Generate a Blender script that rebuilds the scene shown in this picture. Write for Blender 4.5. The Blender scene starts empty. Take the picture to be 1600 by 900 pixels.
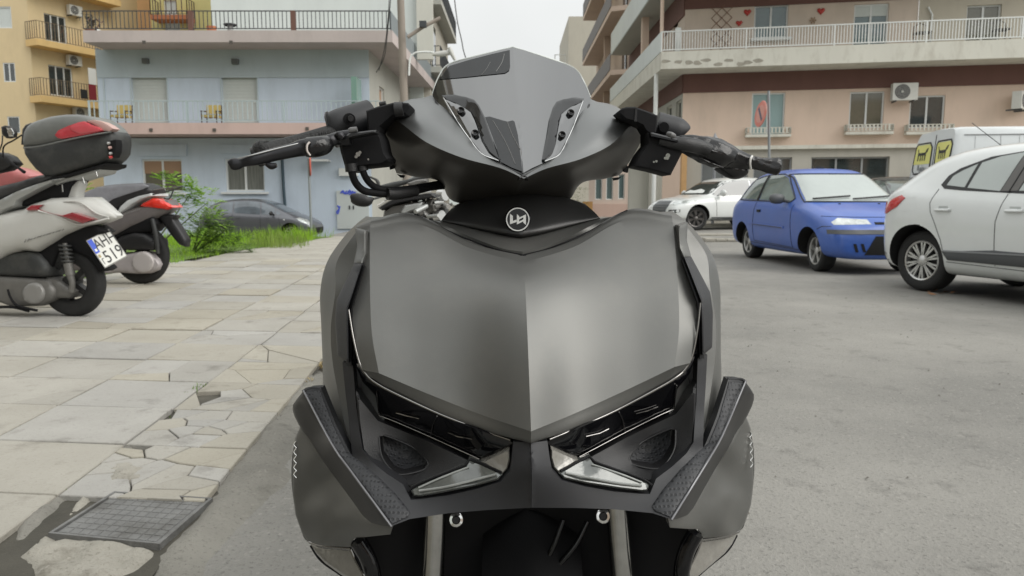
import bpy, bmesh, math, random
import numpy as np
from mathutils import Vector, Matrix
from mathutils.geometry import delaunay_2d_cdt
from mathutils.bvhtree import BVHTree
rnd = random.Random(7)
SC = bpy.context.scene
COL = SC.collection
R = math.radians

# ------------------------------------------------------------------ camera, sky, sun, exposure
F = 1155.0
PITCH = math.atan(138 / 1155)
CP, SP = math.cos(PITCH), math.sin(PITCH)
CAM = Vector((0, 0, 1.0))
cd = bpy.data.cameras.new('camera')
cam = bpy.data.objects.new('camera', cd)
COL.objects.link(cam)
cam.location = CAM
cam.rotation_euler = (R(90) - PITCH, 0, 0)
cd.sensor_width = 36.0
cd.lens = 36.0 * F / 1600
cd.clip_start = 0.02
cd.clip_end = 3000
cd.dof.use_dof = True
cd.dof.focus_distance = 0.95
cd.dof.aperture_fstop = 15.0
SC.camera = cam

world = bpy.data.worlds.new('World')
SC.world = world
world.use_nodes = True
wn, wl = world.node_tree.nodes, world.node_tree.links
wn.clear()
w_out = wn.new('ShaderNodeOutputWorld')
w_bg = wn.new('ShaderNodeBackground')
w_sky = wn.new('ShaderNodeTexSky')
w_sky.sky_type = 'NISHITA'
w_sky.sun_disc = False
SUN_EL, SUN_AZ = R(36), R(116)
w_sky.sun_elevation = SUN_EL
w_sky.sun_rotation = SUN_AZ
w_tc = wn.new('ShaderNodeTexCoord')
w_sep = wn.new('ShaderNodeSeparateXYZ')
w_ramp = wn.new('ShaderNodeMapRange')
w_ramp.inputs['From Min'].default_value = 0.0
w_ramp.inputs['From Max'].default_value = 1.0
w_ramp.inputs['To Min'].default_value = 7.1
w_ramp.inputs['To Max'].default_value = 15.0
w_noise = wn.new('ShaderNodeTexNoise')
w_noise.inputs['Scale'].default_value = 2.6
w_noise.inputs['Detail'].default_value = 5.0
w_nr = wn.new('ShaderNodeMapRange')
w_nr.inputs['To Min'].default_value = 0.86
w_nr.inputs['To Max'].default_value = 1.13
w_mul = wn.new('ShaderNodeMath'); w_mul.operation = 'MULTIPLY'
w_comb = wn.new('ShaderNodeVectorMath'); w_comb.operation = 'SCALE'
w_comb.inputs[0].default_value = (0.985, 1.0, 0.985)
w_mix = wn.new('ShaderNodeMix'); w_mix.data_type = 'RGBA'
w_mix.inputs[0].default_value = 0.94
wl.new(w_tc.outputs['Generated'], w_sep.inputs[0])
wl.new(w_tc.outputs['Generated'], w_noise.inputs['Vector'])
wl.new(w_sep.outputs['Z'], w_ramp.inputs['Value'])
wl.new(w_noise.outputs[0], w_nr.inputs['Value'])
wl.new(w_ramp.outputs[0], w_mul.inputs[0])
wl.new(w_nr.outputs[0], w_mul.inputs[1])
wl.new(w_mul.outputs[0], w_comb.inputs['Scale'])
wl.new(w_sky.outputs[0], w_mix.inputs[6])
wl.new(w_comb.outputs[0], w_mix.inputs[7])
wl.new(w_mix.outputs[2], w_bg.inputs['Color'])
w_bg.inputs['Strength'].default_value = 0.1
wl.new(w_bg.outputs[0], w_out.inputs[0])

sd = bpy.data.lights.new('sun', 'SUN')
sd.energy = 2.1
sd.angle = R(50)
sd.color = (1.0, 0.97, 0.92)
sun = bpy.data.objects.new('sun', sd)
COL.objects.link(sun)
_sv = Vector((math.sin(SUN_AZ) * math.cos(SUN_EL), math.cos(SUN_AZ) * math.cos(SUN_EL), math.sin(SUN_EL)))
sun.rotation_euler = (-_sv).to_track_quat('-Z', 'Y').to_euler()
SC.view_settings.view_transform = 'Standard'
SC.view_settings.look = 'None'
SC.view_settings.exposure = 0.10
SC.view_settings.gamma = 1.0

# ------------------------------------------------------------------ pixel rays (photo is 1600 x 900)
def ray(px, py):
    u, v = (px - 800) / F, (450 - py) / F
    return Vector((u, CP + v * SP, -SP + v * CP))
def at(px, py, y):
    r = ray(px, py); return CAM + r * (y / r.y)
def gnd(px, py, z=0.0):
    r = ray(px, py); return CAM + r * ((z - CAM.z) / r.z)
def pz(px, y, z):
    """x at distance y for image column px (height z) -> world point"""
    u = (px - 800) / F
    depth = y * CP - (z - CAM.z) * SP
    return Vector((u * depth, y, z))

class Frame:
    def __init__(s, C, yaw, roll, d0):
        s.C = Vector(C); s.d0 = d0
        s.M = Matrix.Rotation(yaw, 3, 'Z') @ Matrix.Rotation(roll, 3, 'Y')
    def l(s, px, py, d):
        r = ray(px, py); n = s.M.col[1]
        t = ((s.C + n * (d - s.d0) - CAM).dot(n)) / r.dot(n)
        return s.M.transposed() @ (CAM + r * t - s.C)
    def w(s, v, m=1):
        return s.C + s.M @ Vector((v[0] * m, v[1], v[2]))

# ------------------------------------------------------------------ materials
def srgb(r, g, b):
    f = lambda c: (c / 255 / 12.92) if c / 255 <= 0.04045 else ((c / 255 + 0.055) / 1.055) ** 2.4
    return (f(r), f(g), f(b))
MATS = {}
def mat(name, color, rough=0.6, metal=0.0, var=0.0, vscale=8.0, bump=0.0, bscale=60.0, spec=0.5,
        coat=0.0, coat_rough=0.08, dirt=None, dirt_scale=3.0, dirt_amt=0.5, rnd_amt=0.0, alpha=None,
        trans=0.0, ior=1.5, emit=None, emit_s=1.0, stretch=None, rvar=0.0):
    if name in MATS: return MATS[name]
    m = bpy.data.materials.new(name); MATS[name] = m
    m.use_nodes = True
    nt = m.node_tree; N, L = nt.nodes, nt.links
    b = N['Principled BSDF']
    b.inputs['Base Color'].default_value = (*color, 1)
    b.inputs['Roughness'].default_value = rough
    b.inputs['Metallic'].default_value = metal
    b.inputs['Specular IOR Level'].default_value = spec
    b.inputs['IOR'].default_value = ior
    b.inputs['Coat Weight'].default_value = coat
    b.inputs['Coat Roughness'].default_value = coat_rough
    b.inputs['Transmission Weight'].default_value = trans
    if alpha is not None: b.inputs['Alpha'].default_value = alpha
    if emit:
        b.inputs['Emission Color'].default_value = (*emit, 1)
        b.inputs['Emission Strength'].default_value = emit_s
    tc = N.new('ShaderNodeTexCoord')
    src = tc.outputs['Object']
    if stretch:
        mp = N.new('ShaderNodeMapping'); mp.inputs['Scale'].default_value = stretch
        L.new(src, mp.inputs[0]); src = mp.outputs[0]
    col = None
    if var > 0 or rnd_amt > 0:
        n = N.new('ShaderNodeTexNoise'); n.inputs['Scale'].default_value = vscale; n.inputs['Detail'].default_value = 6
        n.inputs['Roughness'].default_value = 0.65
        L.new(src, n.inputs['Vector'])
        mr = N.new('ShaderNodeMapRange')
        mr.inputs['From Min'].default_value = 0.25; mr.inputs['From Max'].default_value = 0.75
        mr.inputs['To Min'].default_value = 1 - var; mr.inputs['To Max'].default_value = 1 + var
        L.new(n.outputs[0], mr.inputs['Value'])
        fac = mr.outputs[0]
        if rnd_amt > 0:
            oi = N.new('ShaderNodeObjectInfo')
            m2 = N.new('ShaderNodeMapRange')
            m2.inputs['To Min'].default_value = 1 - rnd_amt; m2.inputs['To Max'].default_value = 1 + rnd_amt
            L.new(oi.outputs['Random'], m2.inputs['Value'])
            mm = N.new('ShaderNodeMath'); mm.operation = 'MULTIPLY'
            L.new(fac, mm.inputs[0]); L.new(m2.outputs[0], mm.inputs[1]); fac = mm.outputs[0]
        vm = N.new('ShaderNodeVectorMath'); vm.operation = 'SCALE'
        vm.inputs[0].default_value = color
        L.new(fac, vm.inputs['Scale']); col = vm.outputs[0]
        if rvar > 0:
            m3 = N.new('ShaderNodeMapRange')
            m3.inputs['To Min'].default_value = max(0.02, rough - rvar); m3.inputs['To Max'].default_value = min(1, rough + rvar)
            L.new(n.outputs[0], m3.inputs['Value']); L.new(m3.outputs[0], b.inputs['Roughness'])
    if dirt:
        n = N.new('ShaderNodeTexNoise'); n.inputs['Scale'].default_value = dirt_scale; n.inputs['Detail'].default_value = 9
        n.inputs['Roughness'].default_value = 0.7
        L.new(src, n.inputs['Vector'])
        mr = N.new('ShaderNodeMapRange')
        mr.inputs['From Min'].default_value = 0.48; mr.inputs['From Max'].default_value = 0.72
        mr.inputs['To Min'].default_value = 0; mr.inputs['To Max'].default_value = dirt_amt
        L.new(n.outputs[0], mr.inputs['Value'])
        mx = N.new('ShaderNodeMix'); mx.data_type = 'RGBA'
        L.new(mr.outputs[0], mx.inputs[0])
        if col: L.new(col, mx.inputs[6])
        else: mx.inputs[6].default_value = (*color, 1)
        mx.inputs[7].default_value = (*dirt, 1)
        col = mx.outputs[2]
    if col: L.new(col, b.inputs['Base Color'])
    if bump > 0:
        n = N.new('ShaderNodeTexNoise'); n.inputs['Scale'].default_value = bscale; n.inputs['Detail'].default_value = 4
        L.new(src, n.inputs['Vector'])
        bp = N.new('ShaderNodeBump'); bp.inputs['Strength'].default_value = min(1.0, bump)
        bp.inputs['Distance'].default_value = 0.01
        L.new(n.outputs[0], bp.inputs['Height']); L.new(bp.outputs[0], b.inputs['Normal'])
    return m

# ------------------------------------------------------------------ objects
def setp(o, label=None, cat=None, group=None, kind=None):
    if label: o['label'] = label
    if cat: o['category'] = cat
    if group: o['group'] = group
    if kind: o['kind'] = kind
    return o
def thing(name, label, cat, M=None, group=None):
    o = bpy.data.objects.new(name, None); COL.objects.link(o)
    o.empty_display_size = 0.2
    if M is not None: o.matrix_world = M
    MW[o.name] = M.copy() if M is not None else Matrix.Identity(4)
    return setp(o, label, cat, group)
MW = {}
def mobj(name, verts, faces, material, parent=None, smooth=None, world=True, kind=None, mats=None, fmat=None):
    """verts in world coordinates (world=True) or in the parent's coordinates"""
    me = bpy.data.meshes.new(name)
    M = Matrix.Identity(4)
    if parent is not None: M = MW[parent.name]
    if world and parent is not None:
        Mi = M.inverted(); verts = [Mi @ Vector(v) for v in verts]
    me.from_pydata([tuple(v) for v in verts], [], faces)
    me.validate()
    for mm in (mats or [material]): me.materials.append(mm)
    if fmat:
        for p, i in zip(me.polygons, fmat): p.material_index = i
    if smooth is not None:
        me.shade_smooth()
        if smooth < 179: me.set_sharp_from_angle(angle=R(smooth))
    o = bpy.data.objects.new(name, me); COL.objects.link(o)
    if parent is not None:
        o.parent = parent
    MW[o.name] = M
    if kind: o['kind'] = kind
    return o
class MB:
    """collects boxes, tubes and sheets, then becomes one mesh object"""
    def __init__(s): s.v = []; s.f = []
    def add(s, v, f):
        n = len(s.v); s.v += [Vector(a) for a in v]; s.f += [tuple(i + n for i in q) for q in f]
        return s
    def box(s, a, b, M=None):
        x0, y0, z0 = a; x1, y1, z1 = b
        v = [Vector(p) for p in ((x0,y0,z0),(x1,y0,z0),(x1,y1,z0),(x0,y1,z0),(x0,y0,z1),(x1,y0,z1),(x1,y1,z1),(x0,y1,z1))]
        if M is not None: v = [M @ p for p in v]
        return s.add(v, [(0,3,2,1),(4,5,6,7),(0,1,5,4),(1,2,6,5),(2,3,7,6),(3,0,4,7)])
    def tube(s, pts, r, n=10, caps=True, flat=1.0, up=None):
        pts = [Vector(p) for p in pts]
        rs = r if isinstance(r, (list, tuple)) else [r] * len(pts)
        rings = []; prev = None
        for i, p in enumerate(pts):
            if i == 0: t = pts[1] - p
            elif i == len(pts) - 1: t = p - pts[i - 1]
            else: t = pts[i + 1] - pts[i - 1]
            t.normalize()
            a = prev if prev is not None else (Vector(up) if up else (Vector((0,0,1)) if abs(t.z) < 0.9 else Vector((1,0,0))))
            a = (a - t * a.dot(t)).normalized(); b = t.cross(a); prev = a
            rings.append([p + a * (rs[i] * math.cos(2*math.pi*k/n)) + b * (rs[i] * flat * math.sin(2*math.pi*k/n)) for k in range(n)])
        v = [q for rg in rings for q in rg]; f = []
        for i in range(len(pts) - 1):
            for k in range(n):
                f.append((i*n+k, i*n+(k+1) % n, (i+1)*n+(k+1) % n, (i+1)*n+k))
        if caps:
            f.append(tuple(range(n-1, -1, -1))); f.append(tuple((len(pts)-1)*n+k for k in range(n)))
        return s.add(v, f)
    def lathe(s, prof, M, n=28, close=False, caps=False):
        """prof: (radius, height) revolved about local z of M"""
        v = []; f = []
        for r, h in prof:
            for k in range(n):
                a = 2*math.pi*k/n; v.append(M @ Vector((r*math.cos(a), r*math.sin(a), h)))
        m = len(prof)
        for i in range(m if close else m - 1):
            j = (i + 1) % m
            for k in range(n):
                f.append((i*n+k, i*n+(k+1) % n, j*n+(k+1) % n, j*n+k))
        if caps and not close:
            if prof[0][0] > 1e-5: f.append(tuple(range(n-1, -1, -1)))
            if prof[-1][0] > 1e-5: f.append(tuple((m-1)*n+k for k in range(n)))
        return s.add(v, f)
    def prism(s, poly, M, h0, h1):
        """poly in local xy of M, from h0 to h1 in local z"""
        n = len(poly)
        v = [M @ Vector((x, y, h0)) for x, y in poly] + [M @ Vector((x, y, h1)) for x, y in poly]
        f = [tuple(range(n-1, -1, -1)), tuple(range(n, 2*n))] + [(i, (i+1) % n, n+(i+1) % n, n+i) for i in range(n)]
        return s.add(v, f)
    def build(s, name, m, parent=None, smooth=None, world=True, kind=None):
        return mobj(name, s.v, s.f, m, parent, smooth, world, kind)

def crv(pts, k=6, breaks=()):
    """Catmull-Rom through control vectors, k steps per span, tangents broken at the given indices"""
    pts = [np.array(p, float) for p in pts]
    n = len(pts); out = []
    cuts = sorted({0, n - 1, *breaks})
    for a, b in zip(cuts[:-1], cuts[1:]):
        seg = pts[a:b + 1]
        for i in range(len(seg) - 1):
            p0 = seg[i-1] if i > 0 else 2*seg[i]-seg[i+1]
            p1, p2 = seg[i], seg[i+1]
            p3 = seg[i+2] if i + 2 < len(seg) else 2*seg[i+1]-seg[i]
            for j in range(k):
                t = j / k
                out.append(0.5*((2*p1)+(-p0+p2)*t+(2*p0-5*p1+4*p2-p3)*t*t+(-p0+3*p1-3*p2+p3)*t**3))
    out.append(pts[-1])
    return out
def net(rows, ku=6, kv=6, ub=(), vb=()):
    """control net -> grid of points; returns (list of verts, faces, nrows, ncols)"""
    a = [crv(r, ku, ub) for r in rows]
    cols = [crv([a[i][j] for i in range(len(a))], kv, vb) for j in range(len(a[0]))]
    nr, nc = len(cols[0]), len(cols)
    v = [Vector(cols[j][i]) for i in range(nr) for j in range(nc)]
    f = [(i*nc+j, (i+1)*nc+j, (i+1)*nc+j+1, i*nc+j+1) for i in range(nr-1) for j in range(nc-1)]
    return v, f, nr, nc
def thicken(v, f, vec):
    """gives a sheet a back at v + vec and closes the rim"""
    n = len(v); vec = Vector(vec)
    cnt = {}
    for q in f:
        for i in range(len(q)):
            e = (q[i], q[(i+1) % len(q)])
            cnt[e] = 1
    vv = list(v) + [a + vec for a in v]
    ff = list(f) + [tuple(n + i for i in reversed(q)) for q in f]
    for (a, b) in cnt:
        if (b, a) not in cnt: ff.append((b, a, n + a, n + b))
    return vv, ff
def resample(poly, step, closed=True):
    out = []
    n = len(poly)
    for i in range(n if closed else n - 1):
        a, b = poly[i], poly[(i+1) % n]
        L = math.dist(a[:2], b[:2]); m = max(1, int(round(L/step)))
        for j in range(m): out.append((a[0]+(b[0]-a[0])*j/m, a[1]+(b[1]-a[1])*j/m))
    if not closed: out.append(tuple(poly[-1][:2]))
    return out
def area2(p): return sum(p[i][0]*p[(i+1) % len(p)][1]-p[(i+1) % len(p)][0]*p[i][1] for i in range(len(p)))
def inside(p, poly):
    x, y = p; c = False; n = len(poly); j = n - 1
    for i in range(n):
        xi, yi = poly[i]; xj, yj = poly[j]
        if (yi > y) != (yj > y) and x < (xj-xi)*(y-yi)/(yj-yi)+xi: c = not c
        j = i
    return c
def edist(p, poly):
    m = 1e9; n = len(poly)
    for i in range(n):
        ax, ay = poly[i]; bx, by = poly[(i+1) % n]; dx, dy = bx-ax, by-ay
        t = max(0, min(1, ((p[0]-ax)*dx+(p[1]-ay)*dy)/(dx*dx+dy*dy+1e-12)))
        m = min(m, math.hypot(p[0]-ax-t*dx, p[1]-ay-t*dy))
    return m
def fill(poly, step, inset=0.0, holes=()):
    """2D triangulation with interior points; returns pts, tris, nboundary"""
    if area2(poly) < 0: poly = poly[::-1]
    b = resample(poly, step)
    nb = len(b)
    edges = [(i, (i+1) % nb) for i in range(nb)]
    pts = list(b)
    hb = []
    for h in holes:
        hh = resample(h, step); k = len(pts)
        pts += hh; edges += [(k+i, k+(i+1) % len(hh)) for i in range(len(hh))]; hb.append(hh)
    if inset > 0:
        for i in range(nb):
            a, c = b[i-1], b[(i+1) % nb]
            tx, ty = c[0]-a[0], c[1]-a[1]; l = math.hypot(tx, ty) + 1e-9
            q = (b[i][0]-ty/l*inset, b[i][1]+tx/l*inset)
            if inside(q, b) and edist(q, b) > inset*0.7: pts.append(q)
    x0, x1 = min(p[0] for p in b), max(p[0] for p in b); y0, y1 = min(p[1] for p in b), max(p[1] for p in b)
    lim = max(step*0.55, inset + step*0.45)
    ny = int((y1-y0)/(step*0.87))+1
    for j in range(ny+1):
        y = y0+j*step*0.87; x = x0+(step*0.5 if j % 2 else 0)
        while x <= x1:
            if inside((x, y), b) and edist((x, y), b) > lim and not any(inside((x, y), h) or edist((x, y), h) < step*0.5 for h in hb): pts.append((x, y))
            x += step
    r = delaunay_2d_cdt([Vector(p) for p in pts], edges, [], 1, 1e-5)
    V = [(v.x, v.y) for v in r[0]]; T = [tuple(t) for t in r[2]]
    out = []
    for t in T:
        c = (sum(V[i][0] for i in t)/3, sum(V[i][1] for i in t)/3)
        if inside(c, b) and not any(inside(c, h) for h in hb): out.append(t)
    bset = set()
    for i, v in enumerate(V):
        if edist(v, b) < 1e-3: bset.add(i)
    return V, out, bset
class TPS:
    """smooth height field through scattered (x, y, d)"""
    def __init__(s, pts, sc=100.0):
        s.sc = sc; P = np.array([p[:2] for p in pts], float)/sc; d = np.array([p[2] for p in pts], float); n = len(P)
        A = np.zeros((n+3, n+3)); r = np.linalg.norm(P[:, None]-P[None], axis=2)
        A[:n, :n] = np.where(r > 0, r*r*np.log(r+1e-12), 0) + np.eye(n)*1e-6
        A[:n, n] = 1; A[:n, n+1:] = P; A[n, :n] = 1; A[n+1:, :n] = P.T
        s.w = np.linalg.solve(A, np.concatenate([d, [0, 0, 0]])); s.P = P; s.n = n
    def __call__(s, x, y):
        q = np.array([x, y])/s.sc; r = np.linalg.norm(s.P-q, axis=1)
        return float((s.w[:s.n]*np.where(r > 0, r*r*np.log(r+1e-12), 0)).sum()+s.w[s.n]+s.w[s.n+1:]@q)
def sides(mirror):
    return (1, -1) if mirror else (1,)
def fpatch(fr, name, outline, dfun, m, parent, th=0.006, step=10, inset=0.0, drop=0.0, mirror=True, smooth=40, off=0.0, only=None, holes=(), center=None, kind=None):
    """a shell traced as pixel outline, placed at its own depths in frame fr, mirrored to the other side.
    center: px polyline test -> local x forced to 0 and both halves joined in one mesh"""
    V, T, B = fill(outline, step, inset, holes)
    loc = []
    for i, (x, y) in enumerate(V):
        d = (dfun(x, y) if callable(dfun) else dfun) - off
        if i in B: d += drop
        loc.append(fr.l(x, y, d))
    objs = []
    if center is not None:
        vs = []; fs = []
        for i in range(len(loc)):
            if i in B and center(V[i]): loc[i].x = 0
        n = len(loc)
        idx = [i if loc[i].x == 0 else n + i for i in range(n)]
        vs = [fr.w(a) for a in loc] + [fr.w(a, -1) for a in loc]
        fs = [tuple(reversed(t)) for t in T] + [tuple(idx[i] for i in t) for t in T]
        vs, fs = thicken(vs, fs, fr.M @ Vector((0, th, 0)))
        bm = bmesh.new(); me = bpy.data.meshes.new('t')
        me.from_pydata([tuple(a) for a in vs], [], fs); bm.from_mesh(me); bpy.data.meshes.remove(me)
        bmesh.ops.delete(bm, geom=[v for v in bm.verts if not v.link_faces], context='VERTS')
        bm.verts.index_update()
        vs = [v.co.copy() for v in bm.verts]; fs = [tuple(v.index for v in f_.verts) for f_ in bm.faces]; bm.free()
        return [mobj(name, vs, fs, m, parent, smooth, kind=kind)]
    for sgn in (only or sides(mirror)):
        vs = [fr.w(a, sgn) for a in loc]
        fs = [tuple(reversed(t)) for t in T] if sgn == 1 else list(T)
        vs, fs = thicken(vs, fs, fr.M @ Vector((0, th, 0)))
        objs.append(mobj(name, vs, fs, m, parent, smooth, kind=kind))
    return objs
def fnet(fr, name, rows, m, parent, ku=6, kv=6, ub=(), vb=(), th=0.006, mirror=True, smooth=40, center=False):
    loc = [[fr.l(*p) for p in r] for r in rows]
    objs = []
    if center:
        rr = []
        for r in loc:
            r = [list(p) for p in r]; r[-1][0] = 0.0
            rr.append(r + [[-p[0], p[1], p[2]] for p in reversed(r[:-1])])
        nc = len(rows[0]); ub2 = set(ub) | {nc-1} | {2*(nc-1)-u for u in ub}
        v, f, _, _ = net(rr, ku, kv, ub2, vb)
        vs, fs = thicken([fr.w(a) for a in v], f, fr.M @ Vector((0, th, 0)))
        return [mobj(name, vs, fs, m, parent, smooth)]
    for sgn in sides(mirror):
        v, f, _, _ = net([[list(p) for p in r] for r in loc], ku, kv, ub, vb)
        if sgn == -1: f = [tuple(reversed(q)) for q in f]
        vs, fs = thicken([fr.w(a, sgn) for a in v], f, fr.M @ Vector((0, th, 0)))
        objs.append(mobj(name, vs, fs, m, parent, smooth))
    return objs
def ftube(fr, name, pts, r, m, parent, mirror=True, n=8, k=5, smooth=60, only=None, breaks=(), flat=1.0, off=0.0, kind=None):
    """tube along (px, py, depth) points"""
    loc = [list(fr.l(p[0], p[1], p[2]-off)) for p in pts]
    rr = r if isinstance(r, (list, tuple)) else [r]*len(pts)
    full = crv([l + [q] for l, q in zip(loc, rr)], k, breaks)
    out = []
    for sgn in (only or sides(mirror)):
        mb = MB(); mb.tube([fr.w(a[:3], sgn) for a in full], [max(1e-4, a[3]) for a in full], n, flat=flat)
        out.append(mb.build(name, m, parent, smooth, kind=kind))
    return out
# ------------------------------------------------------------------ the scooter in front
BF = Frame((0.022, 0.80, 0.73), R(1), R(-1), 0.80)      # body frame
SF = Frame((0.016, 0.98, 1.03), R(6), R(0.5), 0.98)     # steering frame
M_BR = mat('bronze_paint', (0.160, 0.161, 0.154), 0.46, 0.62, var=0.05, vscale=4, rvar=0.04, bump=0.05, bscale=900, dirt=(0.23, 0.22, 0.20), dirt_scale=9, dirt_amt=.25)
M_COWL = mat('satin_grey_paint', (0.178, 0.184, 0.184), 0.42, 0.68, var=0.03, vscale=3, bump=0.04, bscale=900)
M_BLK = mat('black_plastic', (0.012, 0.012, 0.013), 0.45, 0, var=0.15, vscale=30, bump=0.15, bscale=700)
M_DEEP = mat('matte_black_plastic', (0.006, 0.006, 0.007), 0.7, 0, spec=0.25)
M_TRIM = mat('dark_grey_trim', (0.022, 0.0225, 0.025), 0.5, 0.1, bump=0.12, bscale=1500)
M_GLOSSBLK = mat('gloss_black', (0.004, 0.004, 0.005), 0.06, 0, spec=0.45, rvar=0.0)
M_CHROME = mat('chrome', (0.75, 0.75, 0.74), 0.1, 1.0)
M_DCHROME = mat('smoked_chrome', (0.32, 0.31, 0.30), 0.16, 1.0)
M_STEEL = mat('worn_steel', (0.42, 0.42, 0.41), 0.2, 1.0, var=0.15, vscale=40)
M_SCREEN = mat('smoked_screen', (0.012, 0.014, 0.016), 0.045, 0, spec=1.0, ior=1.95, rvar=0.0)
M_LENS = mat('clear_lens', (0.115, 0.122, 0.116), 0.14, 0.3, var=0.4, vscale=26, coat=1.0, bump=0.12, bscale=60)
M_LENS2 = mat('smoked_lens', (0.26, 0.25, 0.225), 0.14, 0.2, var=0.25, vscale=30, coat=1.0, bump=0.15, bscale=90)
M_RUBBER = mat('black_rubber', (0.012, 0.012, 0.012), 0.6, 0, bump=0.3, bscale=300)
M_LEVER = mat('anodised_lever', (0.03, 0.03, 0.033), 0.32, 0.6, rvar=0.05, var=0.1, vscale=50)
M_BAG = mat('black_polythene', (0.008, 0.008, 0.009), 0.22, 0, bump=0.25, bscale=60)
M_TYRE = mat('tyre_rubber', (0.016, 0.016, 0.016), 0.75, 0, var=0.25, vscale=20, bump=0.3, bscale=120)
M_ENGX = mat('grey_hairline', (0.12, 0.12, 0.12), .4)
M_WHITE_PRINT = mat('white_print', (0.72, 0.73, 0.72), 0.35)
M_TIE = mat('cable_tie_plastic', (0.55, 0.5, 0.47), 0.5)
# honeycomb-dimpled trim
def honey():
    m = mat('honeycomb_trim', (0.040, 0.043, 0.050), 0.5, 0.1)
    nt = m.node_tree; N, L = nt.nodes, nt.links; b = N['Principled BSDF']
    tc = N.new('ShaderNodeTexCoord'); vo = N.new('ShaderNodeTexVoronoi'); vo.inputs['Scale'].default_value = 190
    vo.inputs['Randomness'].default_value = 0.12
    mr = N.new('ShaderNodeMapRange'); mr.inputs['From Min'].default_value = 0.25; mr.inputs['From Max'].default_value = 0.42
    L.new(tc.outputs['Object'], vo.inputs['Vector']); L.new(vo.outputs['Distance'], mr.inputs['Value'])
    bp = N.new('ShaderNodeBump'); bp.inputs['Distance'].default_value = 0.002; bp.inputs['Strength'].default_value = 0.35
    L.new(mr.outputs[0], bp.inputs['Height']); L.new(bp.outputs[0], b.inputs['Normal'])
    mx = N.new('ShaderNodeMix'); mx.data_type = 'RGBA'
    mx.inputs[6].default_value = (0.012, 0.0125, 0.014, 1); mx.inputs[7].default_value = (0.027, 0.028, 0.031, 1)
    L.new(mr.outputs[0], mx.inputs[0]); L.new(mx.outputs[2], b.inputs['Base Color'])
    return m
M_HONEY = honey()

HM = Matrix.Translation((0.022, 1.45, 0)) @ Matrix.Rotation(R(1), 4, 'Z')
hero = thing('scooter', 'large matt bronze-grey scooter facing the camera, filling the middle of the picture', 'scooter', HM)

# apron: the big creased front panel
AP = [
 [(560,358,1.12),(585,348,1.12),(648,338,1.14),(735,379,1.05),(822,400,1.02)],
 [(556,352,1.06),(580,343,1.05),(645,334,1.065),(735,378,1.03),(822,399,1.002)],
 [(560,372,1.04),(578,360,1.03),(655,351,1.04),(735,388,1.012),(822,410,.980)],
 [(553,440,.985),(578,440,.973),(655,445,.968),(738,452,.953),(825,462,.922)],
 [(551,515,.945),(581,520,.932),(660,535,.926),(745,545,.907),(829,560,.860)],
 [(566,578,.925),(592,583,.908),(668,615,.896),(752,648,.871),(835,674,.812)],
 [(575,593,.937),(598,606,.925),(668,639,.903),(752,671,.872),(836,692,.822)],
 [(577,591,.96),(600,603,.95),(668,636,.93),(752,668,.90),(836,688,.85)]]
fnet(BF, 'apron_panel', AP, M_BR, hero, ku=7, kv=7, ub=(1,), vb=(2, 5), th=0.004, center=True, smooth=13)

# neck cover with badge, under the windscreen
NK = [
 [(716,318,1.20),(750,306,1.19),(780,300,1.18),(814,298,1.18)],
 [(709,322,1.14),(750,308,1.135),(780,302,1.125),(814,300,1.12)],
 [(695,337,1.11),(745,335,1.095),(780,338,1.08),(817,340,1.07)],
 [(689,345,1.10),(742,354,1.078),(785,361,1.058),(820,364,1.050)],
 [(685,347,1.12),(742,360,1.09),(785,369,1.07),(820,373,1.06)]]
fnet(BF, 'neck_cover', NK, mat('neck_shaded_paint', (0.04, 0.04, 0.04), 0.34, 0.3), hero, ku=7, kv=6, vb=(1,), th=0.004, center=True, smooth=35)  # bronze cover; shade under the screen is put into its dark colour
NS = [
 [(706,344,1.125),(742,354,1.10),(785,361,1.085),(820,364,1.08)],
 [(690,346,1.10),(740,361,1.073),(785,373,1.053),(820,378,1.045)],
 [(679,345,1.088),(738,371,1.050),(785,388,1.024),(822,393,1.014)],
 [(670,344,1.085),(738,378,1.052),(785,396,1.026),(822,401,1.016)]]
fnet(BF, 'neck_shelf', NS, M_BR, hero, ku=7, kv=5, vb=(2,), th=0.004, center=True, smooth=35)
# narrow lip between neck cover and apron
ftube(BF, 'gap_seam', [(648,334.5,1.062),(707,364,1.042),(773,389,1.015),(822,399.5,1.0)], 0.0012, M_DEEP, hero, n=6)

# outer side fairing
SFN = [
 [(574,340,1.30),(572,338,1.16),(578,339,1.10),(600,339,1.08)],
 [(560,350,1.30),(557,350,1.14),(566,350,1.07),(598,350,1.05)],
 [(540,372,1.30),(536,372,1.13),(551,370,1.045),(598,368,1.04)],
 [(515,410,1.30),(511,410,1.13),(526,410,1.04),(598,412,1.01)],
 [(505,455,1.30),(501,455,1.13),(524,455,1.015),(598,455,.99)],
 [(507,510,1.30),(502,510,1.12),(517,510,1.01),(598,520,.965)],
 [(509,560,1.30),(504,560,1.11),(519,560,1.0),(598,570,.955)],
 [(513,610,1.30),(506,612,1.09),(528,612,.985),(600,620,.95)],
 [(530,700,1.30),(518,700,1.06),(548,705,.95),(600,700,.94)]]
fnet(BF, 'side_fairing', SFN, M_BR, hero, ku=6, kv=5, ub=(2,), th=0.003, smooth=30)

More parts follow.
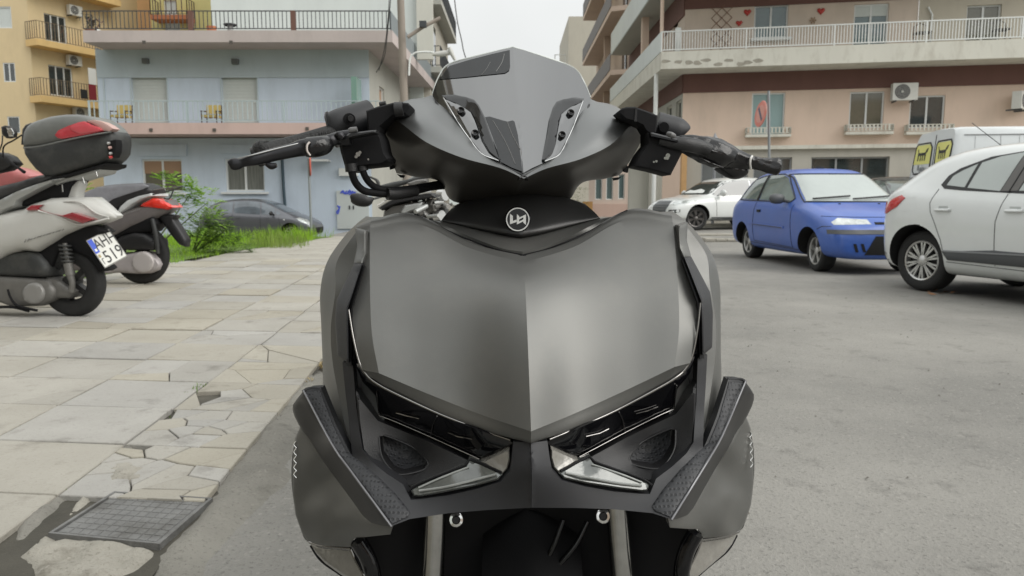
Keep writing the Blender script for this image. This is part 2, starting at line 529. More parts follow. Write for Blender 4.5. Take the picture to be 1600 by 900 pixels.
# winglet strip on the shoulder
dW = TPS([(562,356,1.025),(569,395,1.0),(556,412,1.0),(565,412,.985),(543,482,.955),(523,500,.985),(544,567,.945),(527,556,.97)])
WG = [(565.5,412),(543,482),(544.5,567),(527,555),(523,500),(526,468),(553,411)]
fpatch(BF, 'winglet_trim', WG, dW, M_TRIM, hero, th=0.02, step=6, inset=2, drop=0.003, off=0.008)
fpatch(BF, 'shoulder_strip', [(555,357),(571,361),(571,396),(565.5,411.5),(553,410.5),(558,385)], dW, M_BR, hero, th=0.02, step=6, inset=2, drop=0.003, off=0.007)
fpatch(BF, 'winglet_gap', [(566,414),(569,417),(549,484),(549,572),(541,572),(541,482),(562,414)], dW, M_DEEP, hero, th=0.01, step=7, off=-0.004)

# dark inner shell behind the lamps
dI = TPS([(545,485,.965),(545,560,.96),(560,600,.955),(560,700,.93),(600,735,.915),(640,765,.90),(590,650,.96),(670,690,.94),(750,715,.905),(790,735,.88),(700,740,.925),(836,700,.86),(836,760,.85)])
IN = [(540,470),(553,500),(560,560),(590,592),(690,640),(800,684),(836,686),(836,775),(640,790),(600,760),(562,716),(548,690),(540,600)]
fpatch(BF, 'inner_shell', IN, dI, M_BLK, hero, th=0.01, step=11, off=-0.012, center=lambda p: p[0] > 835)
dL = TPS([(549,500,.935),(553,527,.930),(573,583,.922),(618,616,.905),(689,648,.885),(800,688,.845),(592,650,.945),(673,682,.915),(749,717,.875),(560,590,.94)])
LAMP = [(549,497),(554,527),(564,567),(575,583),(618,615),(689,648),(800,688),(806,694),(792,712),(770,720),(749,716),(674,682),(592,649),(586,618),(566,596),(556,570)]
fpatch(BF, 'headlight_lens', LAMP, dL, M_GLOSSBLK, hero, th=0.012, step=8, inset=2.5, drop=0.004, off=-0.006)
for nm, pts, r in (('lens_edge', [(588,612),(592,649),(620,660),(675,684),(749,717.5)], .0008), ('lens_divider', [(683,650),(676,664),(673,681)], .0008),
                   ('lens_glint', [(619,645),(636,650),(655,654)], .0009), ('lens_glint', [(700,676),(715,682),(738,686)], .0009)):  # the last two are lens glints, built as bright bars
    ftube(BF, nm, [(x, y, dL(x, y)) for x, y in pts], r, M_DCHROME, hero, n=6, k=3, breaks=(1,), off=-0.003)
# bezel line beneath the apron
ftube(BF, 'headlight_bezel', [(545,484,.945),(552,527,.936),(562,567,.929),(575,588,.926),(590,600,.92),(618,615,.912),(689,648,.893),(760,675,.868),(798,688,.845)], [.0010,.0012,.0014,.0017,.0019,.0018,.0016,.0014,.0012], M_DCHROME, hero, n=10, k=5, breaks=())
# lower pod with pocket
dP = TPS([(557,640,.925),(566,703,.905),(604,740,.89),(640,762,.875),(592,655,.935),(670,688,.915),(745,722,.885),(640,710,.93)])
POD = [(556,610),(565,622),(592,655),(672,688),(740,720),(728,727),(640,762),(622,752),(582,722),(566,703),(560,660)]
POCK = [(592,683),(600,680),(645,699),(668,722),(662,734),(628,742),(612,735),(596,712)]
fpatch(BF, 'lamp_surround', POD, dP, M_BLK, hero, th=0.02, step=8, inset=3, drop=0.006, holes=[POCK])
fpatch(BF, 'pocket_mesh', POCK, dP, M_HONEY, hero, th=0.004, step=8, off=-0.016)
ftube(BF, 'pocket_rim', [(x, y, dP(x, y)) for x, y in POCK+POCK[:1]], .0016, M_BLK, hero, n=8, k=4, off=-0.001)
# running light lens
dR = TPS([(640,767,.862),(727,722,.868),(785,741,.842),(690,771,.850),(796,702,.845),(778,751,.838),(735,718,.872)])
ftube(BF, 'lens_bead', [(x, y, dR(x, y)) for x, y in [(638,767),(655,756),(726,727),(735,717),(783,738)]], .0016, M_DEEP, hero, n=6, k=3, breaks=(2,3), off=0.003)
DR = [(641,765),(655,758),(727,728),(733,718),(752,724),(786,741),(778,750),(740,760),(690,770),(655,776),(646,775)]
fpatch(BF, 'running_light_lens', DR, dR, M_LENS, hero, th=0.012, step=6, inset=2.5, drop=0.004, off=0.004)
ftube(BF, 'light_guide', [(x, y, dR(x, y)) for x, y in [(655,767),(700,760),(775,741)]], .0016, mat('light_guide_plastic', (0.27, 0.28, 0.27), 0.25), hero, n=6, k=4, off=0.0055)
ftube(BF, 'light_guide', [(x, y, dR(x, y)) for x, y in [(654,762),(690,746),(732,730)]], .0012, mat('light_guide_plastic', (0.27, 0.28, 0.27), 0.25), hero, n=6, k=4, off=0.0055)
fpatch(BF, 'side_reflector', [(752,722),(796,701),(797,716),(793,732),(785,741)], dR, M_LENS2, hero, th=0.012, step=6, inset=2, drop=0.003, off=0.001)

# bumper: honeycomb strip, lower plate
dB = TPS([(474,612,.985),(502,608,.985),(518,694,.925),(525,664,.945),(551,740,.885),(551,713,.915),(612,822,.830),(545,655,.94),(535,580,.965),(551,580,.95),(557,640,.935),
          (566,703,.905),(604,740,.88),(640,790,.85),(700,802,.842),(700,772,.852),(760,797,.835),(783,745,.835),(836,692,.825),(836,740,.805),(836,793,.825),(798,715,.835)])
BUMP = [(535,566),(551,566),(557,639),(563,680),(566,703),(579,720),(604,740),(630,757),(642,781),(655,780),(700,774),(745,764),(782,753),(797,738),(800,715),(802,690),(836,692),
        (836,793),(760,797),(700,802),(640,811),(612,822),(551,740),(518,694),(474,612),(485,608),(502,607),(511,630),(525,664),(551,716),(545,655),(540,616)]
fpatch(BF, 'bumper_trim', BUMP, dB, M_TRIM, hero, th=0.02, step=8, inset=0, drop=0.0, center=lambda p: p[0] > 835, smooth=30)
HS = [(476,614),(500,610),(507,630),(520,664),(540,705),(560,720),(590,745),(620,775),(640,800),(637,807),(613,818),(553,738),(520,693)]
fpatch(BF, 'honeycomb_strip', HS, dB, M_HONEY, hero, th=0.004, step=7, off=0.003, drop=0.0015)
ftube(BF, 'trim_edge', [(474,610,.985),(518,693,.925),(551,740,.885),(612,823,.83)], .0014, mat('edge_grey', (0.2, 0.2, 0.21), 0.35, 0.4), hero, n=6, k=5, off=0.003)
ftube(BF, 'trim_top_edge', [(474,612,.985),(482,607.5,.99),(502,606.5,.99)], .0028, M_BLK, hero, n=6, k=3)
# outer flank of the wing
dO = TPS([(474,612,.99),(462,630,1.02),(457,640,1.05),(467,664,1.06),(500,680,1.0),(518,694,.93),(519,740,1.03),(551,740,.89),(567,806,.93),(579,819,.90),(612,822,.835)])
WO = [(474,611),(465,622),(458,632),(457,640),(460,650),(467,664),(490,700),(519,740),(545,775),(567,806),(580,817),(600,822),(612,823),(551,740),(518,694)]
fpatch(BF, 'wing_side', WO, dO, mat('satin_black_paint', (0.009, 0.009, 0.010), 0.45, 0.0), hero, th=0.02, step=7, inset=3, drop=0.004)
# bronze lower fairing
dF = TPS([(467,662,1.075),(458,700,1.11),(457,770,1.13),(470,830,1.14),(480,846,1.14),(490,720,1.06),(519,740,1.045),(500,790,1.06),(530,790,1.025),(550,800,.985),(567,808,.95),(579,820,.925),
          (520,830,1.04),(560,825,.97),(500,850,1.08),(548,850,1.03),(570,840,.96),(612,834,.87),(612,823,.86),(480,780,1.10),(470,740,1.10)], 60)
LF = [(470,664),(461,685),(457,710),(457,770),(462,805),(472,833),(481,847),(505,853),(548,855),(549,846),(556,840),(572,839),(610,835),(614,821),(580,812),(567,800),(545,770),(519,735),(490,696)]
fpatch(BF, 'lower_fairing', LF, dF, M_BR, hero, th=0.02, step=6, inset=2.5, drop=0.003, smooth=45)
# side flank running back from the lower fairing
for sgn in (1, -1):
    loc = [BF.l(*p) for p in ((470,664,1.08),(457,710,1.115),(457,770,1.135),(472,833,1.145),(481,847,1.15))]
    rows = [[list(a) for a in loc], [[a.x*1.0, a.y+.12, a.z] for a in loc], [[a.x*0.8, a.y+.35, a.z] for a in loc]]
    v, f, _, _ = net(rows, 5, 4)
    v, f = thicken([BF.w(a, sgn) for a in v], f, (0.004*sgn, 0, 0))
    mobj('flank_panel', v, f, M_BR, hero, 40)
# chrome lettering strokes on the flank
for i, y in enumerate((694, 706, 718, 730, 741)):
    ftube(BF, 'emblem_stroke', [(463,y-5,1.10),(459.5,y,1.105),(464,y+6,1.10)], .0012, M_CHROME, hero, n=6, k=2, off=0.004)
# indicator
dT = TPS([(484,848,1.14),(549,858,1.06),(510,885,1.10),(575,912,1.04),(545,905,1.06)])
TS = [(484,848),(505,854),(549,858),(556,872),(573,905),(580,935),(556,915),(530,896),(508,880),(495,866)]
fpatch(BF, 'indicator_lens', TS, dT, M_LENS2, hero, th=0.03, step=6, inset=3, drop=0.006)
ftube(BF, 'indicator_trim', [(484,847,1.135),(505,853,1.10),(549,857,1.055)], .0025, M_DCHROME, hero, n=8, k=4, off=0.004)
ftube(BF, 'indicator_rim', [(549,858,1.055),(558,878,1.05),(574,907,1.04),(580,930,1.04)], .003, M_DCHROME, hero, n=6, k=4, off=0.004)
ftube(BF, 'indicator_base', [(487,852,1.15),(497,868,1.14),(509,880,1.13),(531,895,1.11),(560,917,1.08),(580,935,1.05)], .0035, M_DEEP, hero, n=8, k=4)
ftube(BF, 'indicator_stalk', [(560,846,1.0),(575,872,1.0),(584,905,1.0),(580,930,1.02)], .012, M_GLOSSBLK, hero, n=12, k=4)

# fork tubes, bolts, dark cavity
for sgn, xb in ((1, 676), (-1, None)):
    a = BF.l(679, 822, 1.04); b = BF.l(676, 905, 1.03)
    dirv = (b - a).normalized()
    mb = MB(); mb.tube([BF.w(a - dirv*.04, sgn), BF.w(a + dirv*.30, sgn)], .0165, 24)
    mb.build('fork_tube', M_STEEL, hero, 60)
    mb = MB(); mb.tube([BF.w(a + dirv*.28, sgn), BF.w(a + dirv*.50, sgn)], .024, 20)
    mb.build('fork_leg', M_BLK, hero, 60)
    c = BF.w(BF.l(713, 812, .90), sgn); Mx = Matrix.Translation(c) @ Matrix.Rotation(R(72), 4, 'X')
    mb = MB(); mb.lathe([(.004, 0), (.0088, 0), (.0092, .001), (.0084, .0025), (.0055, .003), (.004, .001)], Mx, 24)
    o = mb.build('mounting_washer', M_CHROME, hero, 40)
    mb = MB(); mb.lathe([(.0, .004), (.0045, .004), (.005, .001), (.005, -.03), (0, -.03)], Mx, 6); mb.build('bolt', M_BLK, o, 30)
CV = [(600,815),(640,808),(700,799),(760,794),(836,790),(836,1010),(560,1010),(575,930),(560,880),(548,852),(560,838)]
dC = TPS([(600,820,1.0),(700,800,1.05),(836,790,1.08),(836,1000,1.10),(575,950,1.02),(560,850,1.0)])
fpatch(BF, 'inner_cavity', CV, dC, M_DEEP, hero, th=0.01, step=22, off=-0.03, center=lambda p: p[0] > 835)
for pts in ([(880,812,1.06),(862,860,1.05),(838,900,1.05),(820,940,1.05)], [(918,815,1.06),(900,850,1.05),(872,885,1.045),(846,925,1.05)]):
    mb = MB(); mb.tube([at(*p) for p in crv(pts, 4)], .0045, 8); mb.build('brake_hose', M_GLOSSBLK, hero, 60)
# front wheel and mudguard (below the frame)
Mw = Matrix.Translation((0.03, 1.22, 0.265)) @ Matrix.Rotation(R(90), 4, 'Y')
mb = MB(); mb.lathe([(.19,-.05),(.235,-.055),(.255,-.035),(.265,0),(.255,.035),(.235,.055),(.19,.05)], Mw, 40, True)
whl = mb.build('front_wheel', M_TYRE, hero, 40)
mb = MB(); mb.lathe([(.19,-.04),(.165,-.03),(.165,.03),(.19,.04)], Mw, 40, True)
for k in range(5):
    a = 2*math.pi*k/5; mb.tube([Mw @ Vector((.03*math.cos(a), .03*math.sin(a), 0)), Mw @ Vector((.17*math.cos(a), .17*math.sin(a), 0))], .014, 8)
mb.lathe([(.04,-.05),(.04,.05)], Mw, 16); mb.build('rim', M_BLK, whl, 40)
rows = []
for a in np.linspace(R(20), R(170), 9):
    rows.append([[sx*.075*(.9 if abs(sx) < 1 else 1), -(.278-.02*abs(sx))*math.cos(a), (.278-.03*abs(sx)**2)*math.sin(a)] for sx in (-1, -.5, 0, .5, 1)])
v, f, _, _ = net(rows, 3, 2)
v = [Vector((0.03, 1.22, 0.265)) + a for a in v]; v, f = thicken(v, f, (0, 0, -.004)); mobj('front_mudguard', v, f, M_DEEP, hero, 40)

# ---- handlebar cowl
CW_UP = [
 [(612,178,1.24),(635,160,1.24),(662,155,1.24),(700,153,1.23),(760,160,1.22),(808,170,1.22)],
 [(602,182,1.14),(630,159,1.15),(660,153,1.15),(692,151,1.14),(752,198,1.11),(812,236,1.09)],
 [(598,188,1.115),(636,182,1.085),(678,190,1.065),(718,214,1.045),(772,244,1.03),(820,262,1.01)],
 [(597,193,1.105),(620,189,1.085),(666,222,1.04),(721,246,1.015),(780,262,.992),(826,279,.983)]]
fnet(SF, 'handlebar_cowl', CW_UP, M_COWL, hero, ku=6, kv=6, vb=(1,), th=0.003, smooth=25, center=True)
CW_LO = [
 [(597,193,1.105),(620,189,1.085),(666,222,1.04),(721,246,1.015),(780,262,.992),(826,279,.983)],
 [(594,206,1.112),(622,214,1.09),(667,236,1.055),(722,260,1.035),(782,276,1.03),(826,288,1.025)],
 [(601,230,1.13),(628,240,1.11),(672,256,1.085),(726,278,1.075),(786,292,1.08),(824,298,1.08)],
 [(616,262,1.155),(640,272,1.14),(684,279,1.12),(722,300,1.115),(786,305,1.12),(822,307,1.12)],
 [(621,271,1.19),(650,275,1.18),(688,284,1.165),(708,314,1.16),(780,322,1.16),(820,324,1.16)],
 [(630,268,1.24),(655,272,1.24),(696,284,1.22),(720,314,1.21),(780,322,1.20),(820,324,1.20)]]
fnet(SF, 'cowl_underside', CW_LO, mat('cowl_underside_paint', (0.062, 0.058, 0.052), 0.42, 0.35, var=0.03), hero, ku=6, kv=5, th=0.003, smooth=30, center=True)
fpatch(SF, 'clip', [(611,252),(617,256),(616,263),(609,265),(608,258)], 1.15, M_DEEP, hero, th=0.01, step=4)
fpatch(SF, 'clip', [(620,272),(633,274),(631,278),(625,277)], 1.15, M_DEEP, hero, th=0.01, step=4)

# ---- windscreen
def dWS(x, y):
    t = (y-74)/204; xc = 802+24*t; s = abs(x-xc)/130
    return 1.135-.150*t+.012*s+.040*s*s
WS = [(802,74),(785,77),(748,87),(720,94.5),(701,101),(693,108),(685,122),(677,141),(675,149),(683,162),(704,187),(735,225),(752,241),(779,255),(801,264),(824,275),(812,180)]
WS = [(802,74),(785,77),(748,87),(720,94.5),(701,101),(693,108),(685,122),(677,141),(676,150),(704,185),(735,223),(752,239),(779,253),(801,262),(825,274)]
def wsc(p): return abs(p[0]-(802+23*(p[1]-74)/200)) < 1.2
fpatch(SF, 'windscreen', WS, dWS, M_SCREEN, hero, th=0.004, step=9, center=wsc, smooth=5)
wsr = [(x, y, dWS(x, y)) for x, y in [(802,74),(748,87),(701,101),(685,122),(676,147)]]
ftube(SF, 'screen_edge', wsr, .0016, mat('polished_edge', (0.55, 0.58, 0.56), 0.25), hero, n=6, k=5, off=-0.002)
TR = [(676,147),(704,183),(735,221),(752,238),(779,252),(801,261),(825,273),(825,282),(790,268),(752,254),(724,232),(700,205),(684,173)]
fpatch(SF, 'screen_trim', TR, lambda x, y: dWS(x, y), M_GLOSSBLK, hero, th=0.02, step=6, off=-0.003, inset=1.5, drop=0.003)
ftube(SF, 'trim_line', [(x, y, dWS(x, y)) for x, y in [(680,158),(706,192),(738,228),(754,243),(781,257),(825,278)]], .0012, M_BLK, hero, n=6, k=5, off=0.001)
# vents: dark crescent and light plate with two bolts
CRES = [(689.5,149),(711,147),(728,150),(741,156),(748,164),(758,184),(767,210),(775,230),(782,248),(780,251),(764,238),(756,225),(748,205),(741,187),(735,176),(713,163),(697,157)]
PLATE = [(692,153),(713,163),(735,176),(741,187),(748,205),(756,225),(764,238),(780,251.5),(765,248),(752,241),(733,218),(717,195),(702,172)]
def dCR(x, y): return dWS(x, y)+0.004*0+0.010*math.sin((x-700)/14.0)*0.3
fpatch(SF, 'vent_recess', CRES, lambda x, y: dCR(x, y), mat('vent_gloss', (0.01, 0.011, 0.012), 0.08, 0, ior=1.6), hero, th=0.003, step=5, inset=2, drop=0.0025, off=0.0035)
fpatch(SF, 'vent_plate', PLATE, dWS, M_SCREEN, hero, th=0.004, step=5, inset=2, drop=0.002, off=0.005)
ftube(SF, 'plate_edge', [(x, y, dWS(x, y)) for x, y in [(693,153),(717,193),(733,216),(752,240),(779,251)]], .0008, M_CHROME, hero, n=6, k=4, off=0.0055)
for (x, y) in ((720, 174.5), (742, 210)):
    for sgn in (1, -1):
        c = SF.w(SF.l(x, y, dWS(x, y)-.005), sgn)
        Mx = Matrix.Translation(c) @ SF.M.to_4x4() @ Matrix.Rotation(R(70), 4, 'X')
        mb = MB(); mb.lathe([(0, .0035), (.0022, .0035), (.0026, .0055), (.0044, .0065), (.0052, .005), (.0053, 0)], Mx, 20)
        mb.build('screen_bolt', M_GLOSSBLK, hero, 40)
# dark reflections on the left of the screen, built in as glossy patches
M_REFL = mat('dark_reflection', (0.016, 0.018, 0.020), 0.07, 0, ior=1.55, var=.3, vscale=14)
fpatch(SF, 'screen_reflection', [(686,124),(702,103),(733,93.5),(770,84),(796.5,78),(797,104),(795,110),(789,114),(760,117),(722,121)], dWS, M_REFL, hero, th=0.003, step=7, mirror=False, off=0.0015)
fpatch(SF, 'screen_reflection', [(758,183),(765,182),(785,188),(793,190),(801,188),(804,190),(809,210),(813,240),(816.5,268),(800,262),(781,252),(776,231),(768,210)], dWS, M_REFL, hero, th=0.003, step=7, mirror=False, off=0.0013)
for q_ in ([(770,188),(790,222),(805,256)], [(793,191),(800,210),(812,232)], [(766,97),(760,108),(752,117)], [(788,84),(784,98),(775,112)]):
    ftube(SF, 'reflection_line', [(x, y, dWS(x, y)) for x, y in q_], .0006, M_ENGX, hero, mirror=False, n=5, k=4, off=0.0016)  # pale streaks inside the built-in reflections
# badge
bc = at(809, 343, BF.w(BF.l(809, 343, 1.06)).y - 0.0)
nrm = Vector((0, -1, .06)).normalized()
bM = Matrix.Translation(at(809, 343, 1.055)) @ nrm.to_track_quat('Z', 'Y').to_matrix().to_4x4()
mb = MB(); mb.lathe([(0, .004), (.0165, .004), (.0185, .002), (.0185, -.012), (0, -.012)], bM, 40)
badge = mb.build('badge', M_GLOSSBLK, hero, 40)
mb = MB(); mb.lathe([(.0150, .0045), (.0150, .0055), (.0166, .0055), (.0166, .0045)], bM, 48, True); mb.build('badge_ring', M_WHITE_PRINT, badge, 40)
s_ = 1.055/F*1.0/11.25
for poly, hole in (([(420,380),(470,418),(470,505),(535,480),(535,522),(420,562)], None),
             ([(540,385),(582,425),(582,445),(698,392),(698,572),(652,535),(652,512),(540,566)], [(580,478),(652,442),(652,478),(580,515)])):
    V, T, B = fill([((x-556)*s_, -(y-478)*s_) for x, y in poly], .0012, holes=[[((x-556)*s_, -(y-478)*s_) for x, y in hole]] if hole else ())
    v, f = thicken([bM @ Vector((x, y, .0058)) for x, y in V], T, bM.to_3x3() @ Vector((0, 0, -.0015)))
    mobj('badge_letter', v, f, M_WHITE_PRINT, badge)

# ---- bars, levers, switchgear (world points through the pixel rays, each at its own distance)
def wt(name, pts, r, m, n=12, k=4, flat=1.0, parent=None, breaks=(), smooth=60):
    q = [list(at(p[0], p[1], p[2]))+[rr] for p, rr in zip(pts, r if isinstance(r, (list, tuple)) else [r]*len(pts))]
    q = crv(q, k, breaks)
    mb = MB(); mb.tube([Vector(a[:3]) for a in q], [max(1e-4, a[3]) for a in q], n, flat=flat)
    return mb.build(name, m, parent or hero, smooth)
def ws(name, poly, d, th, m, parent=None, step=8, bev=2, smooth=30, drop=.003):
    V, T, B = fill(poly, step, bev)
    v = []
    for i, (x, y) in enumerate(V):
        dd = d(x, y) if callable(d) else d
        v.append(at(x, y, dd+(drop if i in B else 0)))
    v, f = thicken(v, [tuple(reversed(t)) for t in T], (0, th, 0))
    return mobj(name, v, f, m, parent or hero, smooth)
# left of the picture
wt('hand_grip', [(402,243,1.03),(408,239,1.03),(414,236,1.03),(420,236,1.03),(470,224,1.05),(508,214,1.06),(524,210,1.07)], [.012,.0155,.0158,.013,.0135,.0145,.0145], M_RUBBER, n=20)
for k in range(7): wt('grip_rib', [(500+k*3.2, 203+0.8*(7-k)-1.5, 1.045),(502+k*3.2, 215-k*.6, 1.040),(501+k*3.2, 228-k*.7, 1.045)], .0012, M_RUBBER, n=5, k=3)
wt('grip_seam', [(420,247,1.017),(447,240,1.02),(462,229,1.025),(500,214,1.035)], .0012, M_RUBBER, n=6)
wt('bar_end_cap', [(400,246,1.03),(406,243,1.03)], [.0145,.0148], M_BLK, n=20)
wt('switch_barrel', [(519,203,1.08),(521,202,1.08),(526,200,1.08),(535,197,1.08),(560,190,1.09),(580,184,1.10)], [.021,.0235,.0245,.0255,.0262,.0262], M_TRIM, n=28, breaks=(2,))
wt('barrel_flange', [(518,203,1.08),(520.5,202.3,1.08)], .0262, M_BLK, n=28)
wt('adjuster_screw', [(545,186,1.053),(546,186.5,1.045)], [.0085,.0085], M_DEEP, n=16, k=1)
wt('adjuster_head', [(547.5,185,1.046),(548.2,185.2,1.040)], [.0045,.0040], M_BLK, n=12, k=1)
ws('mirror_mount', [(572,173),(590,166.5),(614,160.5),(626,160),(638,161),(641,165),(640,170),(634.5,178),(628,180),(612.6,182),(594,198),(592,212),(576,214),(574,190)], 1.03, .05, M_DEEP)
wt('mirror_thread', [(617,171,1.03),(630,170,1.03)], [.010,.0095], M_BLK, n=14, k=3)
wt('mount_screw', [(593,163.5,1.05),(603,161.5,1.05)], .0035, M_BLK, n=8, k=1)
ws('master_cylinder', [(528,215),(560,210),(592,206),(597,216),(602,238),(608,247),(607,252),(598,258),(560,262),(556,268),(541,268),(536,250),(532,236)], 1.02, .06, M_DEEP, drop=.006, bev=4)
ws('clamp_plate', [(541,212),(545,208),(580,203.5),(588,203),(588,208),(560,213),(545,216)], .99, .02, M_BLK, step=5)
wt('clamp_bolt', [(546,205,.995),(549,203.5,.995),(558,202,.995)], [.0035,.004,.0035], M_ENGX, n=10, k=2)
for (x, y, r_) in ((559,241,.0045), (556,245,.003), (575,249,.002), (562,238,.003)):
    wt('fastener', [(x, y, 1.014),(x+.4, y, 1.006)], [r_, r_*.7], M_STEEL, n=8, k=1)
wt('brake_lever', [(358,258,.97),(360,257,.97),(366,256.5,.97),(373,256,.97),(380,254,.97),(400,249,.97),(430,241,.98),(457,235,.985),(472,231,.99),(490,229,.99),(506,225,1.0),(518,219,1.0),(530,216,1.01),(548,215,1.01)],
   [.003,.0065,.0082,.0072,.0058,.0078,.0088,.0095,.0112,.0115,.0115,.0085,.0095,.011], M_LEVER, n=18, flat=.75)
wt('lever_edge', [(372,247.5,.965),(400,240.8,.965),(430,233,.975),(457,226.5,.98),(470,223,.985)], [.0006,.0009,.001,.001,.0006], mat('lever_bright_edge', (0.5, 0.5, 0.5), 0.3, 0.9), n=6)
wt('lever_nub', [(416,256,.975),(424,259.5,.975),(432,258,.975)], [.003,.0045,.003], M_LEVER, n=10)
wt('lever_wrap', [(479,230,.985),(490,230,.985),(505,227,.99),(514,222,1.0)], [.0128,.0135,.0128,.0095], M_BAG, n=18, flat=.8)
wt('cable_tie', [(484,222,.972),(480,227,.970),(480,236,.970),(485,243,.972)], .0014, M_TIE, n=6)
wt('lever_pivot', [(524,212,1.0),(530,211,1.0),(537,216,1.0)], [.003,.0055,.004], M_LEVER, n=12)
wt('brake_hose', [(549,258,1.02),(550,270,1.02),(556,286,1.03),(569,298,1.04),(590,302,1.05),(612,303,1.06),(645,298,1.08),(672,292,1.12),(700,290,1.16)], [.0052]*6+[.0062,.0062,.005], M_DEEP, n=12)
wt('throttle_hose', [(566,258,1.03),(568,270,1.03),(576,284,1.04),(590,294,1.05),(612,297,1.06),(645,294,1.08),(690,286,1.15)], .0048, M_DEEP, n=12)
wt('hose_collar', [(548,256,1.02),(549.5,268,1.02)], .0085, M_BLK, n=12, k=1)
wt('hose_collar', [(565,258,1.03),(567,267,1.03)], .0078, M_BLK, n=12, k=1)
wt('hose_sleeve', [(605,303,1.05),(622,303,1.06),(650,298,1.08)], .0085, M_BLK, n=12)
# right of the picture
ws('mirror_mount', [(965,174.5),(972,169),(979,167),(992,167),(1010,173),(1027.5,180.4),(1027,192),(1025,207),(1014,213),(1004,196),(992,190.5),(977,186)], 1.05, .05, M_DEEP)
ws('mount_facet', [(993,168),(996,169),(995,190),(991,189.5)], 1.046, .002, M_BLK, step=5, bev=0)
wt('switch_barrel', [(1024,196,1.10),(1040,201,1.10),(1056,206,1.10),(1063,209,1.10),(1066,212,1.10)], [.020,.0205,.021,.0185,.015], M_TRIM, n=28)
wt('adjuster_screw', [(1037,198.5,1.078),(1037.6,198.7,1.073)], [.0078,.0072], M_DEEP, n=16, k=1)
ws('master_cylinder', [(1012,207),(1016,212),(1066,221),(1072,226),(1060,250),(1048,273.5),(1020,266),(990,259.5),(1000,240),(1012,225)], 1.04, .06, M_DEEP, drop=.003)
ws('clamp_plate', [(1016,207.5),(1020,207),(1059,217),(1060,222),(1056,223),(1016,214)], 1.03, .02, M_GLOSSBLK, step=5)
ws('switch_cover', [(1056,212),(1070,216),(1074,222),(1072,228),(1055,222)], 1.04, .04, M_BLK, step=5)
wt('clamp_bolt', [(1044,209.5,1.03),(1048,210.5,1.025),(1053,212.5,1.03)], [.0035,.004,.0035], M_ENGX, n=10, k=2)
for (x, y, r_) in ((1044,243,.0045), (1040,247,.003), (1026,252,.0025), (1043,247,.0035), (1022,253,.002)):
    wt('fastener', [(x, y, 1.034),(x-.4, y, 1.026)], [r_, r_*.7], M_STEEL, n=8, k=1)
wt('brake_lever', [(1030,219,1.04),(1050,223,1.04),(1075,226,1.04),(1095,230,1.05),(1110,236,1.05)], [.007,.009,.010,.010,.009], M_BLK, n=14, flat=.7)
# grip wrapped in creased polythene
wp = crv([list(at(*p))+[r_] for p, r_ in zip([(1048,226,1.08),(1070,226,1.07),(1088,231,1.07),(1105,236,1.07),(1125,241,1.07),(1142,246,1.08),(1158,250,1.08),(1172,253,1.08),(1178,254,1.08),(1190,257,1.08),(1204,260,1.08),(1214,261,1.08),(1218,261.5,1.08)],
          [.010,.013,.017,.0195,.0195,.0165,.0125,.0098,.0092,.0098,.0112,.0122,.0102])], 6)
mb = MB(); mb.tube([Vector(a[:3]) for a in wp], [a[3] for a in wp], 36, flat=.8)
for i, v in enumerate(mb.v):
    ring, k = divmod(i, 36); a = 2*math.pi*k/36
    if ring < len(wp):
        c = Vector(wp[ring][:3]); dv = v-c
        w = 0.06*math.sin(3*a+ring*.12)+0.04*math.sin(7*a-ring*.2+1)+0.02*math.sin(ring*.9+2*a)
        mb.v[i] = c+dv*(1+w)
mb.build('wrapped_grip', M_BAG, hero, 60)
wt('grip_end', [(1120,255,1.09),(1135,262,1.09),(1148,267,1.09),(1160,266,1.09),(1166,262,1.09)], [.010,.0125,.0125,.010,.006], M_BAG, n=16)
for pts in ([(1058,218,1.055),(1078,222,1.05),(1098,232,1.05)], [(1080,216,1.06),(1098,226,1.05),(1108,233,1.052)], [(1106,231,1.05),(1112,236,1.048),(1122,238,1.05)], [(1092,246,1.052),(1110,255,1.055),(1130,262,1.06)], [(1062,212,1.065),(1074,217,1.06),(1092,224,1.055)]):
    wt('wrap_fold', pts, [.0008,.002,.0008], M_BAG, n=6)
wt('cable_tie', [(1175.5,243.5,1.07),(1173,248,1.066),(1172,256,1.066),(1173,263.5,1.07)], .0014, mat('white_tie', (0.7, 0.69, 0.66), 0.5), n=6)
# rear of the scooter, hidden from the front but there
def lbox(name, x0, x1, y0, y1, z0, z1, m, parent, r=.03):
    bm = bmesh.new(); bmesh.ops.create_cube(bm, size=1)
    for v in bm.verts: v.co = Vector(((x0+x1)/2+v.co.x*(x1-x0), (y0+y1)/2+v.co.y*(y1-y0), (z0+z1)/2+v.co.z*(z1-z0)))
    bmesh.ops.bevel(bm, geom=bm.edges[:], offset=r, segments=3, affect='EDGES')
    v = [a.co.copy() for a in bm.verts]; f = [tuple(w.index for w in q.verts) for q in bm.faces]; bm.free()
    return mobj(name, v, f, m, parent, 40)
lbox('leg_shield', -.13, .17, 1.22, 1.36, .35, .92, M_BR, hero, .05)
lbox('footboard', -.16, .20, 1.3, 1.85, .24, .36, M_BLK, hero, .03)
lbox('tail_body', -.13, .17, 1.8, 2.6, .4, .68, M_BR, hero, .08)
lbox('seat', -.12, .16, 1.75, 2.5, .66, .76, M_RUBBER, hero, .04)
Mw2 = Matrix.Translation((0.0, 2.45, 0.265)) @ Matrix.Rotation(R(90), 4, 'Y')
mb = MB(); mb.lathe([(.17,-.06),(.235,-.065),(.258,-.04),(.265,0),(.258,.04),(.235,.065),(.17,.06)], Mw2, 40, True); mb.lathe([(.17,-.03),(.17,.03)], Mw2, 24)
mb.build('rear_wheel', M_TYRE, hero, 40)
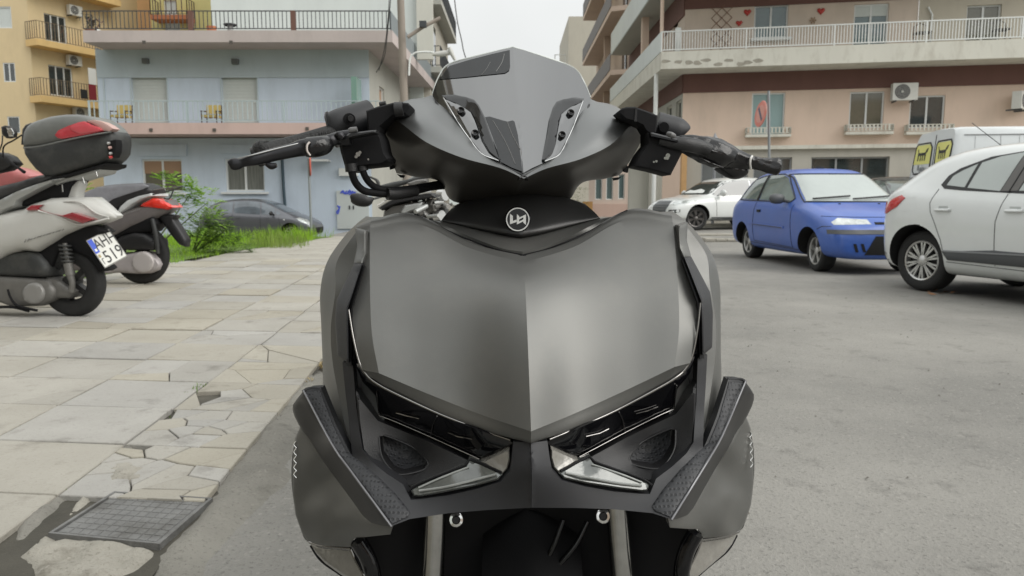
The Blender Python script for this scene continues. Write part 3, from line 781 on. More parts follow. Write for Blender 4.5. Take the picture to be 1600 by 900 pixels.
# ------------------------------------------------------------------ ground
def ground_mat(name, base, light, dark, spec_scale=70, stain_scale=0.8, stain=0.35, rough=0.88, bump=0.5, pebble=0.3, spots=0):
    m = bpy.data.materials.new(name); MATS[name] = m; m.use_nodes = True
    nt = m.node_tree; N, L = nt.nodes, nt.links; b = N['Principled BSDF']
    b.inputs['Roughness'].default_value = rough; b.inputs['Specular IOR Level'].default_value = 0.3
    geo = N.new('ShaderNodeNewGeometry')
    n1 = N.new('ShaderNodeTexNoise'); n1.inputs['Scale'].default_value = stain_scale; n1.inputs['Detail'].default_value = 8; n1.inputs['Roughness'].default_value = 0.62
    n2 = N.new('ShaderNodeTexNoise'); n2.inputs['Scale'].default_value = spec_scale; n2.inputs['Detail'].default_value = 3; n2.inputs['Roughness'].default_value = 0.8
    vo = N.new('ShaderNodeTexVoronoi'); vo.inputs['Scale'].default_value = spec_scale*1.3
    n4 = N.new('ShaderNodeTexNoise'); n4.inputs['Scale'].default_value = 5.0; n4.inputs['Detail'].default_value = 6; n4.inputs['Roughness'].default_value = 0.7
    for n in (n1, n2, vo, n4): L.new(geo.outputs['Position'], n.inputs['Vector'])
    def mr(src, a, b_, c, d):
        r = N.new('ShaderNodeMapRange'); r.inputs['From Min'].default_value = a; r.inputs['From Max'].default_value = b_
        r.inputs['To Min'].default_value = c; r.inputs['To Max'].default_value = d; L.new(src, r.inputs['Value']); return r.outputs[0]
    def mx(f, a, b_):
        x = N.new('ShaderNodeMix'); x.data_type = 'RGBA'
        L.new(f, x.inputs[0])
        for s, i in ((a, 6), (b_, 7)):
            if isinstance(s, tuple): x.inputs[i].default_value = (*s, 1)
            else: L.new(s, x.inputs[i])
        return x.outputs[2]
    c = mx(mr(n1.outputs[0], .38, .66, 0, 1), base, light)
    c = mx(mr(n4.outputs[0], .56, .74, 0, stain), c, dark)
    c = mx(mr(n2.outputs[0], .56, .72, 0, pebble), c, dark)
    c = mx(mr(vo.outputs['Color'], .80, .95, 0, pebble), c, light)
    if spots:
        for sc_, r0, r1, am in ((1.1, .02, .075, .55), (3.1, .015, .07, .4), (.35, .05, .16, .25)):
            dn = N.new('ShaderNodeVectorMath'); dn.operation = 'MULTIPLY_ADD'; dn.inputs[1].default_value = (.35/sc_*.6,)*3
            L.new(n4.outputs[1], dn.inputs[0]); L.new(geo.outputs['Position'], dn.inputs[2])
            v2 = N.new('ShaderNodeTexVoronoi'); v2.inputs['Scale'].default_value = sc_; L.new(dn.outputs[0], v2.inputs['Vector'])
            c = mx(mr(v2.outputs['Distance'], r0, r1, am, 0), c, dark)
    L.new(c, b.inputs['Base Color'])
    bp = N.new('ShaderNodeBump'); bp.inputs['Strength'].default_value = bump; bp.inputs['Distance'].default_value = 0.006
    L.new(n2.outputs[0], bp.inputs['Height']); L.new(bp.outputs[0], b.inputs['Normal'])
    return m
M_ROAD = ground_mat('road_concrete', (0.20, 0.195, 0.18), (0.30, 0.29, 0.265), (0.085, 0.082, 0.075), 75, 0.45, 0.55, bump=1.0, pebble=.75, spots=1)
M_EARTH = ground_mat('bare_earth', (0.16, 0.145, 0.115), (0.24, 0.22, 0.18), (0.09, 0.085, 0.07), 60, 1.0, .5)
M_JOINT = ground_mat('joint_dirt', (0.055, 0.052, 0.043), (0.10, 0.093, 0.076), (0.03, 0.033, 0.022), 60, 2.0, .5)
M_PATCH = ground_mat('gutter_cement', (0.185, 0.178, 0.158), (0.25, 0.24, 0.212), (0.09, 0.085, 0.072), 75, 1.8, .8, bump=1.0, pebble=.8, spots=1)
M_OLDC = ground_mat('crumbled_concrete', (0.30, 0.285, 0.245), (0.38, 0.36, 0.315), (0.13, 0.115, 0.09), 60, 3.0, .9, bump=1.0, pebble=.7)

def flat(name, pts, z, m, step=None, kind='structure'):
    o = mobj(name, [(x, y, z) for x, y in pts], [tuple(range(len(pts)))], m)
    o['kind'] = kind; return o
flat('ground', [(-600, -400), (600, -400), (600, 1200), (-600, 1200)], -0.30, M_EARTH)
flat('road', [(-1.0, -40), (60, -40), (60, 160), (-7.5, 160), (-5.2, 21.2), (-4.55, 19.0), (-1.35, 19.0), (-1.0, 2)], -0.004, M_ROAD)
# paving lattice, measured in the picture
T0 = gnd(196, 696, .03); T0 = Vector((T0.x, T0.y, 0))
EA = Vector((math.sin(R(-4.4)), math.cos(R(-4.4)), 0)) * 0.505
EB = Vector((math.cos(R(-6.0)), math.sin(R(-6.0)), 0)) * 0.575
def TP(i, j): return T0 + EB*i + EA*j
pv = [TP(-14, -5), TP(0.9, -5), TP(0.9, 33), TP(-5.3, 33), TP(-6.3, 14.5), TP(-14, 14.5)]
sidewalk = mobj('sidewalk', [(p.x, p.y, 0.014) for p in pv], [tuple(range(6))], M_JOINT); sidewalk['kind'] = 'structure'
def tile_mat():
    m = ground_mat('paving_slab', (0.325, 0.309, 0.272), (0.385, 0.368, 0.328), (0.145, 0.132, 0.11), 60, 1.3, .6, bump=.5, pebble=.35)
    nt = m.node_tree; N, L = nt.nodes, nt.links; b = N['Principled BSDF']
    src = b.inputs['Base Color'].links[0].from_socket
    oi = N.new('ShaderNodeObjectInfo'); hs = N.new('ShaderNodeHueSaturation')
    r = N.new('ShaderNodeMapRange'); r.inputs['To Min'].default_value = 0.91; r.inputs['To Max'].default_value = 1.05
    r2 = N.new('ShaderNodeMapRange'); r2.inputs['To Min'].default_value = 0.6; r2.inputs['To Max'].default_value = 1.5
    ml = N.new('ShaderNodeMath'); ml.operation = 'FRACT'; m7 = N.new('ShaderNodeMath'); m7.operation = 'MULTIPLY'; m7.inputs[1].default_value = 7.3
    L.new(oi.outputs['Random'], r.inputs['Value']); L.new(oi.outputs['Random'], m7.inputs[0]); L.new(m7.outputs[0], ml.inputs[0]); L.new(ml.outputs[0], r2.inputs['Value'])
    L.new(r.outputs[0], hs.inputs['Value']); L.new(r2.outputs[0], hs.inputs['Saturation']); L.new(src, hs.inputs['Color']); L.new(hs.outputs[0], b.inputs['Base Color'])
    return m
M_TILE = tile_mat()
def tile_geo(poly, g=0.006, bev=0.004, zt=0.035, zb=0.005):
    """one slab from an outline: bevelled top, walls down to the bed"""
    n = len(poly); c = sum(poly, Vector((0, 0, 0)))/n
    def ins(k): return [p + (c-p).normalized()*k for p in poly]
    a, b_, t = ins(g), ins(g), ins(g+bev)
    v = [Vector((p.x, p.y, zb)) for p in a]+[Vector((p.x, p.y, zt-bev)) for p in b_]+[Vector((p.x, p.y, zt)) for p in t]
    f = [tuple(range(2*n, 3*n))]
    for k in (0, 1):
        f += [(k*n+i, k*n+(i+1) % n, (k+1)*n+(i+1) % n, (k+1)*n+i) for i in range(n)]
    return v, f
def vx(y): return -5.17 if y < 13 else -5.17+.36*(y-13)/4.6
variants = []
for k in range(6):
    rr = random.Random(k)
    base = [Vector((0, 0, 0)), EB*.5, EB, EB+EA*.5, EB+EA, EA+EB*.5, EA, EA*.5]
    base = [p+Vector((rr.uniform(-.004, .004), rr.uniform(-.004, .004), 0)) for p in base]
    v, f = tile_geo(base, .0075+.0015*(k % 3))
    me = bpy.data.meshes.new('paving_slab'); me.from_pydata([tuple(p) for p in v], [], f); me.materials.append(M_TILE); variants.append(me)
broken = {(0, 0): 13, (0, -1): 15, (0, 1): 9, (0, 2): 5, (0, 3): 4, (-1, 2): 3, (-1, 4): 4, (0, 5): 3, (-2, 1): 2, (-1, 6): 4, (-3, 5): 3, (0, 7): 3, (-4, 3): 2}
skip = {(0, -2), (0, -3), (0, -4), (0, -5)}
def link_slab(me, loc, rx=0, ry=0, name='paving_slab'):
    o = bpy.data.objects.new(name, me); COL.objects.link(o); o.parent = sidewalk
    o.location = loc; o.rotation_euler = (rx, ry, 0); MW[o.name] = Matrix.Identity(4)
far = MB(); cnt = 0
for j in range(-5, 33):
    for i in range(-14, 1):
        if (i, j) in broken or (i, j) in skip: continue
        p = TP(i, j)
        if p.y > 9.0 and p.x+.45 < vx(p.y): continue
        if p.y < 1.2: continue
        if j < 18 and (p.x/p.y) > -.82 and cnt < 280:
            link_slab(variants[rnd.randrange(6)], (p.x, p.y, rnd.uniform(-.003, .003)), rnd.uniform(-.006, .006), rnd.uniform(-.006, .006)); cnt += 1
        else:
            v, f = tile_geo([p, p+EB, p+EB+EA, p+EA], .006, zt=.035+rnd.uniform(-.002, .002)); far.add(v, f)
fo = far.build('paving_slab_field', M_TILE, sidewalk); fo['kind'] = 'stuff'
# cracked slabs: voronoi pieces
def clip(poly, a, n):
    out = []
    for i in range(len(poly)):
        p, q = poly[i], poly[(i+1) % len(poly)]; dp, dq = (p-a).dot(n), (q-a).dot(n)
        if dp <= 0: out.append(p)
        if dp*dq < 0: out.append(p+(q-p)*(dp/(dp-dq)))
    return out
for (i, j) in broken:
    nseed = broken[(i, j)]
    o0 = TP(i, j); W_ = EB*(0.88 if i == 0 else 1.0)
    quad = [o0, o0+W_, o0+W_+EA, o0+EA]
    seeds = [o0+W_*rnd.random()+EA*rnd.random() for _ in range(nseed)]
    for k, s in enumerate(seeds):
        pl = quad
        for t, q in enumerate(seeds):
            if t != k: pl = clip(pl, (s+q)/2, (q-s))
            if len(pl) < 3: break
        if len(pl) < 3: continue
        if (j, k) in ((-1, 3), (0, 4), (1, 2)): continue
        if min((pl[a]-pl[(a+1) % len(pl)]).length for a in range(len(pl))) < .004:
            pl = [p for a, p in enumerate(pl) if (p-pl[(a+1) % len(pl)]).length > .006]
        if len(pl) < 3: continue
        v, f = tile_geo(pl,   .0035, .0035, .035+rnd.uniform(-.003, .002))
        me = bpy.data.meshes.new('slab_fragment'); me.from_pydata([tuple(p) for p in v], [], f); me.materials.append(M_TILE)
        link_slab(me, (0, 0, 0), name='slab_fragment')
# crumbled cement round the manhole and along the gutter: noisy sheets that surface through each other
from mathutils import noise as MN
def rubble(name, pxs, z, m, amp=.010, step=.02, soft=.06, parent=None, sc=9.0, seed=0.0, base=0.0):
    poly = [(gnd(*p).x, gnd(*p).y) for p in pxs]
    V, T, B = fill(poly, step)
    v = []
    for (x, y) in V:
        e = min(1.0, edist((x, y), poly)/soft)
        n = MN.fractal(Vector((x*sc+seed, y*sc, seed)), .9, 2.1, 5)
        v.append(Vector((x, y, base+(z+.03)*e**.7-.03+amp*n*(.4+.6*e))))
    return mobj(name, v, T, m, parent, 180)
rubble('broken_concrete', [(8,885),(45,845),(70,825),(84,836),(245,853),(262,868),(235,905),(150,935),(40,925)], .028, M_OLDC, .022, parent=sidewalk, seed=3)
rubble('broken_concrete', [(70,842),(92,812),(125,775),(165,735),(215,728),(330,768),(334,784),(182,768),(92,838)], .030, M_OLDC, .020, parent=sidewalk, seed=7, soft=.04)
rubble('earth_fill', [(0,905),(0,800),(60,775),(190,690),(240,690),(205,735),(120,790),(60,850),(20,905)], .026, M_PATCH, .010, parent=sidewalk, seed=1)
rubble('gutter_cement', [(455,545),(530,590),(505,640),(480,700),(470,760),(420,800),(370,850),(330,930),(200,960),(175,880),(235,848),(280,783),(320,712),(375,655),(415,617)], .022, M_PATCH, .014, step=.028, soft=.14, parent=sidewalk, seed=5, sc=6)
# manhole cover
mq = [gnd(180,771,.03), gnd(326,781,.03), gnd(247,849,.03), gnd(83,833,.03)]
mh = thing('manhole_cover', 'square dark metal inspection cover with a grid pattern, set in broken paving by the road', 'manhole cover', Matrix.Translation(((mq[0].x+mq[2].x)/2, (mq[0].y+mq[2].y)/2, .0)))
M_IRON = mat('galvanised_cover', (0.20, 0.20, 0.195), 0.6, 0.35, var=.25, vscale=14, dirt=(0.05, 0.045, 0.035), dirt_scale=6, dirt_amt=.8, bump=.3, bscale=200)
def quadp(u, v, z): 
    a = mq[0].lerp(mq[1], u); b_ = mq[3].lerp(mq[2], u); p = a.lerp(b_, v); return Vector((p.x, p.y, z))
mb = MB()
for (u0, u1, v0, v1) in ((-.03, 1.03, -.03, .0), (-.03, 1.03, 1.0, 1.03), (-.03, 0, 0, 1), (1, 1.03, 0, 1)):
    q = [quadp(u0, v0, 0), quadp(u1, v0, 0), quadp(u1, v1, 0), quadp(u0, v1, 0)]
    v, f = tile_geo(q, .0, .001, .034); mb.add(v, f)
mb.build('rim', M_IRON, mh)
q = [quadp(u, v, 0) for u, v in ((.01, .01), (.99, .01), (.99, .99), (.01, .99))]
v, f = tile_geo(q, 0, .001, .0275); mobj('lid', v, f, M_IRON, mh)
mb = MB()
for a in range(10):
    for b_ in range(8):
        u0, v0 = .03+a*.094, .03+b_*.1175
        q = [quadp(u, v, 0) for u, v in ((u0, v0), (u0+.088, v0), (u0+.088, v0+.110), (u0, v0+.110))]
        v, f = tile_geo(q, 0.0005, .001, .0292); mb.add(v, f)
mb.build('raised_square', M_IRON, mh, kind='stuff')
# loose bits
M_LEAF_DRY = mat('dry_leaf', (0.28, 0.14, 0.07), .8)
mb = MB()
for _ in range(260):
    x, y = rnd.uniform(-1.0, 6), rnd.uniform(1.9, 9)
    s = rnd.uniform(.003, .010); a = rnd.uniform(0, 6)
    p = [Vector((x+s*math.cos(a+k*2.1), y+s*math.sin(a+k*2.1)*.7, -.002+(s*.5 if k == 0 else 0))) for k in range(3)]
    mb.add(p+[Vector((x, y, s*.6))], [(0, 1, 3), (1, 2, 3), (2, 0, 3)])
mb.build('grit', mat('grit_stone', (0.17, 0.16, 0.14), .9), kind='stuff')
mb = MB()
for (px, py) in ((1452,458),(1461,456),(1470,459),(1478,457),(1490,459),(1456,461)):
    p = gnd(px, py); a = rnd.uniform(0, 6); q = [p+Vector((.05*math.cos(a+k*1.57)*(1 if k % 2 else .5), .05*math.sin(a+k*1.57)*(1 if k % 2 else .5), rnd.uniform(.0, .03))) for k in range(4)]
    mb.add(q, [(0, 1, 2, 3)])
mb.build('fallen_leaves', M_LEAF_DRY, kind='stuff')
M_WEED = mat('weed_green', (0.12, 0.20, 0.03), .6, var=.3, vscale=3)
def tuft(mb, x, y, z, n, h, sp, lean=.5):
    for _ in range(n):
        a = rnd.uniform(0, 6.28); r_ = sp*math.sqrt(rnd.random()); bx, by = x+r_*math.cos(a), y+r_*math.sin(a)
        hh = h*rnd.uniform(.5, 1.1); w = .004+.006*hh; a2 = rnd.uniform(0, 6.28); l = lean*hh*rnd.uniform(.2, 1)
        dx, dy = math.cos(a2), math.sin(a2)
        mb.add([(bx-dy*w, by+dx*w, z), (bx+dy*w, by-dx*w, z), (bx+dx*l*.4-dy*w*.7, by+dy*l*.4+dx*w*.7, z+hh*.6), (bx+dx*l*.4+dy*w*.7, by+dy*l*.4-dx*w*.7, z+hh*.6), (bx+dx*l, by+dy*l, z+hh)], [(0, 1, 3, 2), (2, 3, 4)])
mb = MB()
for (px, py, n, h) in ((313,607,26,.04),(305,612,20,.035),(296,618,14,.03),(322,600,14,.03),(330,603,12,.025)): 
    p = gnd(px, py, .02); tuft(mb, p.x, p.y, .012, n, h, .03)
for k in range(40):
    p = TP(0, rnd.uniform(-1, 8)); tuft(mb, p.x, p.y, .012, 2, .018, .015)
mb.build('joint_weeds', M_WEED, kind='stuff')
mb = MB()
for (px, py) in ((490,570),(482,577),(494,574),(470,600)):
    p = gnd(px, py, .0); tuft(mb, p.x, p.y, .0, 60, .035, .06, 1.4)
mb.build('dry_grass_tuft', mat('dry_straw', (0.42, 0.33, 0.17), .8), kind='stuff')
# right-hand pavement and broken kerb
pavR = MB(); pavR.box((5.0, 20.6, -.01), (6.9, 21.4, .035)); pavR.box((9.5, 16.0, -.01), (30, 28, .11)); pavR.box((5.3, 27.5, -.01), (9.5, 29.5, .12))
po = pavR.build('pavement', M_OLDC); po['kind'] = 'structure'
for k in range(9):
    x = 4.6+k*.28; s = tile_geo([Vector((x, 17.6+.05*k, 0)), Vector((x+.24, 17.55+.05*k, 0)), Vector((x+.27, 17.95+.05*k, 0)), Vector((x+.02, 18.05+.05*k, 0))], .01, .02, .04+.05*rnd.random())
    mobj('kerb_stone', s[0], s[1], M_OLDC, po)
# ---- grass verge
gp = [TP(-7.0, 12.6), TP(-7.0, 26)]
mb = MB()
def in_verge(x, y): return 9.0 < y < 19.2 and x < vx(y)+0.10*math.sin(y*3)+.05*math.sin(y*11)
n = 0
while n < 15000:
    y = 9.2+10*rnd.random()**.9; x = rnd.uniform(-10.5, -4.4)
    if not in_verge(x, y) or x/y < -.72: continue
    h = .10+.05*math.sin(x*2+y)+ (.22*max(0, min(1, (y-14)/3)) if x > -7.5 else 0.05)
    tuft(mb, x, y, 0, 3, h*rnd.uniform(.5, 1.2), .06, .6); n += 3
def green_var(name, c1, c2, sc=1.5, trl=.0):
    m = bpy.data.materials.new(name); m.use_nodes = True; nt = m.node_tree; N, L = nt.nodes, nt.links; b = N['Principled BSDF']
    g = N.new('ShaderNodeNewGeometry'); n1 = N.new('ShaderNodeTexNoise'); n1.inputs['Scale'].default_value = sc; n1.inputs['Detail'].default_value = 6
    r = N.new('ShaderNodeMapRange'); r.inputs['From Min'].default_value = .35; r.inputs['From Max'].default_value = .65
    x = N.new('ShaderNodeMix'); x.data_type = 'RGBA'; x.inputs[6].default_value = (*c1, 1); x.inputs[7].default_value = (*c2, 1)
    L.new(g.outputs['Position'], n1.inputs['Vector']); L.new(n1.outputs[0], r.inputs['Value']); L.new(r.outputs[0], x.inputs[0])
    ri = N.new('ShaderNodeMapRange'); ri.inputs['To Min'].default_value = .75; ri.inputs['To Max'].default_value = 1.25
    L.new(g.outputs['Random Per Island'], ri.inputs['Value'])
    vm = N.new('ShaderNodeVectorMath'); vm.operation = 'SCALE'; L.new(x.outputs[2], vm.inputs[0]); L.new(ri.outputs[0], vm.inputs['Scale'])
    L.new(vm.outputs[0], b.inputs['Base Color']); b.inputs['Roughness'].default_value = .6; b.inputs['Specular IOR Level'].default_value = .25
    b.inputs['Subsurface Weight'].default_value = 0.0
    tr = N.new('ShaderNodeBsdfTranslucent'); ms = N.new('ShaderNodeMixShader'); ms.inputs[0].default_value = .35
    L.new(vm.outputs[0], tr.inputs['Color']); L.new(b.outputs[0], ms.inputs[1]); L.new(tr.outputs[0], ms.inputs[2]); L.new(ms.outputs[0], N['Material Output'].inputs[0])
    return m
M_GRASS = green_var('verge_grass', (0.19, 0.36, 0.022), (0.28, 0.45, 0.04))
M_BUSH = green_var('bush_leaf', (0.055, 0.12, 0.025), (0.15, 0.23, 0.05), 5)
M_BUSH2 = green_var('young_leaf', (0.20, 0.36, 0.05), (0.30, 0.46, 0.08), 3)
mb.build('grass', M_GRASS, kind='stuff')
flat('verge', [(-14, 9.0), (-5.25, 9.0), (-5.25, 13), (-4.85, 17.6), (-4.7, 19.3), (-14, 19.3)], 0.042, mat('verge_soil', (0.10, 0.16, 0.03), .95, var=.3, vscale=3))
# weeds with seed heads near the far end of the verge
mb = MB()
for _ in range(260):
    px = rnd.uniform(385, 478); y = rnd.uniform(14.8, 18.4); p = pz(px, y, .1)
    h = rnd.uniform(.18, .42)*(1.05-abs(px-425)/110)
    tuft(mb, p.x, p.y, 0, 5, max(.12, h), .09, .35)
mb.build('tall_weeds', green_var('weed_leaf', (0.16, 0.24, 0.05), (0.26, 0.34, 0.08), 5), kind='stuff')
# leafy bush: stems and sprays of pinnate leaves
def spray(mb, p, d, L, n, ls):
    d = d.normalized(); s = d.cross(Vector((0, 0, 1))).normalized() if abs(d.z) < .95 else Vector((1, 0, 0)); 
    for k in range(n):
        t = (k+1)/n; c = p+d*(L*t)+Vector((0, 0, -L*.25*t*t))
        for sg in (-1, 1):
            e = (s*sg*.8+d*.5+Vector((0, 0, rnd.uniform(-.2, .25)))).normalized(); l = ls*(1-.4*t)*rnd.uniform(.8, 1.2); w = e.cross(Vector((0, 0, 1))).normalized()*l*.26
            mb.add([c, c+e*l*.5+w, c+e*l, c+e*l*.5-w+Vector((0, 0, l*.06))], [(0, 1, 2), (0, 2, 3)])
def bush(label, cx, cy, blobs, stems, m1, grp=None):
    t = thing('leafy_bush', label, 'bush', Matrix.Translation((cx, cy, 0)), grp)
    sb = MB(); lb = MB()
    for (ex, ey, ez) in stems:
        q = crv([(cx, cy, 0, .018), ((cx+ex)/2+.05, (cy+ey)/2, ez*.55, .012), (ex, ey, ez, .005)], 5)
        sb.tube([Vector(a[:3]) for a in q], [a[3] for a in q], 6)
    sb.build('stem', mat('green_stem', (0.10, 0.12, 0.05), .8), t, 60)
    for (bx, by, bz, r_, n_, ls) in blobs:
        for _ in range(n_):
            v = Vector((rnd.gauss(0, 1), rnd.gauss(0, 1), rnd.gauss(0, 1))).normalized()
            p = Vector((bx, by, bz))+v*r_*rnd.uniform(.3, .95)
            spray(lb, p, Vector((v.x, v.y, v.z*.6+rnd.uniform(-.1, .5))), ls*2.3, 5, ls)
    o = lb.build('foliage', m1, t); o['kind'] = 'stuff'
    return t
def bp(px, py, y): p = at(px, py, y); return (p.x, p.y, p.z)
bush('dark green bush growing at the grass edge in front of the grey parked car', -5.9, 13.6,
     [bp(335,378,13.4)+(.30,220,.055), bp(318,360,13.5)+(.26,150,.055), bp(352,366,13.6)+(.26,150,.055), bp(338,346,13.6)+(.20,50,.07), bp(306,380,13.4)+(.22,60,.07), bp(378,385,13.6)+(.2,60,.06)],
     [bp(335,335,13.6), bp(310,345,13.5), bp(365,350,13.6)], M_BUSH)
bush('tall spindly bright green sapling rising behind the grey scooter, against the blue wall', -6.3, 12.6,
     [bp(262,287,12.6)+(.16,26,.10), bp(285,297,12.6)+(.14,20,.10), bp(305,302,12.7)+(.16,22,.10), bp(325,318,12.7)+(.18,26,.10), bp(300,325,12.7)+(.16,16,.09), bp(325,345,12.8)+(.22,26,.09), bp(290,350,12.8)+(.2,18,.08)],
     [bp(262,290,12.6), bp(300,300,12.6), bp(322,318,12.7)], M_BUSH2)
bush('small clump of pale green leaves seen between the two parked scooters', -8.2, 12.6,
     [bp(124,300,12.6)+(.12,16,.08), bp(110,306,12.6)+(.12,12,.08)], [bp(122,305,12.6)], M_BUSH2)
# ------------------------------------------------------------------ buildings
class Wall:
    """vertical plane: origin O, horizontal direction U, outward normal Nn (towards the camera)"""
    def __init__(s, O, U):
        s.O = Vector((O[0], O[1], 0)); s.U = Vector((U[0], U[1], 0)).normalized()
        n = Vector((s.U.y, -s.U.x, 0))
        if n.dot(s.O-CAM) > 0: n = -n
        s.N = n; s.M = Matrix((( s.U.x, n.x, 0, s.O.x), (s.U.y, n.y, 0, s.O.y), (0, 0, 1, 0), (0, 0, 0, 1)))
    def uz(s, px, py, off=0.0):
        r = ray(px, py); t = (s.O+s.N*off-CAM).dot(s.N)/r.dot(s.N); p = CAM+r*t
        return (p-s.O).dot(s.U), p.z
    def rect(s, x0, y0, x1, y1, off=0.0):
        u0, _ = s.uz(x0, (y0+y1)/2, off); u1, _ = s.uz(x1, (y0+y1)/2, off)
        _, z1 = s.uz((x0+x1)/2, y0, off); _, z0 = s.uz((x0+x1)/2, y1, off)
        return min(u0, u1), max(u0, u1), z0, z1
    def p(s, u, n, z): return s.M @ Vector((u, n, z))
def wbox(mb, w, u0, u1, z0, z1, n0, n1): mb.box((u0, n0, z0), (u1, n1, z1), w.M); return mb
def wallsheet(name, w, u0, u1, z0, z1, holes, m, parent, reveal=.18, n=0.0, back=None):
    us = sorted({u0, u1, *[a for h in holes for a in h[:2] if u0 < a < u1]}); zs = sorted({z0, z1, *[a for h in holes for a in h[2:] if z0 < a < z1]})
    mb = MB()
    for i in range(len(us)-1):
        for j in range(len(zs)-1):
            cu, cz = (us[i]+us[i+1])/2, (zs[j]+zs[j+1])/2
            if any(h[0] < cu < h[1] and h[2] < cz < h[3] for h in holes): continue
            mb.add([w.p(us[i], n, zs[j]), w.p(us[i+1], n, zs[j]), w.p(us[i+1], n, zs[j+1]), w.p(us[i], n, zs[j+1])], [(0, 1, 2, 3)])
    for h in holes:
        a, b_, c, d = h
        for (p, q) in (((a, c), (b_, c)), ((b_, c), (b_, d)), ((b_, d), (a, d)), ((a, d), (a, c))):
            mb.add([w.p(p[0], n, p[1]), w.p(q[0], n, q[1]), w.p(q[0], n-reveal, q[1]), w.p(p[0], n-reveal, p[1])], [(0, 1, 2, 3)])
    return mb.build(name, m, parent)
def window(w, rc, parent, frame, glass, cols=2, n=-.10, fw=.055, curtain=None, rows=1, name='window', shutter=None, shm=None, gaps=None):
    u0, u1, z0, z1 = rc
    mb = MB()
    for (a, b_, c, d) in ((u0, u1, z1-fw, z1), (u0, u1, z0, z0+fw), (u0, u0+fw, z0+fw, z1-fw), (u1-fw, u1, z0+fw, z1-fw)): wbox(mb, w, a, b_, c, d, n-.05, n+.03)
    for k in range(1, cols):
        u = u0+(u1-u0)*k/cols; wbox(mb, w, u-fw*.6, u+fw*.6, z0+fw, z1-fw, n-.045, n+.025)
    for k in range(1, rows):
        z = z0+(z1-z0)*k/rows; wbox(mb, w, u0+fw, u1-fw, z-fw*.4, z+fw*.4, n-.04, n+.02)
    o = mb.build(name, frame, parent); o['kind'] = 'part' ; del o['kind']
    for k in range(cols):
        a = u0+(u1-u0)*k/cols+fw*.5; b_ = u0+(u1-u0)*(k+1)/cols-fw*.5
        wbox(MB(), w, a, b_, z0+fw*.5, z1-fw*.5, n-.03, n-.02)
        mb = MB(); wbox(mb, w, a, b_, z0+fw*.5, z1-fw*.5, n-.03, n-.02); mb.build('pane', glass, o)
    if shutter:
        mb = MB(); wbox(mb, w, u0+fw*.8, u1-fw*.8, z1-fw-(z1-z0)*shutter, z1-fw, n-.02, n+.01); mb.build('roller_blind', shm, o)
    return o
def railing(name, pts, z0, z1, m, parent, gap=.11, r=.012, post=None, rail=.02, bottom=True, postm=None, inner=None):
    """pts: ground-plan polyline; one mesh for the rails, one (stuff) for the bars"""
    ra = MB(); ba = MB()
    for a, b_ in zip(pts[:-1], pts[1:]):
        a, b_ = Vector(a), Vector(b_); L = (b_-a).length; d = (b_-a)/L
        M = Matrix(((d.x, -d.y, 0, a.x), (d.y, d.x, 0, a.y), (0, 0, 1, 0), (0, 0, 0, 1)))
        ra.box((0, -rail, z1-rail*1.4), (L, rail, z1), M)
        if bottom: ra.box((0, -rail*.8, z0+.05), (L, rail*.8, z0+.05+rail*1.3), M)
        n = max(1, int(L/gap))
        for k in range(n+1):
            x = L*k/n; ba.box((x-r, -r, z0+.05), (x+r, r, z1-rail), M)
        if post:
            for k in range(int(L/post)+1): ra.box((k*post-.025, -.026, z0), (k*post+.025, .026, z1+.002), M)
    o = ra.build(name, m, parent); ba.build('baluster', m, o, kind='stuff'); return o
def paint(name, c, dirtc=None, amt=.35, sc=1.2, var=.06):
    return mat(name, c, .85, var=var, vscale=.7, dirt=dirtc or tuple(x*.6 for x in c), dirt_scale=sc, dirt_amt=amt, bump=.12, bscale=25, stretch=(1, 1, .35))
P_BLUE = paint('pale_blue_plaster', (0.54, 0.62, 0.71), (0.38, 0.44, 0.50), amt=.4)
P_BLUE2 = paint('shade_and_strip_blue', (0.46, 0.53, 0.565), amt=.25)
P_PINKC = paint('weathered_pink_concrete', (0.50, 0.44, 0.42), amt=.35)
P_WHITEG = paint('greyish_white_plaster', (0.58, 0.63, 0.61), amt=.2)
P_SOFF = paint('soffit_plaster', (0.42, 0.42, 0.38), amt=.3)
P_YEL = paint('ochre_plaster', (0.68, 0.545, 0.33), (0.45, 0.36, 0.22), amt=.25)
P_YEL2 = paint('yellow_ochre_slab', (0.72, 0.50, 0.22), amt=.3)
P_LEM = paint('lemon_plaster', (0.62, 0.55, 0.24), amt=.25)
P_ORG = paint('apricot_plaster', (0.68, 0.42, 0.21), amt=.2)
P_SALM = paint('salmon_plaster', (0.68, 0.535, 0.435), (0.46, 0.38, 0.30), amt=.3)
P_BROWN = paint('oxide_brown_band', (0.15, 0.078, 0.064), amt=.3)
P_CREAM = paint('cream_paint', (0.62, 0.61, 0.54), (0.36, 0.33, 0.27), amt=.6, sc=2.2)
P_WHITE = mat('white_metal_paint', (0.72, 0.74, 0.72), .5, var=.05)
P_GREYM = mat('dark_metal_paint', (0.05, 0.055, 0.06), .5)
P_PALEM = mat('pale_blue_metal', (0.42, 0.50, 0.52), .5)
P_SHUT = mat('cream_roller_shutter', (0.56, 0.60, 0.58), .6, var=.04)
P_WF = mat('white_window_frame', (0.68, 0.70, 0.69), .45)
P_GLS = mat('window_glass', (0.035, 0.045, 0.045), .04, spec=.8, ior=1.7, var=.4, vscale=1.2)
P_GLG = mat('curtained_glass', (0.17, 0.18, 0.165), .06, spec=.8, ior=1.6, var=.35, vscale=7, stretch=(3, 3, .15))
P_GLB = mat('olive_blind_glass', (0.13, 0.125, 0.09), .06, spec=.8, ior=1.6, var=.1)
P_PINKB = paint('pinkish_beam', (0.56, 0.42, 0.38), amt=.3)
P_TERR = mat('terracotta_render', (0.45, 0.16, 0.07), .8, var=.1)
def chkname(n): return n

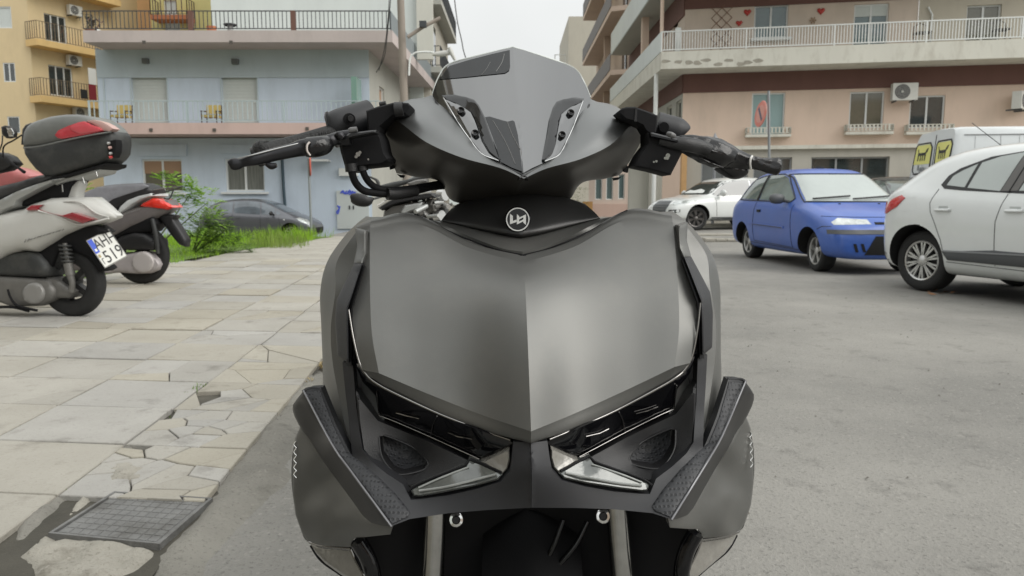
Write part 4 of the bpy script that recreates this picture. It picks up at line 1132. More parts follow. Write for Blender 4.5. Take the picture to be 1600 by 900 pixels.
# ---- A: pale blue building on the left
A = thing('apartment_building', 'pale blue building with two long balconies and a roof terrace, left of the street', 'building', Matrix.Translation((-9.5, 26, 0)))
YA = 25.2
wA = Wall((-4.9, YA), (-1, -0.0)); wA.U = Vector((-1, 0, 0))
xL, xR = pz(158, YA, 3).x, pz(578, YA, 4).x
wA = Wall((xL, YA), (1, 0))
def RA(a, b_, c, d, off=0): return wA.rect(a, b_, c, d, off)
LW = xR-xL
sh1, sh2 = RA(205, 118, 262, 165), RA(346, 117, 403, 165)
sh1 = (sh1[0], sh1[1], 3.47, sh1[3]); sh2 = (sh2[0], sh2[1], 3.47, sh2[3])
g1, g2 = RA(222, 249, 285, 300), RA(352, 248, 413, 299)
slabz = (3.08, 3.43)
wallsheet('wall', wA, 0, LW, -.3, 3.05, [g1, g2], P_BLUE, A)
wallsheet('wall', wA, 0, LW, 3.45, 5.02, [sh1, sh2], P_BLUE, A, reveal=.12)
wallsheet('wall', wA, -.0, LW+.002, 5.02, 5.92, [], P_BLUE2, A, n=.02)  # greyer wall top: the soffit's shade is put into this colour
for s in (sh1, sh2):
    mb = MB(); nsl = 16
    for k in range(nsl):
        z0 = s[2]+(s[3]-s[2])*k/nsl; wbox(mb, wA, s[0], s[1], z0+.004, z0+(s[3]-s[2])/nsl-.004, -.12, -.10)
    wbox(mb, wA, s[0], s[1], s[2], s[3], -.13, -.115)
    mb.build('roller_shutter', P_SHUT, A)
for px in (262, 403, 163, 205, 346):
    u = wA.uz(px, 140)[0]; mb = MB(); wbox(mb, wA, u-.02, u+.02, 3.5, 5.02, 0, .03); mb.build('pilaster_strip', P_BLUE2, A)
for g, cs in ((g1, P_GLB), (g2, P_GLG)):
    window(wA, g, A, P_WF, cs, 2, shutter=(.38 if g is g1 else None), shm=mat('brown_blind', (0.34, 0.22, 0.14), .8))
    mb = MB(); wbox(mb, wA, g[0]-.14, g[1]+.14, g[2]-.09, g[2]-.02, 0, .10); mb.build('window_sill', P_WF, A)
r_ = RA(218, 226, 292, 244); mb = MB(); wbox(mb, wA, *r_, 0, .06); mb.build('shutter_box', P_BLUE, A)
r_ = RA(345, 226, 425, 240); mb = MB(); wbox(mb, wA, *r_, 0, .05); mb.build('shutter_box', P_BLUE, A)
for c in ((225, 92, 234, 100), (364, 93, 374, 101)):
    mb = MB(); wbox(mb, wA, *RA(*c), .02, .16); mb.build('vent_box', mat('grey_fitting', (0.12, 0.13, 0.13), .6), A)  # small vent boxes under the terrace slab
# side wall along the street
wS = Wall((xR, YA), (0.028, 1))
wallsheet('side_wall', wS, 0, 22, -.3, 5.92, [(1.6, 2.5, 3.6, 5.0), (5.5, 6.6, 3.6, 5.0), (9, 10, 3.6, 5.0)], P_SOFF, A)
window(wS, (1.6, 2.5, 3.6, 5.0), A, P_WF, mat('orange_curtain_glass', (0.42, 0.24, 0.13), .3), 1)
window(wS, (5.5, 6.6, 3.6, 5.0), A, P_WF, P_GLS, 1); window(wS, (9, 10, 3.6, 5.0), A, P_WF, P_GLS, 1)
mb = MB(); mb.add([(xL, 47, 0), (xL, YA, 0), (xL, YA, 6), (xL, 47, 6)], [(0, 1, 2, 3)]); mb.build('end_wall', P_BLUE, A)
# slabs
def slab(name, plan, z0, z1, m, parent):
    mb = MB(); mb.prism([(p[0], p[1]) for p in plan], Matrix.Identity(4), z0, z1); return mb.build(name, m, parent)
YS = 24.0
xs0, xs1 = pz(130, YS, 6).x, pz(613, YS, 6).x
slab('terrace_slab', [(xs0, YS), (xs1, YS), (xs1+.55, 47), (xs0, 47)], 5.92, 6.28, P_PINKC, A)
xb0, xb1 = pz(140, YS, 3.3).x, pz(600, YS, 3.3).x
slab('balcony_slab', [(xb0, YS), (xb1, YS), (xb1+.3, YA+.3), (xb0, YA+.3)], slabz[0], slabz[1], P_PINKB, A)
railing('balcony_railing', [(xb0, YS+.05, 0), (xb1-.1, YS+.05, 0)], 3.45, 4.13, P_PALEM, A, gap=.155, r=.012, post=3.1)
railing('terrace_railing', [(xs0, YS+.05, 0), (xs1-.05, YS+.05, 0)], 6.28, 6.89, P_GREYM, A, gap=.13, r=.010)
mb = MB(); mb.add([(xs1-.05, YS+.05, 6.33), (xs1+.47, 46, 6.33), (xs1+.47, 46, 6.89), (xs1-.05, YS+.05, 6.89), (xs1-.09, YS+.05, 6.33), (xs1+.43, 46, 6.33), (xs1+.43, 46, 6.89), (xs1-.09, YS+.05, 6.89)], [(0, 1, 2, 3), (4, 5, 6, 7), (3, 2, 6, 7), (0, 3, 7, 4)])
mb.build('railing_panel', mat('grey_panel', (0.22, 0.25, 0.26), .6), A)
for px in (299, 459):
    c = at(px, 44, YS+.1); mb = MB(); mb.box((c.x-.07, YS+.02, 6.28), (c.x+.07, YS+.16, 6.89)); mb.build('terrace_post', mat('rusty_post', (0.16, 0.08, 0.06), .7), A)
mb = MB(); r_ = RA(560, 128, 568, 178); wbox(mb, wA, r_[0], r_[1], 3.45, r_[3], .3, 1.1); mb.build('balcony_divider', mat('green_glass', (0.20, 0.33, 0.28), .2), A)
# pale gate with graffiti and door slots
r_ = RA(527, 298, 577, 360); r_ = (r_[0], r_[1], 0.02, r_[3])
mb = MB(); wbox(mb, wA, *r_, .0, .06); mb.build('metal_gate', mat('pale_gate_paint', (0.52, 0.56, 0.55), .5), A)
for px in (547, 553):
    q = RA(px-1, 321, px+1, 327); mb = MB(); wbox(mb, wA, *q, .06, .08); mb.build('gate_slot', P_GREYM, A)
M_BLUEINK = mat('blue_spray_paint', (0.06, 0.10, 0.55), .6)
gr = MB()
def stroke(pts, m=None, r=.025):
    q = [Vector(wA.p(*wA.uz(x, y, .07)[:1], .07, wA.uz(x, y, .07)[1])) for x, y in pts]
    gr.tube(crv([list(a) for a in q], 3) and [Vector(a) for a in crv([list(a) for a in q], 3)], r, 5, flat=.4)
for pts in ([(532,302),(536,298),(539,302),(542,298)], [(543,303),(546,297),(549,302),(545,304)], [(551,298),(550,304),(555,300),(554,304)], [(535,300),(540,303),(548,300),(556,301)], [(527,321),(530,326),(526,331),(528,334),(531,322)]): stroke(pts)
gr.build('graffiti', M_BLUEINK, A, kind='stuff')
c = RA(531, 263, 560, 275); mb = MB(); wbox(mb, wA, *c, 0, .15); mb.build('wall_box', P_WHITE, A)  # white shape on the wall, built as a plain box
c = RA(487, 250, 517, 253); mb = MB(); wbox(mb, wA, *c, 0, .5); mb.build('door_canopy', P_WF, A)
# drainpipe
a, b_ = wA.uz(441, 262, .08), wA.uz(446, 330, .08)
mb = MB(); mb.tube([wA.p(a[0], .08, a[1]+.5), wA.p(a[0]+.02, .08, (a[1]+b_[1])/2), wA.p(b_[0], .08, b_[1]), wA.p(b_[0], .08, .1)], .05, 8); mb.build('drainpipe', mat('dark_teal_pipe', (0.03, 0.06, 0.08), .5), A, 60)
# weep spots on the terrace edge
for (px, py) in ((225, 66), (361, 66), (236, 203), (335, 203), (480, 201)):
    p = at(px, py, YS-.01); mb = MB(); mb.box((p.x-.05, YS-.03, p.z-.05), (p.x+.05, YS, p.z+.05)); mb.build('drain_spout', mat('dark_stain', (0.10, 0.09, 0.08), .9), A)
# upper storeys, set back
wU = Wall((pz(328, 29, 9).x, 29.0), (1, 0))
UW = pz(676, 29, 9).x-wU.O.x
wallsheet('upper_wall', wU, 0, UW, 6.28, 15, [], P_WHITEG, A)
mb = MB(); mb.box((wU.O.x+UW-.6, 28.8, 6.28), (wU.O.x+UW+.01, 28.99, 15)); mb.build('corner_pier', paint('beige_pier', (0.56, 0.56, 0.50), amt=.2), A)
mb = MB(); mb.add([(wU.O.x, 29, 6.28), (wU.O.x, 45, 6.28), (wU.O.x, 45, 15), (wU.O.x, 29, 15)], [(0, 1, 2, 3)]); mb.build('upper_side_wall', P_WHITEG, A)
ux1 = wU.O.x+UW
# balconies on the street side of the block behind (px 676-717)
B2 = thing('apartment_building', 'grey apartment block with stacked street-side balconies behind the blue building, left edge of the sky', 'building', Matrix.Translation((-3.6, 40, 0)))
mb = MB(); mb.box((-3.9, 33.5, -.3), (-3.62, 43, 24)); mb.build('street_wall', paint('olive_plaster', (0.45, 0.43, 0.37), amt=.3), B2)  # street-side wall in olive plaster
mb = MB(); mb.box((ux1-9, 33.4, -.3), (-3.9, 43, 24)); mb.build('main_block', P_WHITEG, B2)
for (z, y0, y1) in ((6.6, 33.6, 42), (9.6, 34, 42.4), (12.7, 34, 44)):
    xo = -3.09
    slab('balcony_slab', [(-3.62, y0), (xo-.05, y0), (xo, y1), (-3.62, y1)], z, z+.25, P_SOFF, B2)
    railing('balcony_railing', [(-3.6, y0+.04, 0), (xo-.08, y0+.04, 0), (xo-.03, y1, 0)], z+.25, z+1.15, P_GREYM, B2, gap=.16, r=.015)
    mb = MB(); mb.box((-3.62, y0+.8, z+.25), (-3.58, y0+2.2, z+2.3)); mb.build('balcony_door', P_GLS, B2)
# terrace things
tp = at(170, 50, 25.5)
mb = MB(); rows = []
for j in range(5):
    rows.append([[tp.x-.5+i*.32, 25.2+j*.25, 6.28+max(0, (.42-.09*i)*(1-abs(j-2)*.3)+rnd.uniform(-.04, .04)) if 0 < j < 4 and i < 5 else 6.285] for i in range(7)])
v, f, _, _ = net(rows, 3, 3); o = mobj('tarpaulin_heap', v, f, mat('white_tarpaulin', (0.70, 0.73, 0.70), .6), None, 40)
setp(o, 'crumpled white tarpaulin heaped on the roof terrace behind the dark railing', 'tarpaulin')
def potplant(px, label, y=24.8, h=.45, m=None):
    c = at(px, 44, y); t = thing('potted_plant', label, 'plant', Matrix.Translation((c.x, y, 6.28)))
    mb = MB(); mb.lathe([(.10, 0), (.14, .2), (.12, .2)], MW[t.name], 12); mb.build('pot', mat('clay_pot', (0.22, 0.10, 0.06), .8), t, 40)
    mb = MB()
    for _ in range(60): 
        p = MW[t.name] @ Vector((rnd.gauss(0, .10), rnd.gauss(0, .1), .2+rnd.random()*h)); d = Vector((rnd.gauss(0, 1), rnd.gauss(0, 1), rnd.gauss(0, 1))).normalized()*.09; e = d.cross(Vector((0, 0, 1)))*.5
        mb.add([p-d, p+e, p+d, p-e], [(0, 1, 2, 3)])
    mb.build('leaves', m or mat('dull_leaf', (0.10, 0.09, 0.06), .8), t, kind='stuff')
potplant(140, 'dark bushy potted plant in the far left corner of the roof terrace')
potplant(148, 'brown dried potted plant beside the white tarpaulin on the roof terrace', 25.1, .4, mat('dried_leaf', (0.16, 0.10, 0.08), .8))
t = thing('chimney_vent', 'short grey vent with a black cap standing on the roof terrace', 'vent', Matrix.Translation((at(360, 50, 24.8).x, 24.8, 6.28)))
mb = MB(); mb.lathe([(.09, 0), (.09, .32)], MW[t.name], 12); mb.build('pipe', mat('vent_grey', (0.35, 0.36, 0.35), .7), t, 40)
mb = MB(); mb.lathe([(.2, .32), (.22, .36), (.05, .40)], MW[t.name], 12); mb.build('cap', P_GREYM, t, 40)
t = thing('flower_box', 'orange and black pots stacked at the wall end of the terrace', 'planter', Matrix.Translation((at(331, 50, 25.5).x, 25.5, 6.28)))
mb = MB(); mb.lathe([(.15, 0), (.17, .2), (.15, .2)], MW[t.name], 12); mb.build('black_pot', P_GREYM, t, 40)
mb = MB(); mb.lathe([(.13, .2), (.17, .45), (.15, .45)], MW[t.name], 12); mb.build('orange_pot', P_TERR, t, 40)
# balcony chairs
def chair(px, label, y=24.35):
    c = at(px, 190, y); M = Matrix.Translation((c.x, y, 3.43)); t = thing('balcony_chair', label, 'chair', M, None)
    fm = mat('chair_dark_wood', (0.09, 0.06, 0.04), .6); cm = mat('yellow_cushion', (0.52, 0.40, 0.14), .8)
    mb = MB()
    for sx in (-.24, .24):
        mb.tube([M @ Vector((sx, -.2, 0)), M @ Vector((sx, -.22, .38))], .018, 6); mb.tube([M @ Vector((sx, .2, 0)), M @ Vector((sx, .26, .62))], .018, 6); mb.tube([M @ Vector((sx, -.24, .38)), M @ Vector((sx, .24, .42))], .02, 6)
    for k in range(5): mb.tube([M @ Vector((-.18+.09*k, .2, .2)), M @ Vector((-.18+.09*k, .25, .48))], .010, 5)
    mb.build('frame', fm, t, 60)
    mb = MB(); mb.box((-.23, -.22, .20), (.23, .2, .27), M); mb.build('seat_cushion', cm, t)
    mb = MB(); mb.box((-.22, .18, .34), (.22, .24, .62), M); mb.build('back_cushion', cm, t)
chair(190, 'yellow-cushioned wooden chair at the left end of the blue building balcony')
chair(331, 'yellow-cushioned wooden chair near the middle of the blue building balcony')

# ---- C: ochre block far left
C_ = thing('apartment_building', 'ochre yellow apartment block with stacked iron balconies at the far left', 'building', Matrix.Translation((-28, 45, 0)))
q0, q1 = pz(55, 43, 6), pz(-120, 43, 6)
wC1 = Wall((q1.x, 43), (1, 0)); W1 = q0.x-q1.x
hs = [wC1.rect(-3, 10, 18, 44), wC1.rect(5, 98, 24, 128), wC1.rect(12, 182, 31, 208)]
wallsheet('front_wall', wC1, 0, W1, 0, 22, hs, P_YEL, C_)
for i, h in enumerate(hs): window(wC1, h, C_, P_WF, P_GLS if i else P_SHUT, 2 if i == 1 else 1, n=-.05)
dC2 = Vector((1.7, 3.7, 0)).normalized()
wC2 = Wall((q0.x, 43), (dC2.x, dC2.y))
def rC(a, b_, c, d): return wC2.rect(a, b_, c, d)
hs = [rC(70, 24, 104, 66), rC(77, 104, 114, 150), rC(90, -70, 120, -20)]
wallsheet('balcony_wall', wC2, 0, 9, 0, 22, hs, P_YEL, C_)
for h in hs: window(wC2, h, C_, P_WF, P_GLS, 3)
for k, (ya, yb, yt) in enumerate(((62, 86, 36), (148, 163, 122), (-30, -2, -60))):
    z1 = wC2.uz(60, ya)[1]; z1 -= .15
    u0, u1 = -.25, 5.2
    plan = [wC2.p(u0, 0, 0), wC2.p(u0, 1.0, 0), wC2.p(u1, 1.0, 0), wC2.p(u1, 0, 0)]
    slab('balcony_slab', [(p.x, p.y) for p in plan], z1-.35, z1, P_YEL2, C_)
    railing('balcony_railing', [plan[0]+wC2.U*.05, plan[1]+wC2.U*.05-wC2.N*.05, plan[2]-wC2.N*.05], z1, z1+1.0, mat('tan_iron', (0.16, 0.12, 0.08), .6), C_, gap=.17, r=.014, rail=.02)
def ac_unit(M, label, s=1.0, name='air_conditioner'):
    t = thing(name, label, 'air conditioner', M)
    pm = mat('ac_casing', (0.60, 0.60, 0.56), .5, var=.06); 
    lb = lambda a, b_: [M @ Vector(x) for x in (a, b_)]
    mb = MB(); mb.box((-.42*s, -.15*s, 0), (.42*s, .15*s, .6*s), M); mb.build('casing', pm, t)
    F2 = M @ Matrix.Translation((-.10*s, -.151*s, .3*s)) @ Matrix.Rotation(R(90), 4, 'X')
    mb = MB(); mb.lathe([(0, .002), (.24*s, .002), (.24*s, .012), (.255*s, .012), (.255*s, 0)], F2, 24); mb.build('fan_grille', mat('ac_dark', (0.07, 0.07, 0.07), .6), t)
    mb = MB()
    for r_ in (.06, .11, .16, .21): mb.lathe([(r_*s, .016), (r_*s+.008*s, .016), (r_*s+.008*s, .020), (r_*s, .020)], F2, 24, True)
    mb.lathe([(0, .02), (.035*s, .02), (.035*s, .014)], F2, 12); mb.build('grille_ring', pm, t)
    mb = MB()
    for sx in (-.3, .3): mb.box((sx*s-.02, -.15*s, -.05), (sx*s+.02, .35*s, 0), M)
    mb.build('bracket', P_GREYM, t)
def wM(w, u, n, z): return Matrix.Translation(w.p(u, n, z)) @ Matrix(((w.U.x, -w.N.x, 0), (w.U.y, -w.N.y, 0), (0, 0, 1))).to_4x4()
for (px, py, lb) in ((117, 22, 'air conditioner above the upper balcony of the ochre block'), (116, 100, 'air conditioner above the lower railed balcony of the ochre block'), (126, 181, 'air conditioner under the lowest visible balcony of the ochre block')):
    u, z = wC2.uz(px, py, .3); ac_unit(wM(wC2, u, .3, z-.1), lb, .95)
u, z = wC2.uz(144, 130, .9)
t = thing('laundry', 'red and white laundry hanging over the ochre block balcony', 'laundry', Matrix.Translation(wC2.p(u, .98, z)))
for (a, b_, c, d, m) in ((138, 107, 150, 132, mat('white_cloth', (0.7, 0.7, 0.68), .9)), (139, 132, 150, 156, mat('dark_red_cloth', (0.20, 0.02, 0.03), .9)), (126, 140, 136, 154, mat('black_cloth', (0.02, 0.02, 0.02), .9))):
    r_ = wC2.rect(a, b_, c, d, 1.0); mb = MB(); wbox(mb, wC2, *r_, .99, 1.03); mb.build('cloth', m, t)
# ---- D: blocks behind the terrace
D = thing('apartment_building', 'beige and apricot block seen behind the roof terrace railing', 'building', Matrix.Translation((-22, 50, 0)))
x0, x1, x2, x3 = [pz(p, 50, 13).x for p in (112, 200, 245, 242)]
mb = MB(); mb.box((x0, 50, 0), (x1, 60, 26)); mb.build('beige_wing', paint('beige_plaster', (0.58, 0.48, 0.33), amt=.25), D)
mb = MB(); mb.box((x1, 49.5, 0), (x2, 60, 26)); mb.build('apricot_wing', P_ORG, D)
wD = Wall((x0, 50), (1, 0)); h = wD.rect(171, 32, 190, 52); window(wD, h, D, P_WF, P_GLS, 2, n=.08)
for px in (150, 163): 
    u = wD.uz(px, 20)[0]; mb = MB(); wbox(mb, wD, u-.12, u+.12, 0, 26, 0, .3); mb.build('pilaster', paint('shaded_beige', (0.40, 0.33, 0.23), amt=.3), D)
L_ = thing('apartment_building', 'lemon yellow block with an orange-floored curved iron balcony, behind the roof terrace', 'building', Matrix.Translation((-18, 47, 0)))
x4 = pz(333, 47, 13).x; wL = Wall((pz(235, 47, 13).x, 47), (1, 0))
hs = [wL.rect(256, 0, 276, 26), wL.rect(258, 36, 282, 66)]
wallsheet('wall', wL, 0, x4-wL.O.x, 0, 26, hs, P_LEM, L_)
for h in hs: window(wL, h, L_, P_WF, P_SHUT, 2)
mb = MB(); mb.add([(x4, 47, 0), (x4, 60, 0), (x4, 60, 26), (x4, 47, 26)], [(0, 1, 2, 3)]); mb.build('end_wall', P_LEM, L_)
za = wL.uz(270, 30)[1]
u0, u1 = wL.uz(248, 25)[0], wL.uz(304, 25)[0]
mb = MB(); wbox(mb, wL, u0, u1, za-.25, za, 0, 1.1); mb.build('balcony_slab', P_TERR, L_)
railing('balcony_railing', [wL.p(u0, .02, 0), wL.p(u0, 1.05, 0), wL.p(u1, 1.05, 0), wL.p(u1, .02, 0)], za, za+1.0, mat('brown_iron', (0.09, 0.06, 0.05), .6), L_, gap=.3, r=.02)
# ---- E: salmon building on the right
E_ = thing('apartment_building', 'salmon corner building with brown bands and long white balconies, right of the street', 'building', Matrix.Translation((12, 29, 0)))
c0 = pz(1066, 29.3, 4); c1 = pz(1720, 26.6, 4)
wE = Wall((c0.x, c0.y), ((c1-c0).x, (c1-c0).y)); EW = (c1-c0).length
def RE(a, b_, c, d, off=0): return wE.rect(a, b_, c, d, off)
zB0, zB1 = wE.uz(1200, 142)[1], wE.uz(1200, 112)[1]
zS0, zS1 = 5.80, 6.42
lo = [RE(1174, 145, 1226, 214), RE(1327, 143, 1381, 200), RE(1421, 149, 1476, 200)]
lo = [(a, b_, c, d) for a, b_, c, d in lo]
shop = [RE(1095, 246, 1168, 330), RE(1176, 246, 1236, 330), RE(1266, 245, 1388, 330), RE(1430, 243, 1600, 330)]
zl = wE.uz(1200, 232)[1]
wallsheet('lower_wall', wE, 0, EW, zl, zB0, lo, P_SALM, E_)
wallsheet('shop_wall', wE, 0, EW, 0, zl, [(a, b_, .35, d) for a, b_, c, d in shop], paint('grey_shop_plaster', (0.44, 0.42, 0.37), amt=.4), E_, reveal=.25)
mb = MB(); wbox(mb, wE, -.05, EW, zl-.04, zl+.10, 0, .18); mb.build('shop_lintel', P_CREAM, E_)
for s in shop: window(wE, (s[0], s[1], .35, s[3]), E_, mat('alu_frame', (0.35, 0.36, 0.36), .4, .5), P_GLS if s is not shop[0] else mat('grey_shutter', (0.16, 0.17, 0.17), .6), 3 if s[1]-s[0] > 2.5 else 2, n=-.2, name='shop_window')
mb = MB(); wbox(mb, wE, 0, EW, zB0, zS0, -.05, .05); mb.build('brown_band', P_BROWN, E_)
zU1 = wE.uz(1200, 9)[1]
up = [RE(1178, 8, 1231, 70), RE(1333, 6, 1387, 92), RE(1508, 8, 1562, 92)]
up[0] = (up[0][0], up[0][1], zS1+.62, up[0][3])
up[1] = (up[1][0], up[1][1], zS1+.02, up[1][3]); up[2] = (up[2][0], up[2][1], zS1+.02, up[2][3])
u_g = wE.uz(1433, 50)[0]
wallsheet('upper_wall', wE, 0, u_g, zS1, zU1, up[:2], paint('cream_salmon_plaster', (0.60, 0.51, 0.43), amt=.25), E_)
wallsheet('upper_wall', wE, u_g, EW, zS1, zU1+.3, up[2:], paint('greige_plaster', (0.50, 0.46, 0.38), amt=.25), E_, n=.04)
mb = MB(); wbox(mb, wE, 0, wE.uz(1465, 5)[0], zU1, zU1+.75, -.05, .05); mb.build('brown_band', P_BROWN, E_)
mb = MB(); wbox(mb, wE, -.2, EW, zU1+.75, zU1+1.3, -.5, 1.5); mb.build('roof_slab', P_CREAM, E_)
mb = MB(); wbox(mb, wE, 0, EW, zU1+1.3, zU1+5, -.5, 0); mb.build('top_storey', P_SALM, E_)
BLG = mat('blue_grey_glass', (0.10, 0.15, 0.155), .08, spec=.7, ior=1.6, var=.2, vscale=1.5)
window(wE, up[0], E_, P_WF, BLG, 2); window(wE, up[1], E_, P_WF, BLG, 2, shutter=.22, shm=P_SHUT); window(wE, up[2], E_, P_WF, P_GLB, 2)
for s, g in zip(lo, (mat('teal_shutter', (0.30, 0.42, 0.42), .5), P_GLB, P_GLS)): window(wE, s, E_, P_WF, g, 2)
# window boxes with pale balusters
wb = [(1165, 199, 1236, 214), (1321, 194, 1396, 210), (1416, 194, 1490, 210)]
for c in wb:
    a, b_, z0, z1 = RE(*c, .25)
    mb = MB(); wbox(mb, wE, a, b_, z0, z0+.10, 0, .32); mb.build('window_ledge', P_CREAM, E_)
    railing('window_rail', [wE.p(a+.03, .02, 0), wE.p(a+.03, .30, 0), wE.p(b_-.03, .30, 0), wE.p(b_-.03, .02, 0)], z0+.08, z1, P_CREAM, E_, gap=.13, r=.028)
a, b_, z0, z1 = RE(1173, 62, 1236, 76, .1); mb = MB(); wbox(mb, wE, a, b_, zS1+.50, zS1+.60, 0, .2); mb.build('window_ledge', P_WF, E_)
# first-floor slab and railing
off = 1.35
uc = wE.uz(1033, 90, off)[0]
P0 = wE.p(uc, off, 0); P1 = wE.p(EW, off, 0); Pb = Vector((P0.x, 42.5, 0))
slab('balcony_slab', [(P0.x, P0.y), (P1.x, P1.y), (wE.p(EW, 0, 0).x, wE.p(EW, 0, 0).y), (c0.x, c0.y), (c0.x, 42.5), (Pb.x, 42.5)], zS0, zS1, P_CREAM, E_)
railing('balcony_railing', [P0+Vector((.02, .05, 0)), P1+Vector((0, .05, 0))], zS1, zS1+.74, P_WHITE, E_, gap=.10, r=.013, post=3.0, rail=.028)
mb = MB(); mb.box((P0.x-.01, P0.y+.05, zS1+.02), (P0.x+.04, 42.5, zS1+.74)); mb.build('parapet_panel', paint('white_parapet', (0.60, 0.64, 0.63), amt=.15), E_)
pp = at(1059, 70, 28.6); mb = MB(); mb.box((pp.x-.09, 28.5, zS1), (pp.x+.09, 28.7, zS1+.95)); mb.build('railing_pier', P_WHITE, E_)
# upper side balcony
zz = 1+260/1155*P0.y
mb = MB(); mb.box((P0.x, 26.2, 9.02), (P0.x+.05, 42.5, 10.15)); mb.build('parapet_panel', paint('white_parapet', (0.60, 0.64, 0.63), amt=.15), E_)
slab('balcony_slab', [(P0.x+.05, 26.3), (c0.x+8, 25.6), (c0.x+8, 30), (c0.x+.0, 30), (c0.x, 42.5), (P0.x+.05, 42.5)], 9.0, 9.35, P_SOFF, E_)
# side wall towards the street
wF = Wall((c0.x, c0.y), (0.0, 1.0))
sw = [(3.0, 4.2, 6.5, 8.3), (8, 9.2, 6.5, 8.3)]
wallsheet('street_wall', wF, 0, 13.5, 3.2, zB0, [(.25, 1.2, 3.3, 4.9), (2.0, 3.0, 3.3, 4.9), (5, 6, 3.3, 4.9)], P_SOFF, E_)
for h in ((.25, 1.2, 3.3, 4.9), (2.0, 3.0, 3.3, 4.9), (5, 6, 3.3, 4.9)): window(wF, h, E_, P_CREAM, P_GLS, 1)
mb = MB(); wbox(mb, wF, 0, 13.5, zB0, zS0, -.1, .04); mb.build('brown_band', P_BROWN, E_)
wallsheet('street_wall', wF, 0, 13.5, zS1, 8.0, [(1.2, 2.0, zS1+.05, 8.0)], paint('cream_salmon_plaster', (0.60, 0.51, 0.43)), E_)
mb = MB(); wbox(mb, wF, 0.02, 13.5, 8.0, 9.0, -.1, .05); mb.build('brown_band', P_BROWN, E_)
window(wF, (1.2, 2.0, zS1+.05, 7.95), E_, P_WF, BLG, 1)
mb = MB(); mb.box((P0.x+.25, 33.8, zS1), (P0.x+.55, 34.1, 9.0)); mb.build('wall_pier', P_SALM, E_)
# ground-floor arcade beside the street
mb = MB(); mb.tube([(5.55, 29.2, 0), (5.55, 29.2, zS0)], .085, 14); mb.build('column', P_WHITE, E_, 60)
mb = MB(); mb.tube([(P0.x+.12, P0.y+.6, zS1), (P0.x+.12, P0.y+.6, 9.0)], .07, 10); mb.build('drainpipe', P_SALM, E_, 60)
xa = pz(983, 36, 1.2).x
mb = MB(); mb.box((xa, 36, 0), (c0.x+.5, 36.4, 3.2)); mb.build('arcade_wall', paint('arcade_grey', (0.50, 0.50, 0.45), amt=.3), E_)
mb = MB(); mb.box((xa+.9, 35.8, 0), (xa+1.0, 36, 3.2)); mb.build('arcade_joint', P_SOFF, E_)
mb = MB(); mb.box((pz(1029, 33, 1).x, 33, 0), (pz(1034, 33, 1).x, 33.2, 3.2)); mb.build('column', P_CREAM, E_)
mb = MB(); mb.box((pz(1062, 29.1, 1).x, 28.9, 0), (pz(1070, 29.1, 1).x, 29.15, zl)); mb.build('door_jamb', mat('orange_wood', (0.50, 0.30, 0.13), .6, var=.1), E_)
# plaster scars on the slab edge and wall ornaments
for k in range(10):
    px = 1042+k*16+rnd.uniform(-4, 4); p = at(px, 98+rnd.uniform(-4, 3), wE.p(wE.uz(px, 98, off)[0], off, 0).y)
    V, T, B = fill([(rnd.uniform(.5, 1)*.14*math.cos(a)*1.6, rnd.uniform(.5, 1)*.09*math.sin(a)) for a in np.linspace(0, 5.8, 9)], .08)
    u, z = wE.uz(px, 98+rnd.uniform(-4, 3), off)
    v, f = thicken([wE.p(u+a, off+.004, z+b_) for a, b_ in V], T, wE.N*-.01); mobj('plaster_scar', v, f, mat('bare_cement', (0.33, 0.31, 0.26), .9, var=.2, vscale=9), E_)
tl = thing('trellis', 'brown diamond lattice trellis fixed to the salmon wall above the white railing', 'trellis', Matrix.Translation(wE.p(wE.uz(1127, 50)[0], .03, 7)))
a, b_, z0, z1 = RE(1111, 8, 1143, 92, .03)
wdm = mat('trellis_wood', (0.22, 0.12, 0.08), .7); st = (b_-a)/2
nz = int((z1-z0)/st)
for k in range(-2, nz+1):
    for sg in (1, -1):
        pa = Vector((a if sg > 0 else b_, .04, z0+k*st)); pb = Vector((b_ if sg > 0 else a, .04+.01*sg, z0+(k+2)*st))
        lo_, hi = 0, 1
        if pa.z < z0: lo_ = (z0-pa.z)/(pb.z-pa.z)
        if pb.z > z1: hi = (z1-pa.z)/(pb.z-pa.z)
        if hi-lo_ < .1: continue
        A1, B1 = pa.lerp(pb, lo_), pa.lerp(pb, hi)
        mb = MB(); mb.tube([wE.M @ A1, wE.M @ B1], .012, 4); mb.build('slat', wdm, tl)
def heart(px, py, s, label, m):
    u, z = wE.uz(px, py, .04); pts = []
    for k in range(18):
        t = 2*math.pi*k/18; pts.append((s*.062*16*math.sin(t)**3/1.0, s*.062*(13*math.cos(t)-5*math.cos(2*t)-2*math.cos(3*t)-math.cos(4*t))))
    V, T, B = fill(pts, s*.25); v = [wE.p(u+x, .03+(0 if i in B else .05), z+y) for i, (x, y) in enumerate(V)]; v, f = thicken(v, T, wE.N*-.02)
    o = mobj('wall_heart', v, f, m, None, 60); setp(o, label, 'heart ornament', 'red hearts on the salmon wall')
HR = mat('red_ceramic', (0.45, 0.04, 0.03), .4)
heart(1168, 19, .14, 'red heart ornament on the wall nearest the left bedroom window', HR)
heart(1155, 36, .125, 'smaller red heart ornament lower and closer to the trellis', HR)
heart(1283, 17, .14, 'red heart ornament right of the left upstairs window, above a dried flower', HR)
u, z = wE.uz(1270, 32, .05); t = thing('wall_flower', 'dried brown flower ornament below the right-hand red heart', 'flower ornament', Matrix.Translation(wE.p(u, .04, z)))
